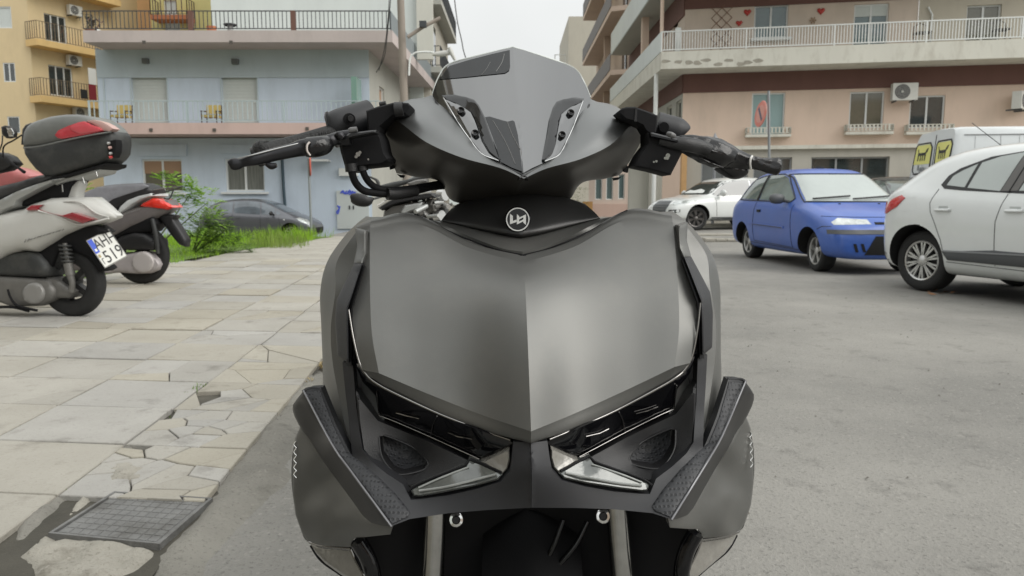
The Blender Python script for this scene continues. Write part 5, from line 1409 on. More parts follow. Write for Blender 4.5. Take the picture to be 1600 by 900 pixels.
for k in range(6):
    a = k*1.05; v = [wE.p(u, .04, z), wE.p(u+.09*math.cos(a)-.03*math.sin(a), .08, z+.09*math.sin(a)+.03*math.cos(a)), wE.p(u+.14*math.cos(a), .05, z+.14*math.sin(a)), wE.p(u+.09*math.cos(a)+.03*math.sin(a), .08, z+.09*math.sin(a)-.03*math.cos(a))]
    mobj('petal', v, [(0, 1, 2, 3)], mat('dried_petal', (0.28, 0.19, 0.12), .8), t)
u, z = wE.uz(1412, 157, .4); ac_unit(wM(wE, u, .4, z), 'white air conditioner on the salmon wall above the white van', 1.0)
u, z = wE.uz(1594, 171, .4); ac_unit(wM(wE, u, .4, z) @ Matrix.Rotation(R(50), 4, 'Z'), 'air conditioner turned sideways on the salmon wall at the right edge of the picture', 1.0)
# balcony furniture hints
for (px, lb) in ((1440, 'dark round-backed chair behind the white railing, left of the pipe'), (1562, 'dark chair behind the white railing below the right-hand window')):
    u, z = wE.uz(px, 75, .7); M = wM(wE, u, .7, zS1); t = thing('balcony_chair', lb, 'chair', M)
    fm = mat('chair_black_iron', (0.03, 0.025, 0.025), .5)
    mb = MB()
    for sx in (-.22, .22):
        for sy in (-.2, .2): mb.tube([M @ Vector((sx, sy, 0)), M @ Vector((sx, sy, .42))], .015, 6)
    mb.build('leg', fm, t, kind='stuff'); mb = MB(); mb.box((-.24, -.22, .42), (.24, .22, .46), M); mb.build('seat', fm, t)
    mb = MB(); mb.tube([M @ Vector(p) for p in ((-.24, .22, .42), (-.22, .25, .72), (0, .27, .84), (.22, .25, .72), (.24, .22, .42))], .015, 6); mb.build('backrest', fm, t, 60)
u = wE.uz(1454, 40)[0]; mb = MB(); mb.tube([wE.p(u-.15, .1, wE.uz(1447, 12)[1]), wE.p(u, .1, wE.uz(1454, 24)[1]), wE.p(u, .1, zS1+.02)], .035, 8); mb.build('white_pipe', P_WHITE, E_, 60)
# ---- F: pink-beige block further up the street, G concrete block
F_ = thing('apartment_building', 'beige apartment block with dark-railed pink balconies receding up the right side of the street', 'building', Matrix.Translation((8, 55, 0)))
P_PBE = paint('pink_beige', (0.50, 0.40, 0.33), amt=.3)
mb = MB(); mb.box((7.1, 44.5, 0), (14, 64, 26)); mb.build('block', P_PBE, F_)
for z in (5.0, 8.65, 12.3, 15.9, 19.5):
    slab('balcony_slab', [(5.85, 45.2), (7.1, 44.6), (7.1, 63), (5.85, 63)], z-.28, z, P_PBE, F_)
    mb = MB(); mb.box((5.83, 45.3, z+.05), (5.87, 63, z+1.0)); mb.build('railing_panel', mat('dark_railing_panel', (0.09, 0.08, 0.075), .6), F_)
    mb = MB(); mb.box((7.0, 47, z), (7.09, 48.5, z+2.1)); mb.build('balcony_door', P_GLS, F_)
    mb = MB(); mb.box((6.3, 52, z), (6.7, 52.3, z+3.4)); mb.build('partition', P_PBE, F_)
G_ = thing('apartment_building', 'narrow concrete block closing the right side of the street, beyond the balconies', 'building', Matrix.Translation((8, 84, 0)))
xg = pz(888, 80, 15).x
mb = MB(); mb.box((xg, 80, 0), (xg+8, 95, 20)); mb.build('block', paint('concrete_plaster', (0.44, 0.42, 0.36), amt=.2), G_)
railing('roof_railing', [(pz(867, 84, 16).x, 84, 0), (xg, 84, 0)], 15.6, 16.9, P_WF, G_, gap=.8, r=.05, rail=.05)
# shopfront at street level, far
H_ = thing('shop_building', 'low pinkish shopfront with tall glass panes further up the street', 'shop', Matrix.Translation((6, 46, 0)))
wH = Wall((pz(920, 44, 1.5).x, 44.0), (1, 0)); HW = pz(983, 44, 1.5).x-wH.O.x
hs = [wH.rect(930, 272, 941, 312), wH.rect(947, 272, 958, 312), wH.rect(966, 272, 976, 311)]
wallsheet('wall', wH, 0, HW, 0, 3.9, hs, paint('pinkish_shop', (0.55, 0.46, 0.40), amt=.25), H_)
for h in hs: window(wH, h, H_, P_WF, BLG, 1)
mb = MB(); wbox(mb, wH, 0, HW, 0, .75, 0, .15); mb.build('plinth', paint('pink_plinth', (0.52, 0.38, 0.32), amt=.2), H_)
t = thing('planter_box', 'orange planter with green shrubs on the pavement up the street', 'planter', Matrix.Translation((pz(917, 40, .5).x, 40, 0)))
mb = MB(); c = pz(918, 40, .3).x; mb.box((c-.25, 39.8, 0), (c+.25, 40.3, .9)); mb.build('box', mat('orange_planter', (0.50, 0.28, 0.10), .7), t)
lb = MB()
for _ in range(160):
    p = Vector((c-.5+rnd.gauss(0, .3), 40+rnd.gauss(0, .2), rnd.uniform(.1, 1.6))); spray(lb, p, Vector((rnd.gauss(0, 1), rnd.gauss(0, 1), .5)), .2, 2, .12)
lb.build('shrub', M_BUSH, t, kind='stuff')
# end of the street, behind the camera
K_ = thing('apartment_building', 'distant pale block closing the end of the street', 'building', Matrix.Translation((0, 150, 0)))
mb = MB(); mb.box((-30, 150, 0), (20, 165, 9)); mb.build('block', P_WHITEG, K_)
P_BROWNG = paint('added_block_brown_grey', (0.26, 0.23, 0.19))
def back_block(label, x0, x1, y0, y1, h, m, yface, storeys, face):
    t = thing('apartment_building', label, 'building', Matrix.Translation(((x0+x1)/2, (y0+y1)/2, 0)))
    mb = MB(); mb.box((x0, y0, -.3), (x1, y1, h)); mb.build('block', m, t)
    for k in range(1, storeys):
        z = k*3.1
        mb = MB()
        if face == 'y': mb.box((x0+.4, yface, z-.25), (x1-.4, yface+1.3, z))
        else: mb.box((yface-(1.3 if face == '-x' else 0), y0+.4, z-.25), (yface+(1.3 if face == 'x' else 0), y1-.4, z))
        mb.build('balcony_slab', P_CREAM, t)
        mb = MB()
        n = int((x1-x0)/3.2) if face == 'y' else int((y1-y0)/3.2)
        for i in range(n):
            a = (x0 if face == 'y' else y0)+.9+i*3.2
            if face == 'y': mb.box((a, yface, z), (a+1.6, yface+.03, z+2.1))
            else: mb.box((yface-.03, a, z), (yface+.03, a+1.6, z+2.1))
        mb.build('window_row', P_GLS, t, kind='stuff')
back_block('cream apartment block standing behind the photographer, left of the road', -24, -7.5, -30, -14, 15.5, P_WHITEG, -14, 5, 'y')
back_block('tan apartment block standing behind the photographer, right of the road', 9, 26, -34, -16, 10, P_SALM, -16, 3, 'y')

back_block('unseen brown-grey block added left of the photographer to shade the scooter', -30, -12, -14, 4.5, 19, P_BROWNG, -12, 6, 'x')  # added out of view to block sky and darken the scooter's left side
# ------------------------------------------------------------------ street furniture
t = thing('utility_pole', 'tall grey-brown concrete utility pole behind the left handlebar', 'pole', Matrix.Translation((pz(634, 23, 0).x, 23, 0)))
M_POLE = mat('weathered_pole', (0.27, 0.235, 0.20), .85, var=.15, vscale=5, stretch=(1, 1, .3))
pa, pb = at(633, 200, 23), at(626, 0, 23); d = (pb-pa)/(pb.z-pa.z)
mb = MB(); mb.tube([pa-d*pa.z, pa, pb+d*3], [.15, .125, .095], 14); mb.build('shaft', M_POLE, t, 60)
t2 = thing('street_lamp', 'street lamp on a curved white arm fixed to the utility pole', 'street lamp', Matrix.Translation(at(640, 92, 22.85)))
mb = MB(); mb.tube([at(639, 118, 22.85), at(640, 94, 22.85), at(643, 86, 22.85), at(650, 82, 22.85), at(664, 81, 22.85), at(678, 82, 22.85)], .03, 8); mb.build('arm', P_WHITE, t2, 60)
mb = MB(); mb.tube([at(676, 85, 22.85), at(690, 84, 22.85), at(702, 82, 22.85)], [.05, .09, .08], 10, flat=.8); mb.tube([at(702, 74, 22.8), at(705, 82, 22.8), at(711, 94, 22.8)], [.05, .07, .04], 8); mb.build('lamp_head', mat('lamp_head_grey', (0.5, 0.5, 0.47), .5), t2, 60)
t3 = thing('pole_strut', 'slanting grey tube bracket reaching up right from the utility pole', 'bracket', Matrix.Translation(at(637, 58, 22.8)))
mb = MB(); mb.tube([at(637, 58, 22.8), at(661, 42, 22.9), at(688, 28, 23.0)], .055, 8); mb.build('tube', M_POLE, t3, 60)
mb = MB(); mb.box((at(661, 40, 22.8).x-.1, 22.7, at(661, 40, 22.8).z-.05), (at(661, 40, 22.8).x+.1, 22.9, at(661, 40, 22.8).z+.12)); mb.build('clamp', P_GREYM, t3)
def cable(pts, r, label):
    mb = MB(); mb.tube([Vector(a) for a in crv([list(at(*p)) for p in pts], 5)], r, 5); o = mb.build('overhead_cable', mat('cable_black', (0.05, 0.05, 0.05), .6), None, 60); setp(o, label, 'cable')
cable([(609, -30, 22.9), (607, 20, 22.9), (603, 60, 23.6), (599, 84, 24.2), (592, 110, 25.1)], .014, 'thin black cable dropping to the blue building wall, left one of a pair')
cable([(613, -30, 22.9), (605, 55, 23.4), (600, 90, 24.4), (588, 113, 25.1)], .014, 'thin black cable dropping to the blue building wall, right one of a pair')
cable([(708, -20, 30), (714, 30, 30), (721, 62, 30), (728, 92, 30), (760, 180, 30)], .022, 'black overhead cable crossing the sky just right of the grey balconies')
def sign_post(px0, py0, px1, py1, y, r, label, cat='sign post'):
    b0 = pz(px1, y, 0); t = thing('sign_post', label, cat, Matrix.Translation(b0))
    p1 = at(px0, py0, y); mb = MB(); mb.tube([b0, p1], r, 8); mb.build('post', mat('galvanised_post', (0.26, 0.28, 0.29), .5, .4), t, 60); return t
t = sign_post(1201, 142, 1203, 300, 18.0, .032, 'grey sign post carrying a bent faded red round sign, behind the blue car')
c = at(1188, 178, 17.85); nrm = Vector((-.96, -.10, .12)).normalized()
Mx = Matrix.Translation(c) @ nrm.to_track_quat('Z', 'Y').to_matrix().to_4x4()
mb = MB(); mb.lathe([(0, .0), (.30, .0), (.31, -.012), (.30, -.02), (0, -.02)], Mx, 28); sg = mb.build('sign_disc', mat('faded_red', (0.62, 0.20, 0.16), .5, var=.15, vscale=4, dirt=(.7, .5, .45), dirt_amt=.5), t, 40)
mb = MB(); mb.lathe([(0, .004), (.21, .004), (.21, .001)], Mx, 24); mb.build('sign_face', mat('faded_pink', (0.62, 0.30, 0.25), .5, var=.1), sg)
mb = MB(); mb.box((-.035, -.2, .004), (.035, .2, .009), Mx @ Matrix.Rotation(R(40), 4, 'Z')); mb.build('sign_bar', mat('faded_blue_black', (0.10, 0.10, 0.14), .5), sg)
t = sign_post(482, 248, 487, 373, 19.6, .032, 'dark sign post with a red-edged sign turned edge-on, in front of the grey parked car')
q = at(485, 258, 19.6); mb = MB(); Ms = Matrix.Translation(q) @ Matrix.Rotation(R(103), 4, 'Z') @ Matrix.Rotation(R(90), 4, 'X')
mb.lathe([(0, .01), (.28, .01), (.28, -.01), (0, -.01)], Ms, 24); mb.build('sign_disc', mat('red_sign', (0.55, 0.10, 0.06), .5), t, 40)
t = thing('post_finial', 'small grey pointed post top showing above the wrapped grip, against the salmon wall', 'post', Matrix.Translation(pz(1115, 27.6, 0)))
mb = MB(); mb.lathe([(.06, 0), (.06, 2.9), (.13, 3.0), (.13, 3.2), (.07, 3.3), (0.0, 3.45)], Matrix.Translation(pz(1115, 27.6, 1.5)-Vector((0, 0, 1.5))), 12); mb.build('post', mat('grey_post', (0.28, 0.29, 0.31), .6), t, 40)
# ------------------------------------------------------------------ cars
def subsurf(v, f, lv=2):
    me = bpy.data.meshes.new('tmp'); me.from_pydata([tuple(a) for a in v], [], f)
    o = bpy.data.objects.new('tmp', me); COL.objects.link(o)
    md = o.modifiers.new('s', 'SUBSURF'); md.levels = lv
    return o
def ev(o):
    dg = bpy.context.evaluated_depsgraph_get(); e = o.evaluated_get(dg); me = bpy.data.meshes.new_from_object(e)
    bpy.data.objects.remove(o); return me
def car_paint(name, c, rough=.35, coat=.8, metal=.0):
    return mat(name, c, rough, metal, var=.03, vscale=2, coat=coat, coat_rough=.06, dirt=tuple(x*.8+.04 for x in c), dirt_scale=2.5, dirt_amt=.25)
G_CAR = mat('car_glass', (0.03, 0.038, 0.038), .03, spec=.9, ior=1.65, var=.2, vscale=2)
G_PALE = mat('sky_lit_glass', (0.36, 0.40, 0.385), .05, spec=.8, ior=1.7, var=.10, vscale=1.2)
G_MID = mat('green_tint_glass', (0.13, 0.165, 0.15), .04, spec=.8, ior=1.6, var=.35, vscale=2.2)
M_SEAL = mat('window_seal', (0.015, 0.015, 0.016), .5)
M_ARCH = mat('wheel_well', (0.008, 0.008, 0.008), .9)
M_ALLOY = mat('alloy_silver', (0.55, 0.55, 0.54), .3, .8, var=.1, vscale=9)
M_HEADL = mat('headlamp_clear', (0.50, 0.53, 0.52), .08, .35, var=.45, vscale=11, coat=1)
M_REDL = mat('red_lamp', (0.50, 0.02, 0.02), .12, 0, var=.3, vscale=12, coat=1)
M_GAP = mat('panel_gap_grey', (0.10, 0.105, 0.11), .6)
M_MOULD = mat('grey_moulding', (0.08, 0.085, 0.09), .5)
class Car:
    def __init__(s, name, label, M, st, pm, axles, R_, track, arch=None, lv=2, cat='car'):
        """st: stations (x, zb, w, zbelt, wbelt, ztop, wtop), x forward from the rear bumper; M places x,y,z"""
        s.t = thing(name, label, cat, M); s.M = M; s.pm = pm
        v = []; f = []; n = 13
        for (x, zb, w, zl, wl, zt, wt) in st:
            zm = zb+(zl-zb)*.5
            half = [(0, zb), (w*.78, zb), (w*.97, zb+.07), (w, zm), (w*.995, zl-.06), (wl, zl), (wl*.35+wt*.65, zl+(zt-zl)*.66), (wt*.93, zt-.025), (wt*.55, zt), (0, zt+.012)]
            ring = [(-a, z) for a, z in half[1:-1]]; ring = half+ring[::-1]
            m = len(ring); v += [Vector((x, y, z)) for y, z in ring]
        for i in range(len(st)-1):
            for k in range(m): f.append((i*m+k, i*m+(k+1) % m, (i+1)*m+(k+1) % m, (i+1)*m+k))
        f.append(tuple(range(m-1, -1, -1))); f.append(tuple((len(st)-1)*m+k for k in range(m)))
        o = subsurf(v, f, lv)
        R_a = arch or R_*1.13
        cv, cf = [], []
        cm = MB()
        for ax in axles:
            for sg in (-1, 1):
                C = Matrix.Translation((ax, sg*(track+.14), R_+.02)) @ Matrix.Rotation(R(90), 4, 'X')
                cm.lathe([(0, -.30), (R_a, -.30), (R_a, .30), (0, .30)], C, 40)
        cme = bpy.data.meshes.new('cut'); cme.from_pydata([tuple(a) for a in cm.v], [], cm.f); 
        bmx = bmesh.new(); bmx.from_mesh(cme); bmesh.ops.remove_doubles(bmx, verts=bmx.verts, dist=1e-5); bmesh.ops.recalc_face_normals(bmx, faces=bmx.faces); bmx.to_mesh(cme); bmx.free()
        co = bpy.data.objects.new('cut', cme); COL.objects.link(co)
        bd = o.modifiers.new('b', 'BOOLEAN'); bd.operation = 'DIFFERENCE'; bd.object = co; bd.solver = 'EXACT'
        me = ev(o); bpy.data.objects.remove(co)
        vs = [q.co.copy() for q in me.vertices]; fs = [tuple(p.vertices) for p in me.polygons]; fm = []
        for p in me.polygons:
            c = p.center; inn = 0
            for ax in axles:
                r_ = math.hypot(c.x-ax, c.z-R_-.02)
                if r_ < R_a*1.003 and abs(c.y) > track-.17 and (abs(r_-R_a) < .012 or abs(abs(c.y)-(track-.16)) < .02 or r_ < R_a-.02): inn = 1
            if c.z < min(q[1] for q in st)+.02: inn = 1
            fm.append(inn)
        s.body = mobj('body', vs, fs, pm, s.t, 40, world=False, mats=[pm, M_ARCH], fmat=fm)
        s.bvh = BVHTree.FromPolygons(vs, fs)
        s.axles, s.Rw, s.track = axles, R_, track
    def hit(s, o, d):
        h = s.bvh.ray_cast(Vector(o), Vector(d)); return h[0], h[1]
    def patch(s, name, poly, side, m, off=.004, parent=None, step=.06, inset=.0, drop=0, both=True, sink=.006, axis='y', smooth=60):
        """poly in (x,z) for sides, (y,z) for 'f'/'r', (x,y) for 't'"""
        V, T, B = fill(poly, step, inset)
        outs = []
        for sg in ((1, -1) if (both and axis == 'y') else (side,)):
            vs = []; last = None
            for i, (a, b_) in enumerate(V):
                if axis == 'y': p, n = s.hit((a, sg*3, b_), (0, -sg, 0))
                elif axis == 'f': p, n = s.hit((9, a, b_), (-1, 0, 0))
                elif axis == 'r': p, n = s.hit((-3, a, b_), (1, 0, 0))
                else: p, n = s.hit((a, b_, 4), (0, 0, -1))
                if p is None:
                    vs.append(None); continue
                vs.append((p, n, i in B))
            good = [k for k in vs if k]
            if not good: continue
            q = []
            for k in vs:
                if k is None: k = good[0]; q.append(None)
                else: q.append(k[0]+k[1]*(off-(drop if k[2] else 0)))
            T2 = [t for t in T if all(q[i] is not None for i in t)]
            idx = {}; vv = []
            for t in T2:
                for i in t:
                    if i not in idx: idx[i] = len(vv); vv.append(i)
            P = [q[i] for i in vv]; TT = [tuple(idx[i] for i in t) for t in T2]
            Bk = [vs[i][0]-vs[i][1]*sink for i in vv]
            nn = len(P); ff = list(TT)
            cnt = {}
            for t in TT:
                for e in ((t[0], t[1]), (t[1], t[2]), (t[2], t[0])): cnt[e] = 1
            for (x, y) in cnt:
                if (y, x) not in cnt: ff.append((y, x, nn+x, nn+y))
            outs.append(mobj(name, P+Bk, ff, m, parent or s.t, smooth, world=False))
            MW[outs[-1].name] = MW[s.t.name]
        return outs
    def line(s, name, pts, m=None, w=.006, off=.0015, both=True, axis='y', side=1, parent=None):
        for sg in ((1, -1) if (both and axis == 'y') else (side,)):
            q = []
            for a, b_ in resample(pts, .05, False):
                if axis == 'y': p, n = s.hit((a, sg*3, b_), (0, -sg, 0))
                elif axis == 'f': p, n = s.hit((9, a, b_), (-1, 0, 0))
                elif axis == 't': p, n = s.hit((a, b_, 4), (0, 0, -1))
                else: p, n = s.hit((-3, a, b_), (1, 0, 0))
                if p is not None: q.append(p+n*off)
            if len(q) > 1:
                mb = MB(); mb.tube(q, w*.5, 5); mb.build(name, m or M_SEAL, parent or s.t, 60, world=False)
    def wheel(s, ax, sg, spokes=5, style='y', steer=0.0, wd=.20, rim=.68, rimm=None, w0=.045):
        Rw = s.Rw; C = Matrix.Translation((ax, sg*(s.track), Rw)) @ Matrix.Rotation(steer, 4, 'Z') @ Matrix.Rotation(R(-90*sg), 4, 'X')
        mb = MB(); rr = Rw*rim
        mb.lathe([(rr, -wd), (Rw*.94, -wd), (Rw, -wd*.86), (Rw, -.035), (Rw*.985, -.018), (Rw*.93, -.002), (Rw*.82, .006), (rr+.01, -.002), (rr-.005, -.02)], C, 44, False)
        wv = MB(); wv.lathe([(0, -.06), (rr-.01, -.06), (rr-.01, -.14), (0, -.14)], C, 30)
        w = wv.build('wheel', mat('brake_dark', (0.02, 0.02, 0.02), .6, .3), s.t, 40, world=False); MW[w.name] = MW[s.t.name]
        mb.build('tyre', M_TYRE, w, 35, world=False)
        rm = MB(); rimm = rimm or M_ALLOY
        rm.lathe([(rr+.004, -.012), (rr-.004, -.004), (rr-.018, -.010), (rr-.022, -.03), (rr-.03, -.10)], C, 44)
        rm.lathe([(.0, -.012), (.045, -.012), (.06, -.022), (.06, -.05), (0, -.05)], C, 20)
        for k in range(spokes):
            a = 2*math.pi*k/spokes+.3
            for da, ww in (((-.11, .6), (.11, .6)) if style == 'y' else ((0, 1.0),)):
                p0 = (.045*math.cos(a), .045*math.sin(a)); a2 = a+da; p1 = ((rr-.012)*math.cos(a2), (rr-.012)*math.sin(a2))
                dx, dy = p1[0]-p0[0], p1[1]-p0[1]; l = math.hypot(dx, dy); nx, ny = -dy/l, dx/l; h0, h1 = w0*ww*.5, w0*ww*.5
                pts = [(p0[0]+nx*h0, p0[1]+ny*h0), (p0[0]-nx*h0, p0[1]-ny*h0), (p1[0]-nx*h1, p1[1]-ny*h1), (p1[0]+nx*h1, p1[1]+ny*h1)]
                rm.add([C @ Vector((x, y, z)) for z in (-.018, -.045) for x, y in pts], [(0, 1, 2, 3), (0, 4, 5, 1), (1, 5, 6, 2), (2, 6, 7, 3), (3, 7, 4, 0)])
        rm.build('rim', rimm, w, 35, world=False)
def carM(rear, ang_dir, rear_axle, half, side):
    """rear: ground point under the near rear wheel; ang_dir: heading unit vector; side: +1 if the near side is the car's left"""
    h = Vector((ang_dir[0], ang_dir[1], 0)).normalized(); l = Vector((-h.y, h.x, 0))
    O = Vector((rear[0], rear[1], 0))-h*rear_axle-l*half*side
    return Matrix(((h.x, l.x, 0, O.x), (h.y, l.y, 0, O.y), (0, 0, 1, 0), (0, 0, 0, 1)))
def lp(M, x, y, z): return M @ Vector((x, y, z))

# ---- blue three-door hatchback
P_BLU = mat('faded_blue_paint', (0.045, 0.115, 0.42), .40, 0, var=.05, vscale=2, coat=.45, coat_rough=.12, dirt=(0.12, 0.15, 0.42), dirt_scale=3, dirt_amt=.35)
stP = [(0, .34, .60, .62, .58, .70, .50), (.04, .24, .75, .84, .70, .90, .58), (.14, .20, .81, .93, .745, 1.06, .57), (.33, .19, .825, .97, .77, 1.34, .555), (.60, .18, .83, .965, .78, 1.455, .57),
       (1.2, .18, .83, .95, .785, 1.49, .585), (1.85, .18, .83, .925, .785, 1.485, .585), (2.12, .18, .83, .915, .78, 1.44, .58), (2.5, .18, .83, .905, .78, 1.19, .62), (2.82, .19, .83, .895, .77, .985, .64),
       (3.0, .2, .83, .87, .76, .935, .60), (3.35, .2, .815, .80, .72, .855, .55), (3.60, .2, .77, .70, .68, .755, .5), (3.73, .2, .70, .60, .62, .65, .45), (3.79, .24, .60, .52, .52, .56, .38)]
MP = carM((4.10, 12.85), (.065, -1), .66, .70, -1)
pu = Car('parked_car', 'small faded blue three-door hatchback parked between the white hatchback and the white off-roader', MP, stP, P_BLU, (.66, 3.12), .285, .70)
pu.patch('side_window', [(.42, 1.02), (.50, 1.15), (.68, 1.33), (1.16, 1.385), (1.20, 1.0)], 1, G_MID, .004)
pu.patch('door_window', [(1.26, 1.0), (1.24, 1.39), (1.75, 1.385), (1.98, 1.33), (2.45, 1.02), (2.42, .98)], 1, G_MID, .004)
pu.line('window_seal', [(.40, 1.00), (.49, 1.16), (.67, 1.345), (1.2, 1.40), (1.76, 1.40), (2.0, 1.345), (2.48, 1.015), (2.40, .965), (1.2, .985), (.40, 1.0)], w=.020, off=.003)
pu.line('window_pillar', [(1.21, .99), (1.22, 1.38)], w=.06, off=0)
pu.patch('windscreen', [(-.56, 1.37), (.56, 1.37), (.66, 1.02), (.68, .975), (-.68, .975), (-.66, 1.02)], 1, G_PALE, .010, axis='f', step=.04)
pu.line('windscreen_seal', [(-.57, 1.385), (.57, 1.385), (.70, .965), (-.70, .965), (-.57, 1.385)], w=.022, off=.004, axis='f')
pu.patch('headlight', [(.22, .675), (.24, .735), (.60, .755), (.70, .70), (.69, .665)], 1, M_HEADL, .006, axis='f', inset=.012, drop=.004, step=.05)
pu.patch('headlight', [(-.22, .675), (-.24, .735), (-.60, .755), (-.70, .70), (-.69, .665)], 1, M_HEADL, .006, axis='f', inset=.012, drop=.004, step=.05)
pu.patch('bumper_strip', [(-.76, .60), (.76, .60), (.76, .545), (-.76, .545)], 1, M_MOULD, .008, axis='f')
pu.patch('lower_grille', [(-.20, .52), (.20, .52), (.34, .27), (-.34, .27)], 1, M_ARCH, .004, axis='f')
for k in range(2):
    for sg in (1, -1):
        a = sg*(.36+.10*k); pu.patch('bumper_slot', [(a, .42), (a+.04*sg, .42), (a+.0*sg, .31), (a-.04*sg, .31)], 1, M_ARCH, .005, axis='f', step=.04)
pu.patch('grille', [(-.17, .70), (.17, .70), (.17, .67), (-.17, .67)], 1, M_ARCH, .004, axis='f')
pu.line('bonnet_gap', [(-.74, .775), (-.36, .765), (.36, .765), (.74, .775)], w=.008, axis='f')
pu.line('door_gap', [(2.62, .30), (2.58, .62), (2.55, .93)], w=.009); pu.line('door_gap', [(1.18, .33), (1.14, .60), (1.20, .96)], w=.009); pu.line('door_gap', [(1.18, .33), (2.62, .30)], w=.009)
pu.line('bumper_gap', [(3.46, .64), (3.60, .645)], w=.008); pu.line('bumper_gap', [(3.36, .60), (3.46, .64)], w=.008); pu.line('sill_gap', [(1.0, .30), (2.78, .28)], w=.010)
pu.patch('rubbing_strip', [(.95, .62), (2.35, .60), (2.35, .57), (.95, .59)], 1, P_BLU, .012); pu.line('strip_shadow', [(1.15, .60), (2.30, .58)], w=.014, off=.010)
pu.patch('door_handle', [(1.30, .84), (1.46, .84), (1.44, .80), (1.32, .80)], 1, M_ARCH, .012, step=.04)
#pu.patch('number_plate', [(-.26, .47), (.26, .47), (.26, .36), (-.26, .36)], 1, P_WHITE, .02, axis='f')
for ax in pu.axles:
    for sg in (1, -1): pu.wheel(ax, sg, 5, 'y', steer=(R(-3) if ax > 2 else 0), w0=.06)
def mirror(car, x, y, z, m, sz=1.0):
    for sg in (1, -1):
        c = Vector((x, sg*y, z)); mb = MB()
        mb.tube([c+Vector((.05, -.10*sg, -.04)), c+Vector((.03, -.02*sg, 0))], .022, 8)
        mb.tube([c+Vector((0, -.03*sg, 0)), c+Vector((.0, .0, .01)), c+Vector((0, .10*sg, .015)), c+Vector((0, .17*sg, .01)), c+Vector((0, .19*sg, .0))], [.045*sz, .07*sz, .078*sz, .06*sz, .02], 14, flat=.7)
        mb.build('wing_mirror', m, car.t, 60, world=False)
mirror(pu, 2.28, .84, 1.0, M_MOULD)
def wiper(car, pts):
    for q in pts: 
        mb = MB(); 
        P = []
        for y, z in resample(q, .08, False):
            p, n = car.hit((9, y, z), (-1, 0, 0)); P.append(p+n*.03)
        mb.tube(P, .012, 6); mb.build('wiper', M_SEAL, car.t, 60, world=False)
wiper(pu, [[(-.60, .99), (-.05, 1.03)], [(-.05, .985), (.58, 1.03)]])
c = [lp(MP, 2.0, 0, 1.50)]; mb = MB(); mb.box((1.7, -.05, 1.49), (1.76, .05, 1.515)); mb.build('roof_aerial_base', M_SEAL, pu.t, world=False)
for y in (-.30, .28):
    p, n = pu.hit((2.98, y, 4), (0, 0, -1)); mb = MB(); mb.lathe([(0, .012), (.018, .008), (.022, -.01)], Matrix.Translation(p), 8); mb.build('washer_jet', M_SEAL, pu.t, world=False)

# ---- white five-door hatchback, near right
P_WHT = car_paint('white_car_paint', (0.70, 0.725, 0.72), .3)
P_WHT2 = car_paint('white_offroader_paint', (0.66, 0.68, 0.67), .3)
stM = [(.17, .40, .46, .70, .44, .78, .34), (.20, .28, .64, .86, .60, .92, .48), (.29, .22, .78, .98, .74, 1.02, .58), (.42, .19, .86, 1.055, .80, 1.16, .60), (.62, .19, .895, 1.055, .83, 1.33, .60), (.86, .18, .905, 1.03, .835, 1.445, .61),
       (1.25, .18, .905, 1.0, .84, 1.50, .63), (1.8, .18, .905, .975, .84, 1.505, .65), (2.3, .18, .905, .955, .845, 1.475, .65), (2.65, .18, .905, .945, .84, 1.42, .65), (3.1, .18, .905, .935, .83, 1.18, .68), (3.45, .19, .90, .92, .82, .99, .70),
       (3.8, .2, .89, .84, .78, .90, .62), (4.1, .22, .80, .68, .70, .76, .5), (4.26, .26, .62, .54, .55, .6, .4)]
MM = carM((4.50, 8.12), (.32, -.947), .81*1.05, .775*1.05, -1) @ Matrix.Scale(1.05, 4)
mg = Car('parked_car', 'white five-door hatchback nearest the camera at the right edge, seen from its rear quarter', MM, stM, P_WHT, (.81, 3.45), .318, .775)
WB = [(1.02, 1.10), (1.06, 1.19), (1.16, 1.26), (1.45, 1.36), (1.9, 1.41), (2.45, 1.385), (2.9, 1.21), (3.18, 1.02), (3.15, .985), (2.0, 1.0), (1.3, 1.04), (1.08, 1.06)]
mg.patch('window_surround', WB, 1, M_SEAL, .003)
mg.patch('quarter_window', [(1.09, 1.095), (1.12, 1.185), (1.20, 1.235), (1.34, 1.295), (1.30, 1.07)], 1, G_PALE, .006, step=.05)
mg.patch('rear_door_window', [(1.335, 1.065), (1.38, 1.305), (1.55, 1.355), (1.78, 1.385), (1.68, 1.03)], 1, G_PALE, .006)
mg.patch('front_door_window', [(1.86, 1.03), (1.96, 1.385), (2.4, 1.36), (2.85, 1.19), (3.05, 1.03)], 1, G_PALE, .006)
mg.patch('door_pillar', [(1.69, 1.03), (1.79, 1.388), (1.95, 1.39), (1.85, 1.03)], 1, mat('pillar_grey', (0.12, 0.115, 0.11), .45), .008, step=.05)
mg.line('pillar_gap', [(1.77, 1.01), (1.87, 1.40)], w=.012, off=.009)
mg.line('door_gap', [(1.77, 1.0), (1.71, .75), (1.72, .34)], M_GAP, w=.007); mg.line('door_gap', [(1.02, 1.06), (.98, .92), (1.0, .83), (1.06, .72), (1.14, .55), (1.18, .40)], M_GAP, w=.007); mg.line('door_gap', [(1.15, .34), (2.75, .30), (2.85, .6), (2.8, .92)], M_GAP, w=.007)
mg.patch('door_moulding', [(1.16, .44), (1.22, .36), (2.8, .345), (2.8, .47), (1.70, .485)], 1, M_MOULD, .016, inset=.02, drop=.008)
mg.patch('moulding_top', [(1.17, .455), (2.8, .485), (2.8, .475), (1.2, .44)], 1, mat('moulding_light', (0.25, 0.26, 0.27), .4), .02, step=.05)
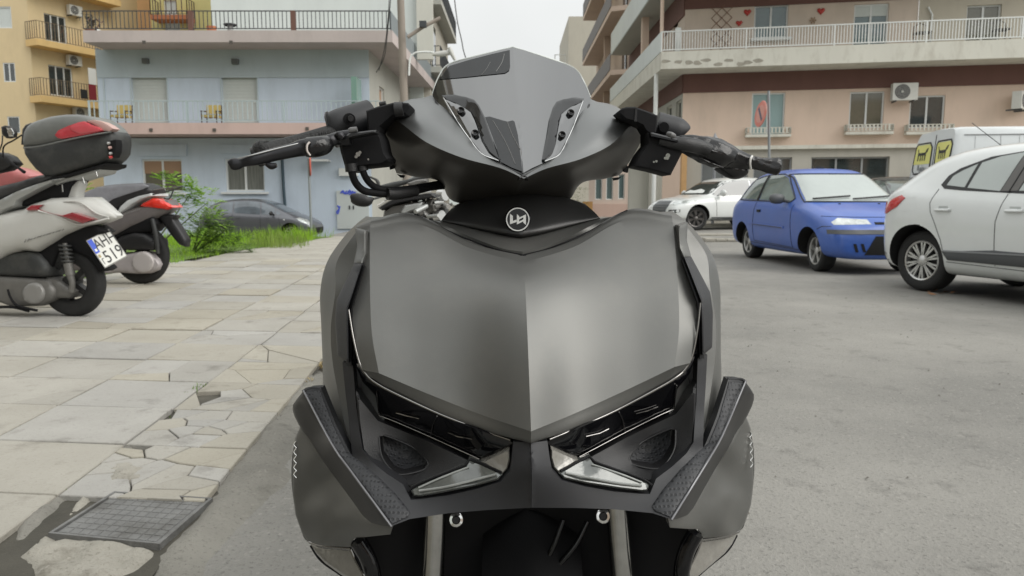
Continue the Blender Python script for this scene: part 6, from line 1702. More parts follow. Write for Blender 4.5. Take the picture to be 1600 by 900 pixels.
for a in (1.06, 1.80): mg.patch('door_handle', [(a, .86), (a+.17, .865), (a+.175, .845), (a+.16, .835), (a, .835)], 1, P_WHT, .03, step=.04, inset=.008, drop=.012); mg.patch('handle_recess', [(a+.03, .89), (a+.13, .89), (a+.14, .87), (a+.13, .845), (a+.03, .845)], 1, mat('shaded_white', (0.42, 0.44, 0.43), .4), .001, step=.04)
mg.patch('rear_light', [(.34, .87), (.30, .80), (.38, .80), (.56, .88), (.66, .97), (.60, 1.0), (.47, .96)], 1, M_REDL, .012, step=.04, inset=.012, drop=.005)
mg.patch('rear_light', [(-.60, .84), (-.62, .95), (-.80, .93), (-.80, .80)], 1, M_REDL, .008, axis='r', step=.05)
mg.patch('rear_light', [(.60, .84), (.62, .95), (.80, .93), (.80, .80)], 1, M_REDL, .008, axis='r', step=.05)
mg.patch('rear_window', [(-.58, 1.12), (.58, 1.12), (.52, 1.36), (-.52, 1.36)], 1, G_CAR, .005, axis='r')
mg.patch('rear_bumper_skirt', [(-.76, .40), (.76, .40), (.70, .27), (-.70, .27)], 1, M_MOULD, .006, axis='r')
mg.patch('rear_corner_skirt', [(.22, .40), (.38, .38), (.42, .30), (.28, .27)], 1, M_MOULD, .003)

mg.patch('filler_flap', [(.62, .83), (.63, .98), (.80, .98), (.80, .84)], 1, P_WHT, .0015, step=.06)
for ax in mg.axles:
    for sg in (1, -1): mg.wheel(ax, sg, 10, 'y', w0=.034, rim=.66)
mirror(mg, 2.95, .93, 1.03, P_WHT, 1.2)
p, n = mg.hit((1.05, 0, 4), (0, 0, -1)) 
for (dy, L_, tilt) in ((.0, .35, .5),):
    mb = MB(); mb.tube([p, p+Vector((-.42, .02, .30))], .004, 5); mb.build('roof_aerial', M_SEAL, mg.t, world=False); mb = MB(); mb.lathe([(0, .03), (.02, .02), (.03, -.01)], Matrix.Translation(p), 8); mb.build('aerial_base', M_SEAL, mg.t, world=False)

# ---- white off-roader
stQ = [(0, .45, .70, .85, .66, .92, .55), (.06, .35, .88, .98, .82, 1.05, .62), (.20, .30, .94, 1.07, .86, 1.25, .64), (.5, .28, .95, 1.08, .87, 1.52, .64), (.9, .27, .95, 1.07, .87, 1.63, .64), (1.8, .27, .95, 1.04, .87, 1.66, .655), (2.5, .27, .95, 1.02, .87, 1.62, .65),
       (2.9, .27, .95, 1.01, .87, 1.45, .66), (3.35, .28, .95, 1.0, .86, 1.13, .70), (3.6, .28, .95, .98, .85, 1.055, .66), (4.1, .28, .93, .93, .80, 1.0, .6), (4.42, .27, .88, .82, .74, .90, .52), (4.56, .28, .80, .70, .66, .76, .45), (4.62, .34, .68, .58, .55, .62, .4)]
hq = Vector((-.93, -.37, 0)).normalized()
fw_ = Vector((6.22, 24.4, 0)); rw_ = fw_-hq*2.81
MQ = carM((rw_.x, rw_.y), (hq.x, hq.y), .98*1.07, .80*1.07, 1) @ Matrix.Scale(1.07, 4)
q5 = Car('parked_car', 'white off-roader with dark alloy wheels and headlights facing left, behind the blue car', MQ, stQ, P_WHT2, (.98, 3.79), .365, .80)
q5.patch('side_window', [(.65, 1.13), (.85, 1.42), (1.2, 1.52), (1.72, 1.55), (1.74, 1.08)], 1, G_CAR, .004)
q5.patch('door_window', [(1.80, 1.08), (1.78, 1.55), (2.35, 1.53), (2.72, 1.43), (3.22, 1.10), (3.15, 1.06)], 1, G_CAR, .004)
q5.patch('windscreen', [(-.62, 1.50), (.62, 1.50), (.74, 1.14), (.72, 1.09), (-.72, 1.09), (-.74, 1.14)], 1, G_CAR, .004, axis='f')
q5.patch('sunshade', [(-.5, 1.14), (.5, 1.14), (.42, 1.22), (.15, 1.27), (-.1, 1.22), (-.42, 1.24)], 1, P_WHITE, .006, axis='f')
q5.patch('grille', [(-.36, .90), (.36, .90), (.42, .74), (.30, .46), (-.30, .46), (-.42, .74)], 1, mat('grille_grey', (0.10, 0.11, 0.12), .35, .4), .008, axis='f')
for k in range(6): q5.line('grille_slat', [(-.38, .50+k*.07), (.38, .50+k*.07)], M_DCHROME, w=.012, off=.010, axis='f')
for sg in (1, -1):
    q5.patch('headlight', [(sg*.48, .78), (sg*.50, .88), (sg*.78, .92), (sg*.90, .90), (sg*.88, .83), (sg*.70, .77)], 1, M_HEADL, .006, axis='f', step=.06)
    q5.patch('fog_light', [(sg*.48, .50), (sg*.52, .62), (sg*.86, .64), (sg*.86, .56), (sg*.66, .49)], 1, M_SEAL, .006, axis='f', step=.06)
    q5.patch('fog_lens', [(sg*.66, .54), (sg*.68, .60), (sg*.76, .60), (sg*.77, .55)], 1, M_HEADL, .012, axis='f', step=.04)
q5.patch('headlight', [(4.28, .80), (4.10, .90), (4.34, .91), (4.5, .86)], 1, M_HEADL, .006, step=.05)
q5.patch('number_plate', [(-.26, .44), (.26, .44), (.26, .34), (-.26, .34)], 1, P_WHITE, .015, axis='f')
q5.line('door_gap', [(3.12, .42), (3.15, .7), (3.18, 1.0)], w=.012); q5.line('door_gap', [(1.77, .40), (1.77, 1.04)], w=.012); q5.patch('sill_trim', [(1.45, .40), (3.3, .40), (3.3, .32), (1.45, .32)], 1, M_MOULD, .012)
for ax in q5.axles:
    for sg in (1, -1): q5.wheel(ax, sg, 7, 'y', steer=(R(-14) if ax > 2 else 0), rimm=mat('dark_alloy', (0.16, 0.15, 0.145), .3, .8), w0=.06, rim=.70)
mirror(q5, 2.98, .95, 1.12, P_WHT2, 1.35)

# ---- grey car on the left, and a dark one glimpsed on the right
stG = [(0, .42, .60, .68, .58, .74, .5), (.06, .30, .78, .88, .74, .94, .6), (.22, .22, .86, .99, .80, 1.14, .62), (.5, .2, .88, 1.02, .81, 1.38, .6), (.9, .2, .885, 1.0, .82, 1.50, .6), (1.6, .2, .885, .96, .82, 1.545, .62), (2.2, .2, .885, .93, .82, 1.52, .62),
       (2.7, .2, .885, .91, .82, 1.37, .63), (3.2, .2, .88, .89, .80, 1.10, .66), (3.5, .2, .875, .86, .79, .97, .64), (3.85, .21, .85, .80, .74, .87, .56), (4.12, .22, .76, .66, .66, .73, .46), (4.25, .27, .60, .52, .52, .58, .38)]
P_GRY = car_paint('grey_metallic_paint', (0.115, 0.12, 0.135), .35, .8, .4)
P_DRK = car_paint('black_car_paint', (0.03, 0.035, 0.04), .3)
def hatch(label, M, pm, glass, plate=False):
    g = Car('parked_car', label, M, stG, pm, (.80, 3.40), .31, .765)
    g.patch('rear_side_window', [(.55, 1.07), (.75, 1.28), (1.05, 1.40), (1.30, 1.43), (1.32, 1.03)], 1, glass, .004)
    g.patch('door_window', [(1.38, 1.03), (1.36, 1.435), (1.9, 1.45), (2.28, 1.41), (2.32, .97)], 1, glass, .004)
    g.patch('front_window', [(2.38, .97), (2.34, 1.40), (2.62, 1.30), (2.82, 1.18), (2.84, .96)], 1, glass, .004)
    g.patch('quarter_window', [(2.90, .96), (2.88, 1.13), (3.08, .98)], 1, glass, .004, step=.05)
    g.patch('windscreen', [(-.58, 1.42), (.58, 1.42), (.68, 1.05), (-.68, 1.05)], 1, glass, .004, axis='f')
    g.patch('headlight', [(3.62, .83), (3.70, .86), (3.95, .78), (4.12, .66), (4.05, .62), (3.80, .70)], 1, M_HEADL, .008, step=.05)
    g.patch('lower_grille', [(-.5, .50), (.5, .50), (.42, .30), (-.42, .30)], 1, M_ARCH, .005, axis='f')
    g.patch('bumper_corner_grille', [(4.02, .52), (4.20, .50), (4.18, .36), (4.06, .34)], 1, M_ARCH, .005, step=.05)
    g.line('door_gap', [(2.35, .35), (2.35, .93)], w=.012); g.line('door_gap', [(1.35, .38), (1.33, .98)], w=.012); g.line('door_gap', [(3.0, .32), (3.06, .6), (3.0, .88)], w=.012)
    g.patch('door_handle', [(1.48, .86), (1.64, .865), (1.64, .835), (1.48, .83)], 1, M_MOULD, .02, step=.05)
    g.patch('indicator_repeater', [(3.18, .80), (3.23, .80), (3.23, .77), (3.18, .77)], 1, P_WHITE, .008, step=.03)
    for ax in g.axles:
        for sg in (1, -1): g.wheel(ax, sg, 8, 's', w0=.04)
    mirror(g, 2.78, .88, 1.0, M_SEAL, 1.0)
    return g
MG = Matrix.Translation((0, 0, -.29)) @ carM((-9.07, 22.95), (1, -.03), .80*.86, .765*.86, -1) @ Matrix.Scale(.86, 4)
hatch('dark grey family car parked in front of the pale blue building, behind the bush', MG, P_GRY, mat('grey_car_glass', (0.10, 0.12, 0.14), .05, spec=.8, ior=1.6, var=.5, vscale=1.4))
MD = carM((8.45, 18.6), (-.10, -1), .80, .765, -1)
hatch('dark car mostly hidden between the blue car and the white van', MD, P_DRK, G_MID)

# ---- white van with yellow window stickers
MV = carM((9.0, 15.4), (.994, -.11), 0.0, 0.0, -1)
VH = 2.52
vt = thing('parked_van', 'white panel van with yellow stickers on its rear windows, behind the white hatchback', 'van', MV)
st = []
rows_ = []
pr = [(0, .40), (1.02, .40), (1.03, .5), (1.03, 1.3), (1.00, 1.75), (.92, 2.35), (.86, 2.46), (.78, 2.50), (0, 2.53)]
bv, bf = [], []
xs = [0, .02, .06, .12, 3.6, 4.2, 4.9, 5.3, 5.45]
def vz(x, z):
    if x < 3.7: return z
    t = (x-3.7)/1.75; return min(z, 2.5-1.55*t**1.15)
for x in xs:
    for sgn_ring in [pr+[(-a, z) for a, z in pr[1:-1]][::-1]]:
        for (y, z) in sgn_ring:
            k = 1.0 if x > .1 else (.955+.045*(x/.12)**.5)
            lean = .16*max(0, (z-1.25)/1.25)**1.3 if x < .2 else 0
            bv.append(Vector((x+lean, y*k-1.03, vz(x, z*(1.0 if x > .1 else .988+.012*(x/.12)))))) 
m_ = 2*len(pr)-2
for i in range(len(xs)-1):
    for k in range(m_): bf.append((i*m_+k, i*m_+(k+1) % m_, (i+1)*m_+(k+1) % m_, (i+1)*m_+k))
bf.append(tuple(range(m_-1, -1, -1))); bf.append(tuple((len(xs)-1)*m_+k for k in range(m_)))
# mirror so the near side (car's right) sits at y = 0 ... body spans y -2.06..0 ; near side faces the camera
MVn = MV
bv = [Vector((p.x, p.y+2.06, p.z)) for p in bv]
P_VAN = mat('van_white_paint', (0.60, 0.63, 0.635), .4, 0, var=.04, vscale=1.2, coat=.4, dirt=(0.45, 0.47, 0.46), dirt_scale=1.5, dirt_amt=.4)
vb = mobj('body', bv, bf, P_VAN, vt, 30, world=False)
class V2: pass
va = Car.__new__(Car); va.t = vt; va.bvh = BVHTree.FromPolygons(bv, bf); va.Rw = .34; va.track = .9
M_YST = mat('yellow_sticker', (0.72, 0.70, 0.22), .5)
for (a, b_) in ((.16, .92), (1.14, 1.90)):
    W_ = [(a+.08, 1.58), (a, 1.66), (a, 2.14), (a+.10, 2.25), (b_-.06, 2.25), (b_, 2.18), (b_, 1.66), (b_-.08, 1.58)]
    o = va.patch('rear_window', W_, 1, mat('van_window_grey', (0.50, 0.53, 0.53), .15, coat=.5), .004, axis='r')[0]
    va.line('window_rubber', W_+[W_[0]], M_SEAL, w=.035, off=.004, axis='r', parent=o)
    ys = va.patch('sticker', [(a+.02, 1.79), (a+.02, 2.13), (a+.11, 2.22), (b_-.06, 2.22), (b_-.02, 2.17), (b_-.02, 1.79)], 1, M_YST, .008, axis='r', sink=.001)[0]
    # black animal emblem: body, four of its legs, head and tail
    cx = (a+b_)/2
    for poly in ([(-.22, .02), (.14, .02), (.16, .10), (.05, .09), (-.14, .09), (-.22, .12)], [(-.21, -.12), (-.17, -.12), (-.16, .04), (-.21, .04)], [(-.10, -.12), (-.06, -.12), (-.05, .04), (-.09, .04)], [(-.01, -.12), (.03, -.12), (.04, .04), (0, .04)], [(.09, -.12), (.13, -.12), (.15, .04), (.10, .04)], [(.12, .06), (.20, .10), (.24, .20), (.18, .19), (.13, .12)], [(-.22, .10), (-.26, .18), (-.24, .20), (-.19, .11)]):
        va.patch('emblem', [(cx-x*1.0, 1.97+z*.85) for x, z in poly], 1, M_SEAL, .013, axis='r', step=.05, sink=-.004)
def text_mesh(txt, M, size, m, parent, depth=.002, name='lettering', sx=1.0):
    cu = bpy.data.curves.new('t', 'FONT'); cu.body = txt; cu.size = size; cu.align_x = 'CENTER'; cu.align_y = 'CENTER'; cu.extrude = depth; cu.resolution_u = 3
    o = bpy.data.objects.new('t', cu); COL.objects.link(o); bpy.context.view_layer.update()
    me = ev(o); vs = [M @ Vector((q.co.x*sx, q.co.y, q.co.z)) for q in me.vertices]; fs = [tuple(p.vertices) for p in me.polygons]
    bpy.data.curves.remove(cu)
    return mobj(name, vs, fs, m, parent)
for cy in (.54, 1.52):
    p, n = va.hit((-3, cy, 1.685), (1, 0, 0)); wp_ = MV @ p; wn_ = (MV.to_3x3() @ Vector((-1, 0, 0)))
    Mt = Matrix.Translation(wp_+wn_*.014) @ Matrix(((-MV[0][1], 0, wn_.x), (-MV[1][1], 0, wn_.y), (0, 1, 0))).to_4x4()
    text_mesh('Agip', Mt, .26, mat('grey_lettering', (0.20, 0.21, 0.22), .6), vt, sx=.85)
va.line('rear_door_gap', [(1.03, .6), (1.03, 2.4)], w=.02, axis='r')
va.patch('door_handle', [(.96, 1.02), (1.06, 1.02), (1.06, 1.12), (.96, 1.12)], 1, M_SEAL, .03, axis='r', step=.05)
va.patch('number_plate', [(1.25, .86), (1.78, .86), (1.78, .98), (1.25, .98)], 1, P_WHITE, .02, axis='r')
va.patch('rear_light', [(.02, .75), (.12, .75), (.12, 1.25), (.02, 1.25)], 1, M_REDL, .01, axis='r'); va.patch('rear_light', [(1.94, .75), (2.04, .75), (2.04, 1.25), (1.94, 1.25)], 1, M_REDL, .01, axis='r')
for k in (1.0, 2.1, 3.2): va.line('body_seam', [(k, .6), (k, 2.3)], mat('van_seam', (0.35, 0.36, 0.36), .6), w=.012, both=True)
va.line('roof_gutter', [(.3, 2.33), (3.6, 2.33)], mat('van_seam', (0.35, 0.36, 0.36), .6), w=.02, off=.01)
for k in (.5, 1.35): va.line('roof_edge_seam', [(k, 2.05), (k+.01, 2.3)], mat('van_seam', (0.35, 0.36, 0.36), .6), w=.01)
vt_tr = .9
for ax in (.95, 4.4):
    for sg, y in ((1, 2.0), (-1, .06)):
        C = Matrix.Translation((ax, y, .34)) @ Matrix.Rotation(R(-90*sg), 4, 'X'); mb = MB(); mb.lathe([(.0, -.03), (.20, -.03), (.22, 0), (.32, 0), (.34, -.03), (.34, -.2), (0, -.2)], C, 28); mb.build('wheel', M_TYRE, vt, 35, world=False)
va.bvh = None
# ------------------------------------------------------------------ scooters on the pavement, traced in their own planes
class Bike:
    def __init__(s, name, label, contact, head, M_off=0):
        h = Vector((head[0], head[1], 0)).normalized()
        s.c = Vector((contact[0], contact[1], 0.035)); s.u = -h     # u points to the rear
        n = Vector((s.u.y, -s.u.x, 0)); s.n = n if n.dot(CAM-s.c) > 0 else -n
        s.M = Matrix(((s.u.x, -s.n.x, 0, s.c.x), (s.u.y, -s.n.y, 0, s.c.y), (0, 0, 1, s.c.z), (0, 0, 0, 1)))
        s.t = thing(name, label, 'scooter', s.M)
    def l(s, px, py, w=0.0):
        r = ray(px, py); t = (s.c+s.n*w-CAM).dot(s.n)/r.dot(s.n); p = CAM+r*t-s.c
        return (p.dot(s.u), p.z)
    def P(s, a, w, z): return s.c+s.u*a+s.n*w+Vector((0, 0, z))
    def puff(s, name, poly, w, m, edge=.5, rad=.06, step=.035, parent=None, w0=0.0, smooth=50, taper=None, only=False):
        """pillow with outline traced at offset w (near face); spans w0-|.|..w unless only: from w0 to w"""
        q = [s.l(x, y, w*edge if not only else w) for x, y in poly]
        V, T, B = fill(q, step, min(rad*.35, step*.6))
        N = []; Fa = []
        for i, (a, z) in enumerate(V):
            e = 0 if i in B else edist((a, z), q)
            k = math.sqrt(max(0, 1-(1-min(e/rad, 1))**2)); h = edge+(1-edge)*k
            hw = w*h
            if taper: hw *= taper(a, z)
            N.append(s.P(a, hw, z)); Fa.append(s.P(a, (-hw if not only else w0), z))
        n = len(N); ff = list(T)+[tuple(n+i for i in reversed(t)) for t in T]; cnt = {}
        for t in T:
            for e in ((t[0], t[1]), (t[1], t[2]), (t[2], t[0])): cnt[e] = 1
        for (x, y) in cnt:
            if (y, x) not in cnt: ff.append((y, x, n+x, n+y))
        return mobj(name, N+Fa, ff, m, parent or s.t, smooth)
    def plate(s, name, poly, w, th, m, parent=None, rad=.01, step=.03):
        """thin raised piece on the near face, outline traced at offset w"""
        q = [s.l(x, y, w) for x, y in poly]; V, T, B = fill(q, step, min(rad, step*.5))
        N = [s.P(a, w-(.004 if i in B else 0), z) for i, (a, z) in enumerate(V)]
        v, f = thicken(N, T, s.n*-th); return mobj(name, v, f, m, parent or s.t, 50)
    def tube(s, name, pts, r, m, w=None, n=8, k=4, parent=None):
        q = []
        rs = r if isinstance(r, (list, tuple)) else [r]*len(pts)
        for p, rr in zip(pts, rs):
            ww = p[2] if len(p) > 2 else w; a, z = s.l(p[0], p[1], ww); q.append(list(s.P(a, ww, z))+[rr])
        q = crv(q, k); mb = MB(); mb.tube([Vector(a[:3]) for a in q], [max(.0005, a[3]) for a in q], n); return mb.build(name, m, parent or s.t, 60)
    def wheel(s, px, py, Rw, rim, wd, m, spokes=5, rimm=None, sw=.04):
        a, _ = s.l(px, py, 0); C = Matrix.Translation(s.P(a, 0, Rw)) @ Matrix(((s.u.x, 0, s.n.x), (s.u.y, 0, s.n.y), (0, 1, 0))).to_4x4()
        hb = MB(); hb.lathe([(0, -.06), (.05, -.06), (.06, 0), (.05, .06), (0, .06)], C, 20)
        w = hb.build('wheel', M_BLK, s.t, 40)
        mb = MB(); mb.lathe([(rim, -wd*.8), (Rw*.86, -wd), (Rw*.95, -wd*.8), (Rw, -wd*.25), (Rw, wd*.25), (Rw*.95, wd*.8), (Rw*.86, wd), (rim, wd*.8)], C, 44, True); mb.build('tyre', M_TYRE, w, 50)
        rm = MB(); rm.lathe([(rim+.004, -wd*.75), (rim-.02, -wd*.6), (rim-.03, 0), (rim-.02, wd*.6), (rim+.004, wd*.75), (rim, 0)], C, 44, True)
        for k in range(spokes):
            t = 2*math.pi*k/spokes+.5; x0, y0, x1, y1 = .04*math.cos(t), .04*math.sin(t), (rim-.02)*math.cos(t+.15), (rim-.02)*math.sin(t+.15); dx, dy = x1-x0, y1-y0; l = math.hypot(dx, dy); nx, ny = -dy/l*sw*.5, dx/l*sw*.5
            rm.add([C @ Vector((x, y, z)) for z in (.03, -.03) for x, y in ((x0+nx, y0+ny), (x0-nx, y0-ny), (x1-nx, y1-ny), (x1+nx, y1+ny))], [(0, 1, 2, 3), (7, 6, 5, 4), (0, 4, 5, 1), (1, 5, 6, 2), (2, 6, 7, 3), (3, 7, 4, 0)])
        rm.build('rim', rimm or M_BLK, w, 40)
M_SW = mat('dusty_white_fairing', (0.52, 0.52, 0.495), .38, 0, var=.05, vscale=3, coat=.3, dirt=(0.36, 0.34, 0.31), dirt_scale=3, dirt_amt=.35)
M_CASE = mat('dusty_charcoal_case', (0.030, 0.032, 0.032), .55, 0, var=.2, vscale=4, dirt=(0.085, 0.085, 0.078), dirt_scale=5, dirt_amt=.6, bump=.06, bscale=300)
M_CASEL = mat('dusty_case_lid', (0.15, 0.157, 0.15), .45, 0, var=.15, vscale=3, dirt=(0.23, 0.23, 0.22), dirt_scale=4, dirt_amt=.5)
M_DRED = mat('dark_red_reflector', (0.28, 0.025, 0.035), .2, 0, var=.3, vscale=8, coat=.8)
M_PALER = mat('dusty_pink_lens', (0.50, 0.33, 0.30), .35, 0, var=.1)
M_ENG = mat('cast_engine_grey', (0.17, 0.165, 0.155), .5, .4, var=.12, vscale=10)
M_ENGL = mat('light_engine_cover', (0.42, 0.39, 0.39), .45, .3, var=.1, vscale=10)
M_SEATB = mat('worn_black_seat', (0.022, 0.022, 0.024), .55, 0, var=.2, vscale=6, dirt=(0.07, 0.07, 0.068), dirt_amt=.5)
M_RACKG = mat('satin_rack_grey', (0.40, 0.41, 0.40), .4, .5)

s1 = Bike('scooter', 'white scooter with a big dusty black top case, at the left edge', (-3.67, 6.10), (-.985, .17))
s1.wheel(114, 443, .292, .178, .058, M_BLK, 5, sw=.05)
s1.puff('airbox', [(-60,420),(-20,412),(0,404),(24,394),(50,391),(66,397),(76,408),(82,422),(80,431),(70,434),(0,431),(-60,434)], .13, M_CASE, .6, .05)
s1.puff('transmission_cover', [(-60,438),(0,431),(50,434),(80,437),(90,452),(90,463),(84,470),(66,478),(20,479),(0,472),(-60,470)], .14, M_ENG, .65, .04)
o = s1.puff('clutch_cover', [(50+17*math.cos(a), 459+17*math.sin(a)) for a in np.linspace(0, 5.9, 18)], .165, mat('clutch_light', (0.27, 0.265, 0.255), .45, .3), .9, .02, only=True, w0=.1, step=.025)
s1.puff('swing_housing', [(72,432),(92,436),(108,448),(118,455),(110,466),(88,466)], .10, M_ENG, .7, .03)
s1.puff('rear_mudguard', [(58,396),(100,368),(128,355),(148,352),(163,362),(140,374),(150,404),(166,420),(158,425),(138,402),(112,392),(92,392),(80,420),(66,410)], .085, M_DEEP, .8, .04)
# shock absorber with a coil spring
a0, z0 = s1.l(101, 380, .12); a1, z1 = s1.l(110, 430, .12)
A0, A1 = s1.P(a0, .12, z0), s1.P(a1, .12, z1); dd = A1-A0
mb = MB(); mb.tube([A0, A1], .018, 10); mb.tube([A0+dd*.62, A1+dd*.0], .036, 14); sh = mb.build('shock_absorber', M_ENG, s1.t, 50)
e1 = dd.normalized().cross(s1.n).normalized(); mb = MB(); mb.tube([A0+dd*(.04+.60*t/60)+e1*.042*math.cos(t*2*math.pi*5/60)+s1.n*.042*math.sin(t*2*math.pi*5/60) for t in range(61)], .0075, 6); mb.build('coil_spring', M_CASE, sh, 60)
s1.tube('lower_mount', [(110,430,.12),(113,443,.12),(112,455,.11)], [.03,.022,.026], M_ENG, n=12)
s1.tube('centre_stand', [(12,452,.16),(17,466,.16),(28,478,.16),(58,485,.15)], [.008,.009,.011,.011], M_DEEP)
s1.tube('centre_stand', [(-10,480,.15),(20,480,.15),(45,486,.15)], .012, M_DEEP)
s1.puff('tail_fairing', [(-60,318),(0,334),(40,326),(48,320),(80,310),(96,309),(120,308),(135,308),(152,320),(163,329),(174,337),(172,341),(150,349),(130,354),(100,367),(84,378),(68,387),(60,393),(36,391),(12,398),(0,406),(-60,424)], .19, M_SW, .55, .13, step=.045,
        taper=lambda a, z: 1.0-.75*max(0, (a-.05)/.5)**1.2)
s1.plate('side_reflector', [(40,327),(48,321),(66,320),(58,326),(76,333),(96,337),(112,332),(145,343),(128,349),(96,338),(60,328),(44,329)], .197, .06, M_DRED)
s1.tube('fairing_edge', [(100,315,.15),(125,316,.14),(150,333,.11),(170,339,.08)], .006, M_SW)
s1.tube('fairing_edge', [(60,329,.19),(96,340,.175),(126,351,.125),(170,341,.08)], .008, mat('clean_white_plastic', (0.62, 0.62, 0.60), .4))
s1.puff('seat', [(-60,300),(-20,296),(0,291),(30,284),(62,274),(84,272),(100,275),(84,283),(30,305),(0,316),(-60,336)], .15, M_SEATB, .6, .06)
s1.puff('undertray', [(20,322),(48,300),(84,285),(104,281),(120,278),(108,292),(102,309),(70,312),(44,322)], .10, M_DEEP, .8, .03)
s1.puff('grab_rail', [(-60,352),(0,313),(30,298),(60,287),(84,280),(100,278),(84,286),(56,300),(30,314),(26,322),(10,328),(0,334),(-60,368)], .175, M_RACKG, .8, .02, step=.03)
s1.puff('rack_arm', [(84,286),(100,279),(130,270),(150,264),(157,265),(152,271),(128,277),(104,285),(90,290)], .12, M_RACKG, .8, .015, step=.03)
s1.puff('rack_plate', [(84,277),(112,270),(140,262),(166,255),(163,261),(140,268),(110,277),(92,281)], .15, M_DEEP, .8, .02, step=.03)
s1.puff('rear_stub', [(101,291),(112,284),(124,282),(126,287),(121,300),(120,312),(104,312),(100,300)], .05, M_SW, .8, .02, step=.03)
for (x0_, y0_, x1_, y1_) in ((97,288,98,300),(129,277,132,287),(150,268,152,276)): s1.tube('rack_bolt', [(x0_,y0_,.12),(x1_,y1_,.12)], .006, M_STEEL, k=1)
tp_ = lambda a, z: 1.0-.16*max(0, (a-.10)/.5)**2-.1*max(0, (.0-a)/.5)**2
s1.puff('top_case', [(37,231),(39,241),(46,252),(56,264),(70,275),(84,276.5),(110.3,268.5),(134.4,262),(156.8,255.5),(167.1,247),(173.1,239),(175.2,222),(174.0,210),(167.9,203),(143.0,209),(100,218),(60,227)], .17, M_CASE, .72, .14, step=.035, taper=tp_)
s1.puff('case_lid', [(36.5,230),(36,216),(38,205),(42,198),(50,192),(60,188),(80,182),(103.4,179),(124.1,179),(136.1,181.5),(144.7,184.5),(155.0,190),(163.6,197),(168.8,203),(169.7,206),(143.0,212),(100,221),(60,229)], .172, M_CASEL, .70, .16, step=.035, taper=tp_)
s1.tube('case_seam', [(37,231,0.145),(60,229,0.19),(100,220,0.197),(143.0,211,0.188),(174.0,206,0.14)], .006, M_CASEL)
s1.plate('case_reflector', [(85,211),(90,204),(105,197),(122,191),(131,191),(142,196),(152,199),(157,205),(140,209),(96,217),(90,216)], .171, .07, mat('red_case_reflector', (0.50, 0.045, 0.06), .25, 0, var=.2, vscale=6, coat=.6))
s1.plate('case_reflector_tint', [(122,191),(131,189.5),(142,195),(153,199),(158,203.5),(146,206),(124,209),(112,204),(108,198)], .177, .02, mat('bright_red_lens', (0.62, 0.09, 0.11), .25, coat=.5))
s1.plate('pale_lens', [(134,189),(146,187),(158,190),(168,195),(176,201),(170,205),(160,204),(154,199),(144,193)], .155, .08, M_PALER)
s1.plate('latch_recess', [(167,221),(180,218),(181,226),(180,238),(176,246),(169,247),(168,236)], .14, .07, M_DEEP)
for (x, y, c) in ((170,224,M_ALLOY), (172,231,M_PALER), (173,240,M_ALLOY), (173,246,M_REDL)):
    s1.tube('latch_part', [(x-1.5,y,.146),(x+2.5,y-.8,.142)], [.013,.009], c, k=1, n=8)
# engraved name on the fairing as slanted strokes
for k in range(13):
    x = 38+k*4.9; y = 376.5-k*1.45; h_ = (4.5 if k in (0, 1) else 2.4)
    s1.tube('emblem_stroke', [(x, y+h_*.5, .196-.0035*k*.5), (x+2.6, y-h_*.5, .196-.0035*k*.5)], .0032, M_ENG, k=1, n=5)
    if k % 3 == 1: s1.tube('emblem_stroke', [(x+1, y, .197-.0035*k*.5), (x+5, y-1.4, .196-.0035*k*.5)], .0028, M_ENG, k=1, n=5)
# number plate
pq = [at(134.5, 376, 5.90), at(170, 358, 6.04), None, at(164, 419, 5.85)]
pq[2] = pq[1]+pq[3]-pq[0]
pn = (pq[1]-pq[0]).cross(pq[3]-pq[0]).normalized()
if pn.dot(CAM-pq[0]) < 0: pn = -pn
np_ = mobj('number_plate', pq+[q-pn*.006 for q in pq], [(0, 1, 2, 3), (7, 6, 5, 4), (0, 4, 5, 1), (1, 5, 6, 2), (2, 6, 7, 3), (3, 7, 4, 0)], mat('plate_white', (0.62, 0.62, 0.58), .4, dirt=(.4, .38, .35), dirt_scale=9, dirt_amt=.4), s1.t)
def pl(u, v, k=.001): 
    a = pq[0].lerp(pq[1], u); b_ = pq[3].lerp(pq[2], u); return a.lerp(b_, v)+pn*k
def plq(name, u0, v0, u1, v1, m, k=.0015):
    return mobj(name, [pl(u0, v0, k), pl(u1, v0, k), pl(u1, v1, k), pl(u0, v1, k)], [(0, 1, 2, 3)], m, np_)
plq('blue_band', .02, .03, .21, .50, mat('plate_blue', (0.03, 0.08, 0.50), .4)); plq('band_letters', .07, .36, .16, .44, P_WHITE, .002)
plq('plate_sticker', .05, .56, .14, .66, mat('plate_ochre', (.35, .28, .14), .6), .002)
for e in ((0, 0, 1, .022), (0, .978, 1, 1), (0, .022, .02, .978), (.98, .022, 1, .978)): plq('plate_rim', *e, M_ENG, .0025)
Xp = (pl(1, .5, 0)-pl(0, .5, 0)); Yp = (pl(.5, 0, 0)-pl(.5, 1, 0))
def ptext(t, u, v, size, sx=1.0, parent=np_):
    Mt = Matrix(((Xp.x, Yp.x, pn.x, 0), (Xp.y, Yp.y, pn.y, 0), (Xp.z, Yp.z, pn.z, 0), (0, 0, 0, 1))); Mt = Matrix.Translation(pl(u, v, .002)) @ Mt
    return text_mesh(t, Mt, size, mat('plate_black', (0.02, 0.02, 0.02), .5), parent, depth=.001, sx=sx)
ptext('AHH', .60, .27, .52, .82); ptext('519', .60, .75, .56, .95); ptext('\u0393', .13, .82, .26, .8)
s1.tube('plate_light', [(146,362,.06),(157,361,.06)], [.022,.02], M_DRED, k=1, n=10)
s1.puff('plate_bracket', [(120,372),(134,362),(150,356),(166,362),(150,372),(140,384)], .06, M_DEEP, .8, .03)
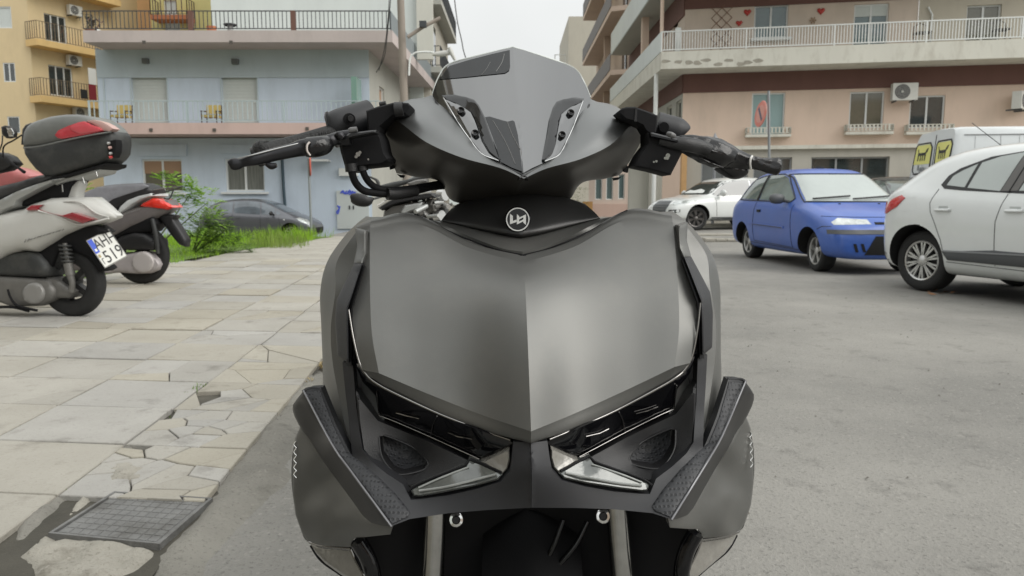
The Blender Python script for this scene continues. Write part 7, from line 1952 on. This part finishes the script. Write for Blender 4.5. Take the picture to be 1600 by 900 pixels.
# front half, beyond the picture's edge
s1.puff('front_body', [(-20,405),(-20,445),(-85,445),(-100,400),(-108,300),(-100,225),(-88,222),(-84,300),(-72,400),(-50,408)], .16, M_SW, .6, .08, step=.06)
s1.puff('front_mudguard', [(-150,430),(-145,395),(-120,380),(-98,392),(-90,420),(-105,405),(-125,398),(-140,410)], .08, M_SW, .7, .03)
s1.wheel(-122, 443, .30, .19, .05, M_BLK, 5)
s1.tube('mirror_stem', [(5,246,.28),(5,232,.28),(10,225,.28),(20,220,.28),(34,211,.28)], .006, M_DEEP)
s1.puff('mirror', [(33,226),(35,202),(40,195),(48,192),(58,193),(56,222),(48,227)], .05, M_BLK, .7, .03, step=.03)
s1.puff('mirror', [(2,198),(8,196),(16,198),(21,206),(20,214),(10,216),(3,210)], .03, M_BLK, .7, .02, step=.03)
s1.plate('mirror_glass', [(9,199),(16,200),(20,207),(19,213),(13,213)], .035, .01, M_CHROME)
s1.tube('mirror_stem', [(-3,240,.2),(3,225,.2),(4,212,.1)], .005, M_DEEP)
s1.puff('handlebar', [(-20,238),(0,238),(14,244),(24,256),(10,266),(-20,272)], .06, M_BLK, .7, .03, step=.04)
s1.tube('brake_lever', [(18,256,.2),(28,262,.22),(38,269,.24)], [.012,.010,.014], M_DEEP)

# dull red scooter beyond it
s0 = Bike('scooter', 'dull red scooter just visible beyond the white one at the left edge', (-5.6, 7.6), (-.985, .17))
s0.puff('front_fairing', [(-50,276),(0,258),(20,262),(40,268),(62,276),(40,290),(0,300),(-50,310)], .16, mat('dusty_red_paint', (0.42, 0.13, 0.13), .4, var=.1, dirt=(.35, .22, .2), dirt_amt=.4), .6, .06)
s0.wheel(60, 425, .27, .16, .05, M_BLK, 5)
s0.wheel(-75, 425, .27, .16, .05, M_BLK, 5)
s0.puff('body', [(-50,300),(50,300),(55,395),(20,400),(-20,398),(-50,380)], .12, M_CASE, .6, .06, step=.06)

# grey scooter
s2 = Bike('scooter', 'grey scooter with bright red tail lamp, parked beyond the white scooter', (-4.28, 8.50), (-.99, .12))
M_G2 = mat('warm_grey_fairing', (0.155, 0.14, 0.138), .4, .2, var=.05, dirt=(.25, .24, .23), dirt_amt=.3)
s2.wheel(221, 402, .345, .225, .05, M_BLK, 5)
s2.puff('airbox', [(178,378),(190,368),(212,362),(228,364),(246,374),(248,384),(245,391),(202,391),(182,388)], .15, M_BLK, .6, .05)
s2.puff('transmission_cover', [(150,420),(167,404),(190,398),(218,393),(236,396),(247,405),(251,413),(247,422),(236,427),(215,428),(190,426),(160,428)], .13, M_ENGL, .7, .04)
s2.puff('clutch_cover', [(222+17*math.cos(a), 410+17*math.sin(a)) for a in np.linspace(0, 5.9, 18)], .150, mat('clutch_pale', (0.48, 0.45, 0.44), .45, .2), .9, .02, only=True, w0=.1, step=.03)
s2.tube('shock_absorber', [(238,342,.14),(243,365,.14),(247,396,.115)], [.022,.026,.02], M_CASE, n=12)
s2.puff('belly_fairing', [(130,352),(160,340),(205,335),(240,338),(246,350),(236,362),(200,366),(160,380),(130,380)], .13, M_DEEP, .8, .04)
s2.puff('tail_fairing', [(105,372),(120,350),(160,344),(177,334),(200,327),(222,321),(245,312),(262,312),(269,325),(256,334),(232,346),(207,356),(186,367),(160,378),(110,395)], .17, M_G2, .6, .07, step=.04, taper=lambda a, z: 1.0-.3*max(0, (a+.1)/.5))
s2.puff('seat', [(105,328),(115,318),(145,313),(165,318),(178,332),(196,322),(215,313),(230,306),(242,301),(240,295),(232,289),(222,286),(195,287),(172,289),(152,292),(125,304),(105,312)], .17, M_SEATB, .6, .06, step=.035)
s2.plate('dusty_seat_top', [(125,304),(152,292.5),(172,290),(195,288),(222,287),(232,291),(222,296),(196,304),(176,311),(166,318),(150,318),(135,314)], .178, .02, mat('dusty_light_vinyl', (0.27, 0.275, 0.30), .6, var=.08, dirt=(.16, .16, .17), dirt_amt=.6, dirt_scale=7))
s2.puff('grab_rail', [(184,332),(190,322),(201,312.5),(218,306),(236,302),(238,306),(222,311),(206,320),(196,328),(189,333)], .185, mat('pale_rail', (0.56, 0.58, 0.58), .4), .85, .012, step=.025)
s2.puff('tail_lamp', [(219,323),(226,316),(240,309),(252,311),(262,317),(270,324),(262,328),(246,326),(232,325)], .15, mat('bright_red_lamp', (0.75, 0.035, 0.02), .12, 0, var=.25, vscale=18, coat=1), .7, .03, step=.03)
for wv in (-.10, -.03, .04, .11):
    s2.tube('rack_bar', [(240,297,wv),(262,294,wv),(284,291,wv)], .006, M_ENG)
s2.tube('rack_rail', [(238,304,.14),(262,299,.14),(284,292,.115)], .008, M_CASE); s2.tube('rack_rail', [(285,291,-.15),(285,292,.115)], .008, M_CASE); s2.tube('rack_strut', [(271,297,.12),(265,310,.12),(256,310,.12)], .008, M_CASE)
s2.puff('rear_mudguard', [(247,337),(262,335),(276,337),(271,343),(282,360),(291,375),(289.5,386),(280,382),(268,368),(256,351)], .07, M_BLK, .7, .03, step=.035)
for k in range(9): s2.tube('emblem_stroke', [(192+k*3.1, 336.5-k*1.1, .163), (194+k*3.1, 333.5-k*1.1, .163)], .003, M_RACKG, k=1, n=5)
s2.puff('front_body', [(150,380),(150,420),(100,425),(88,380),(80,320),(84,287),(92,287),(98,320),(110,385)], .14, M_G2, .6, .06, step=.06)
s2.wheel(66, 402, .345, .225, .05, M_BLK, 5)
# ------------------------------------------------------------------ motorcycle behind the big scooter
mc = thing('motorcycle', 'black and silver motorcycle glimpsed behind the big scooter, below its left handlebar', 'motorcycle', Matrix.Translation((-.42, 3.3, 0.0)))
def mt(name, pts, r, m, n=10, k=4, flat=1): return wt(name, pts, r, m, n, k, flat, mc)
def ms(name, poly, d, th, m, step=8, bev=2): return ws(name, poly, d, th, m, mc, step, bev, 40, .01)
ms('seat', [(591,325),(594,317),(608,311),(638,305),(660,300),(674,301),(680,308),(664,311),(640,314),(618,319),(603,325),(597,329)], 3.2, .22, M_BLK, 6)
ms('side_panel', [(600,330),(612,321),(640,316),(662,314),(668,318),(660,327),(640,334),(612,346),(598,345)], 3.24, .16, M_ENG, 6)
ms('side_cover', [(626,331),(632,321),(660,316),(658,325),(640,331),(630,336)], 3.18, .03, M_RACKG, 5)
ms('lower_frame', [(600,340),(640,330),(665,322),(695,318),(700,345),(700,420),(610,420)], 3.3, .12, M_CASE, 14)
mt('grab_bar', [(592,322,3.15),(615,309,3.1),(650,302,3.1),(672,299,3.15)], .008, M_CHROME)
mt('handlebar', [(594,293,3.5),(615,289,3.5),(640,283,3.5),(664,277,3.5)], [.010,.014,.010,.012], M_CASE)
ms('instrument_box', [(636,286),(650,281),(667,279),(667,284),(652,289),(640,292)], 3.45, .08, M_ENG, 5)
ms('wrapped_tank', [(634,282),(648,273),(668,272),(680,276),(664,279),(640,286)], 3.5, .08, mat('grey_film', (0.20, 0.21, 0.20), .4), 5)
mt('mirror', [(547,309,3.0),(550,309,3.0),(560,312,3.0),(574,314,3.0),(583,310,3.0)], [.004,.018,.026,.022,.006], M_BLK, 14, 4, .6)
mt('mirror_stem', [(583,311,3.0),(600,306,3.2),(620,300,3.4)], .005, M_CASE)
mt('far_mirror_stem', [(574,275,3.6),(586,280,3.6),(590,284,3.6),(593,292,3.6)], [.004,.006,.009,.006], M_CASE)
rr = random.Random(5)
for k in range(26):
    x, y = rr.uniform(640, 696), rr.uniform(288, 342)
    if y < 300-(x-640)*.15: continue
    a = rr.choice((rr.uniform(-.6, .3), rr.uniform(-.5, .2), rr.uniform(1.0, 2.2))); L_ = rr.uniform(7, 20); d = rr.uniform(3.15, 3.5)
    mt('frame_tube', [(x, y, d), (x+L_*math.cos(a), y+L_*math.sin(a), d+rr.uniform(-.1, .1))], rr.uniform(.005, .011), rr.choice((M_CHROME, M_RACKG, M_ENG, M_CASE, M_ALLOY)), 8, 1)
for (x, y, r_) in ((687,338,.03), (676,322,.035), (664,330,.03), (692,306,.03)): mt('engine_part', [(x-4,y,3.3),(x+4,y-1,3.28)], [r_,r_*.8], rr.choice((M_ENG, M_ALLOY, M_CASE)), 14, 1)
for yy in (2.9, 4.1):
    C = Matrix.Translation((-.42, yy, .31)) @ Matrix.Rotation(R(90), 4, 'Y'); mb = MB(); mb.lathe([(.22, -.05), (.29, -.06), (.31, 0), (.29, .06), (.22, .05)], C, 32, True); mb.lathe([(.0, -.02), (.22, -.02), (.22, .02), (0, .02)], C, 20); mb.build('wheel', M_TYRE, mc, 40)
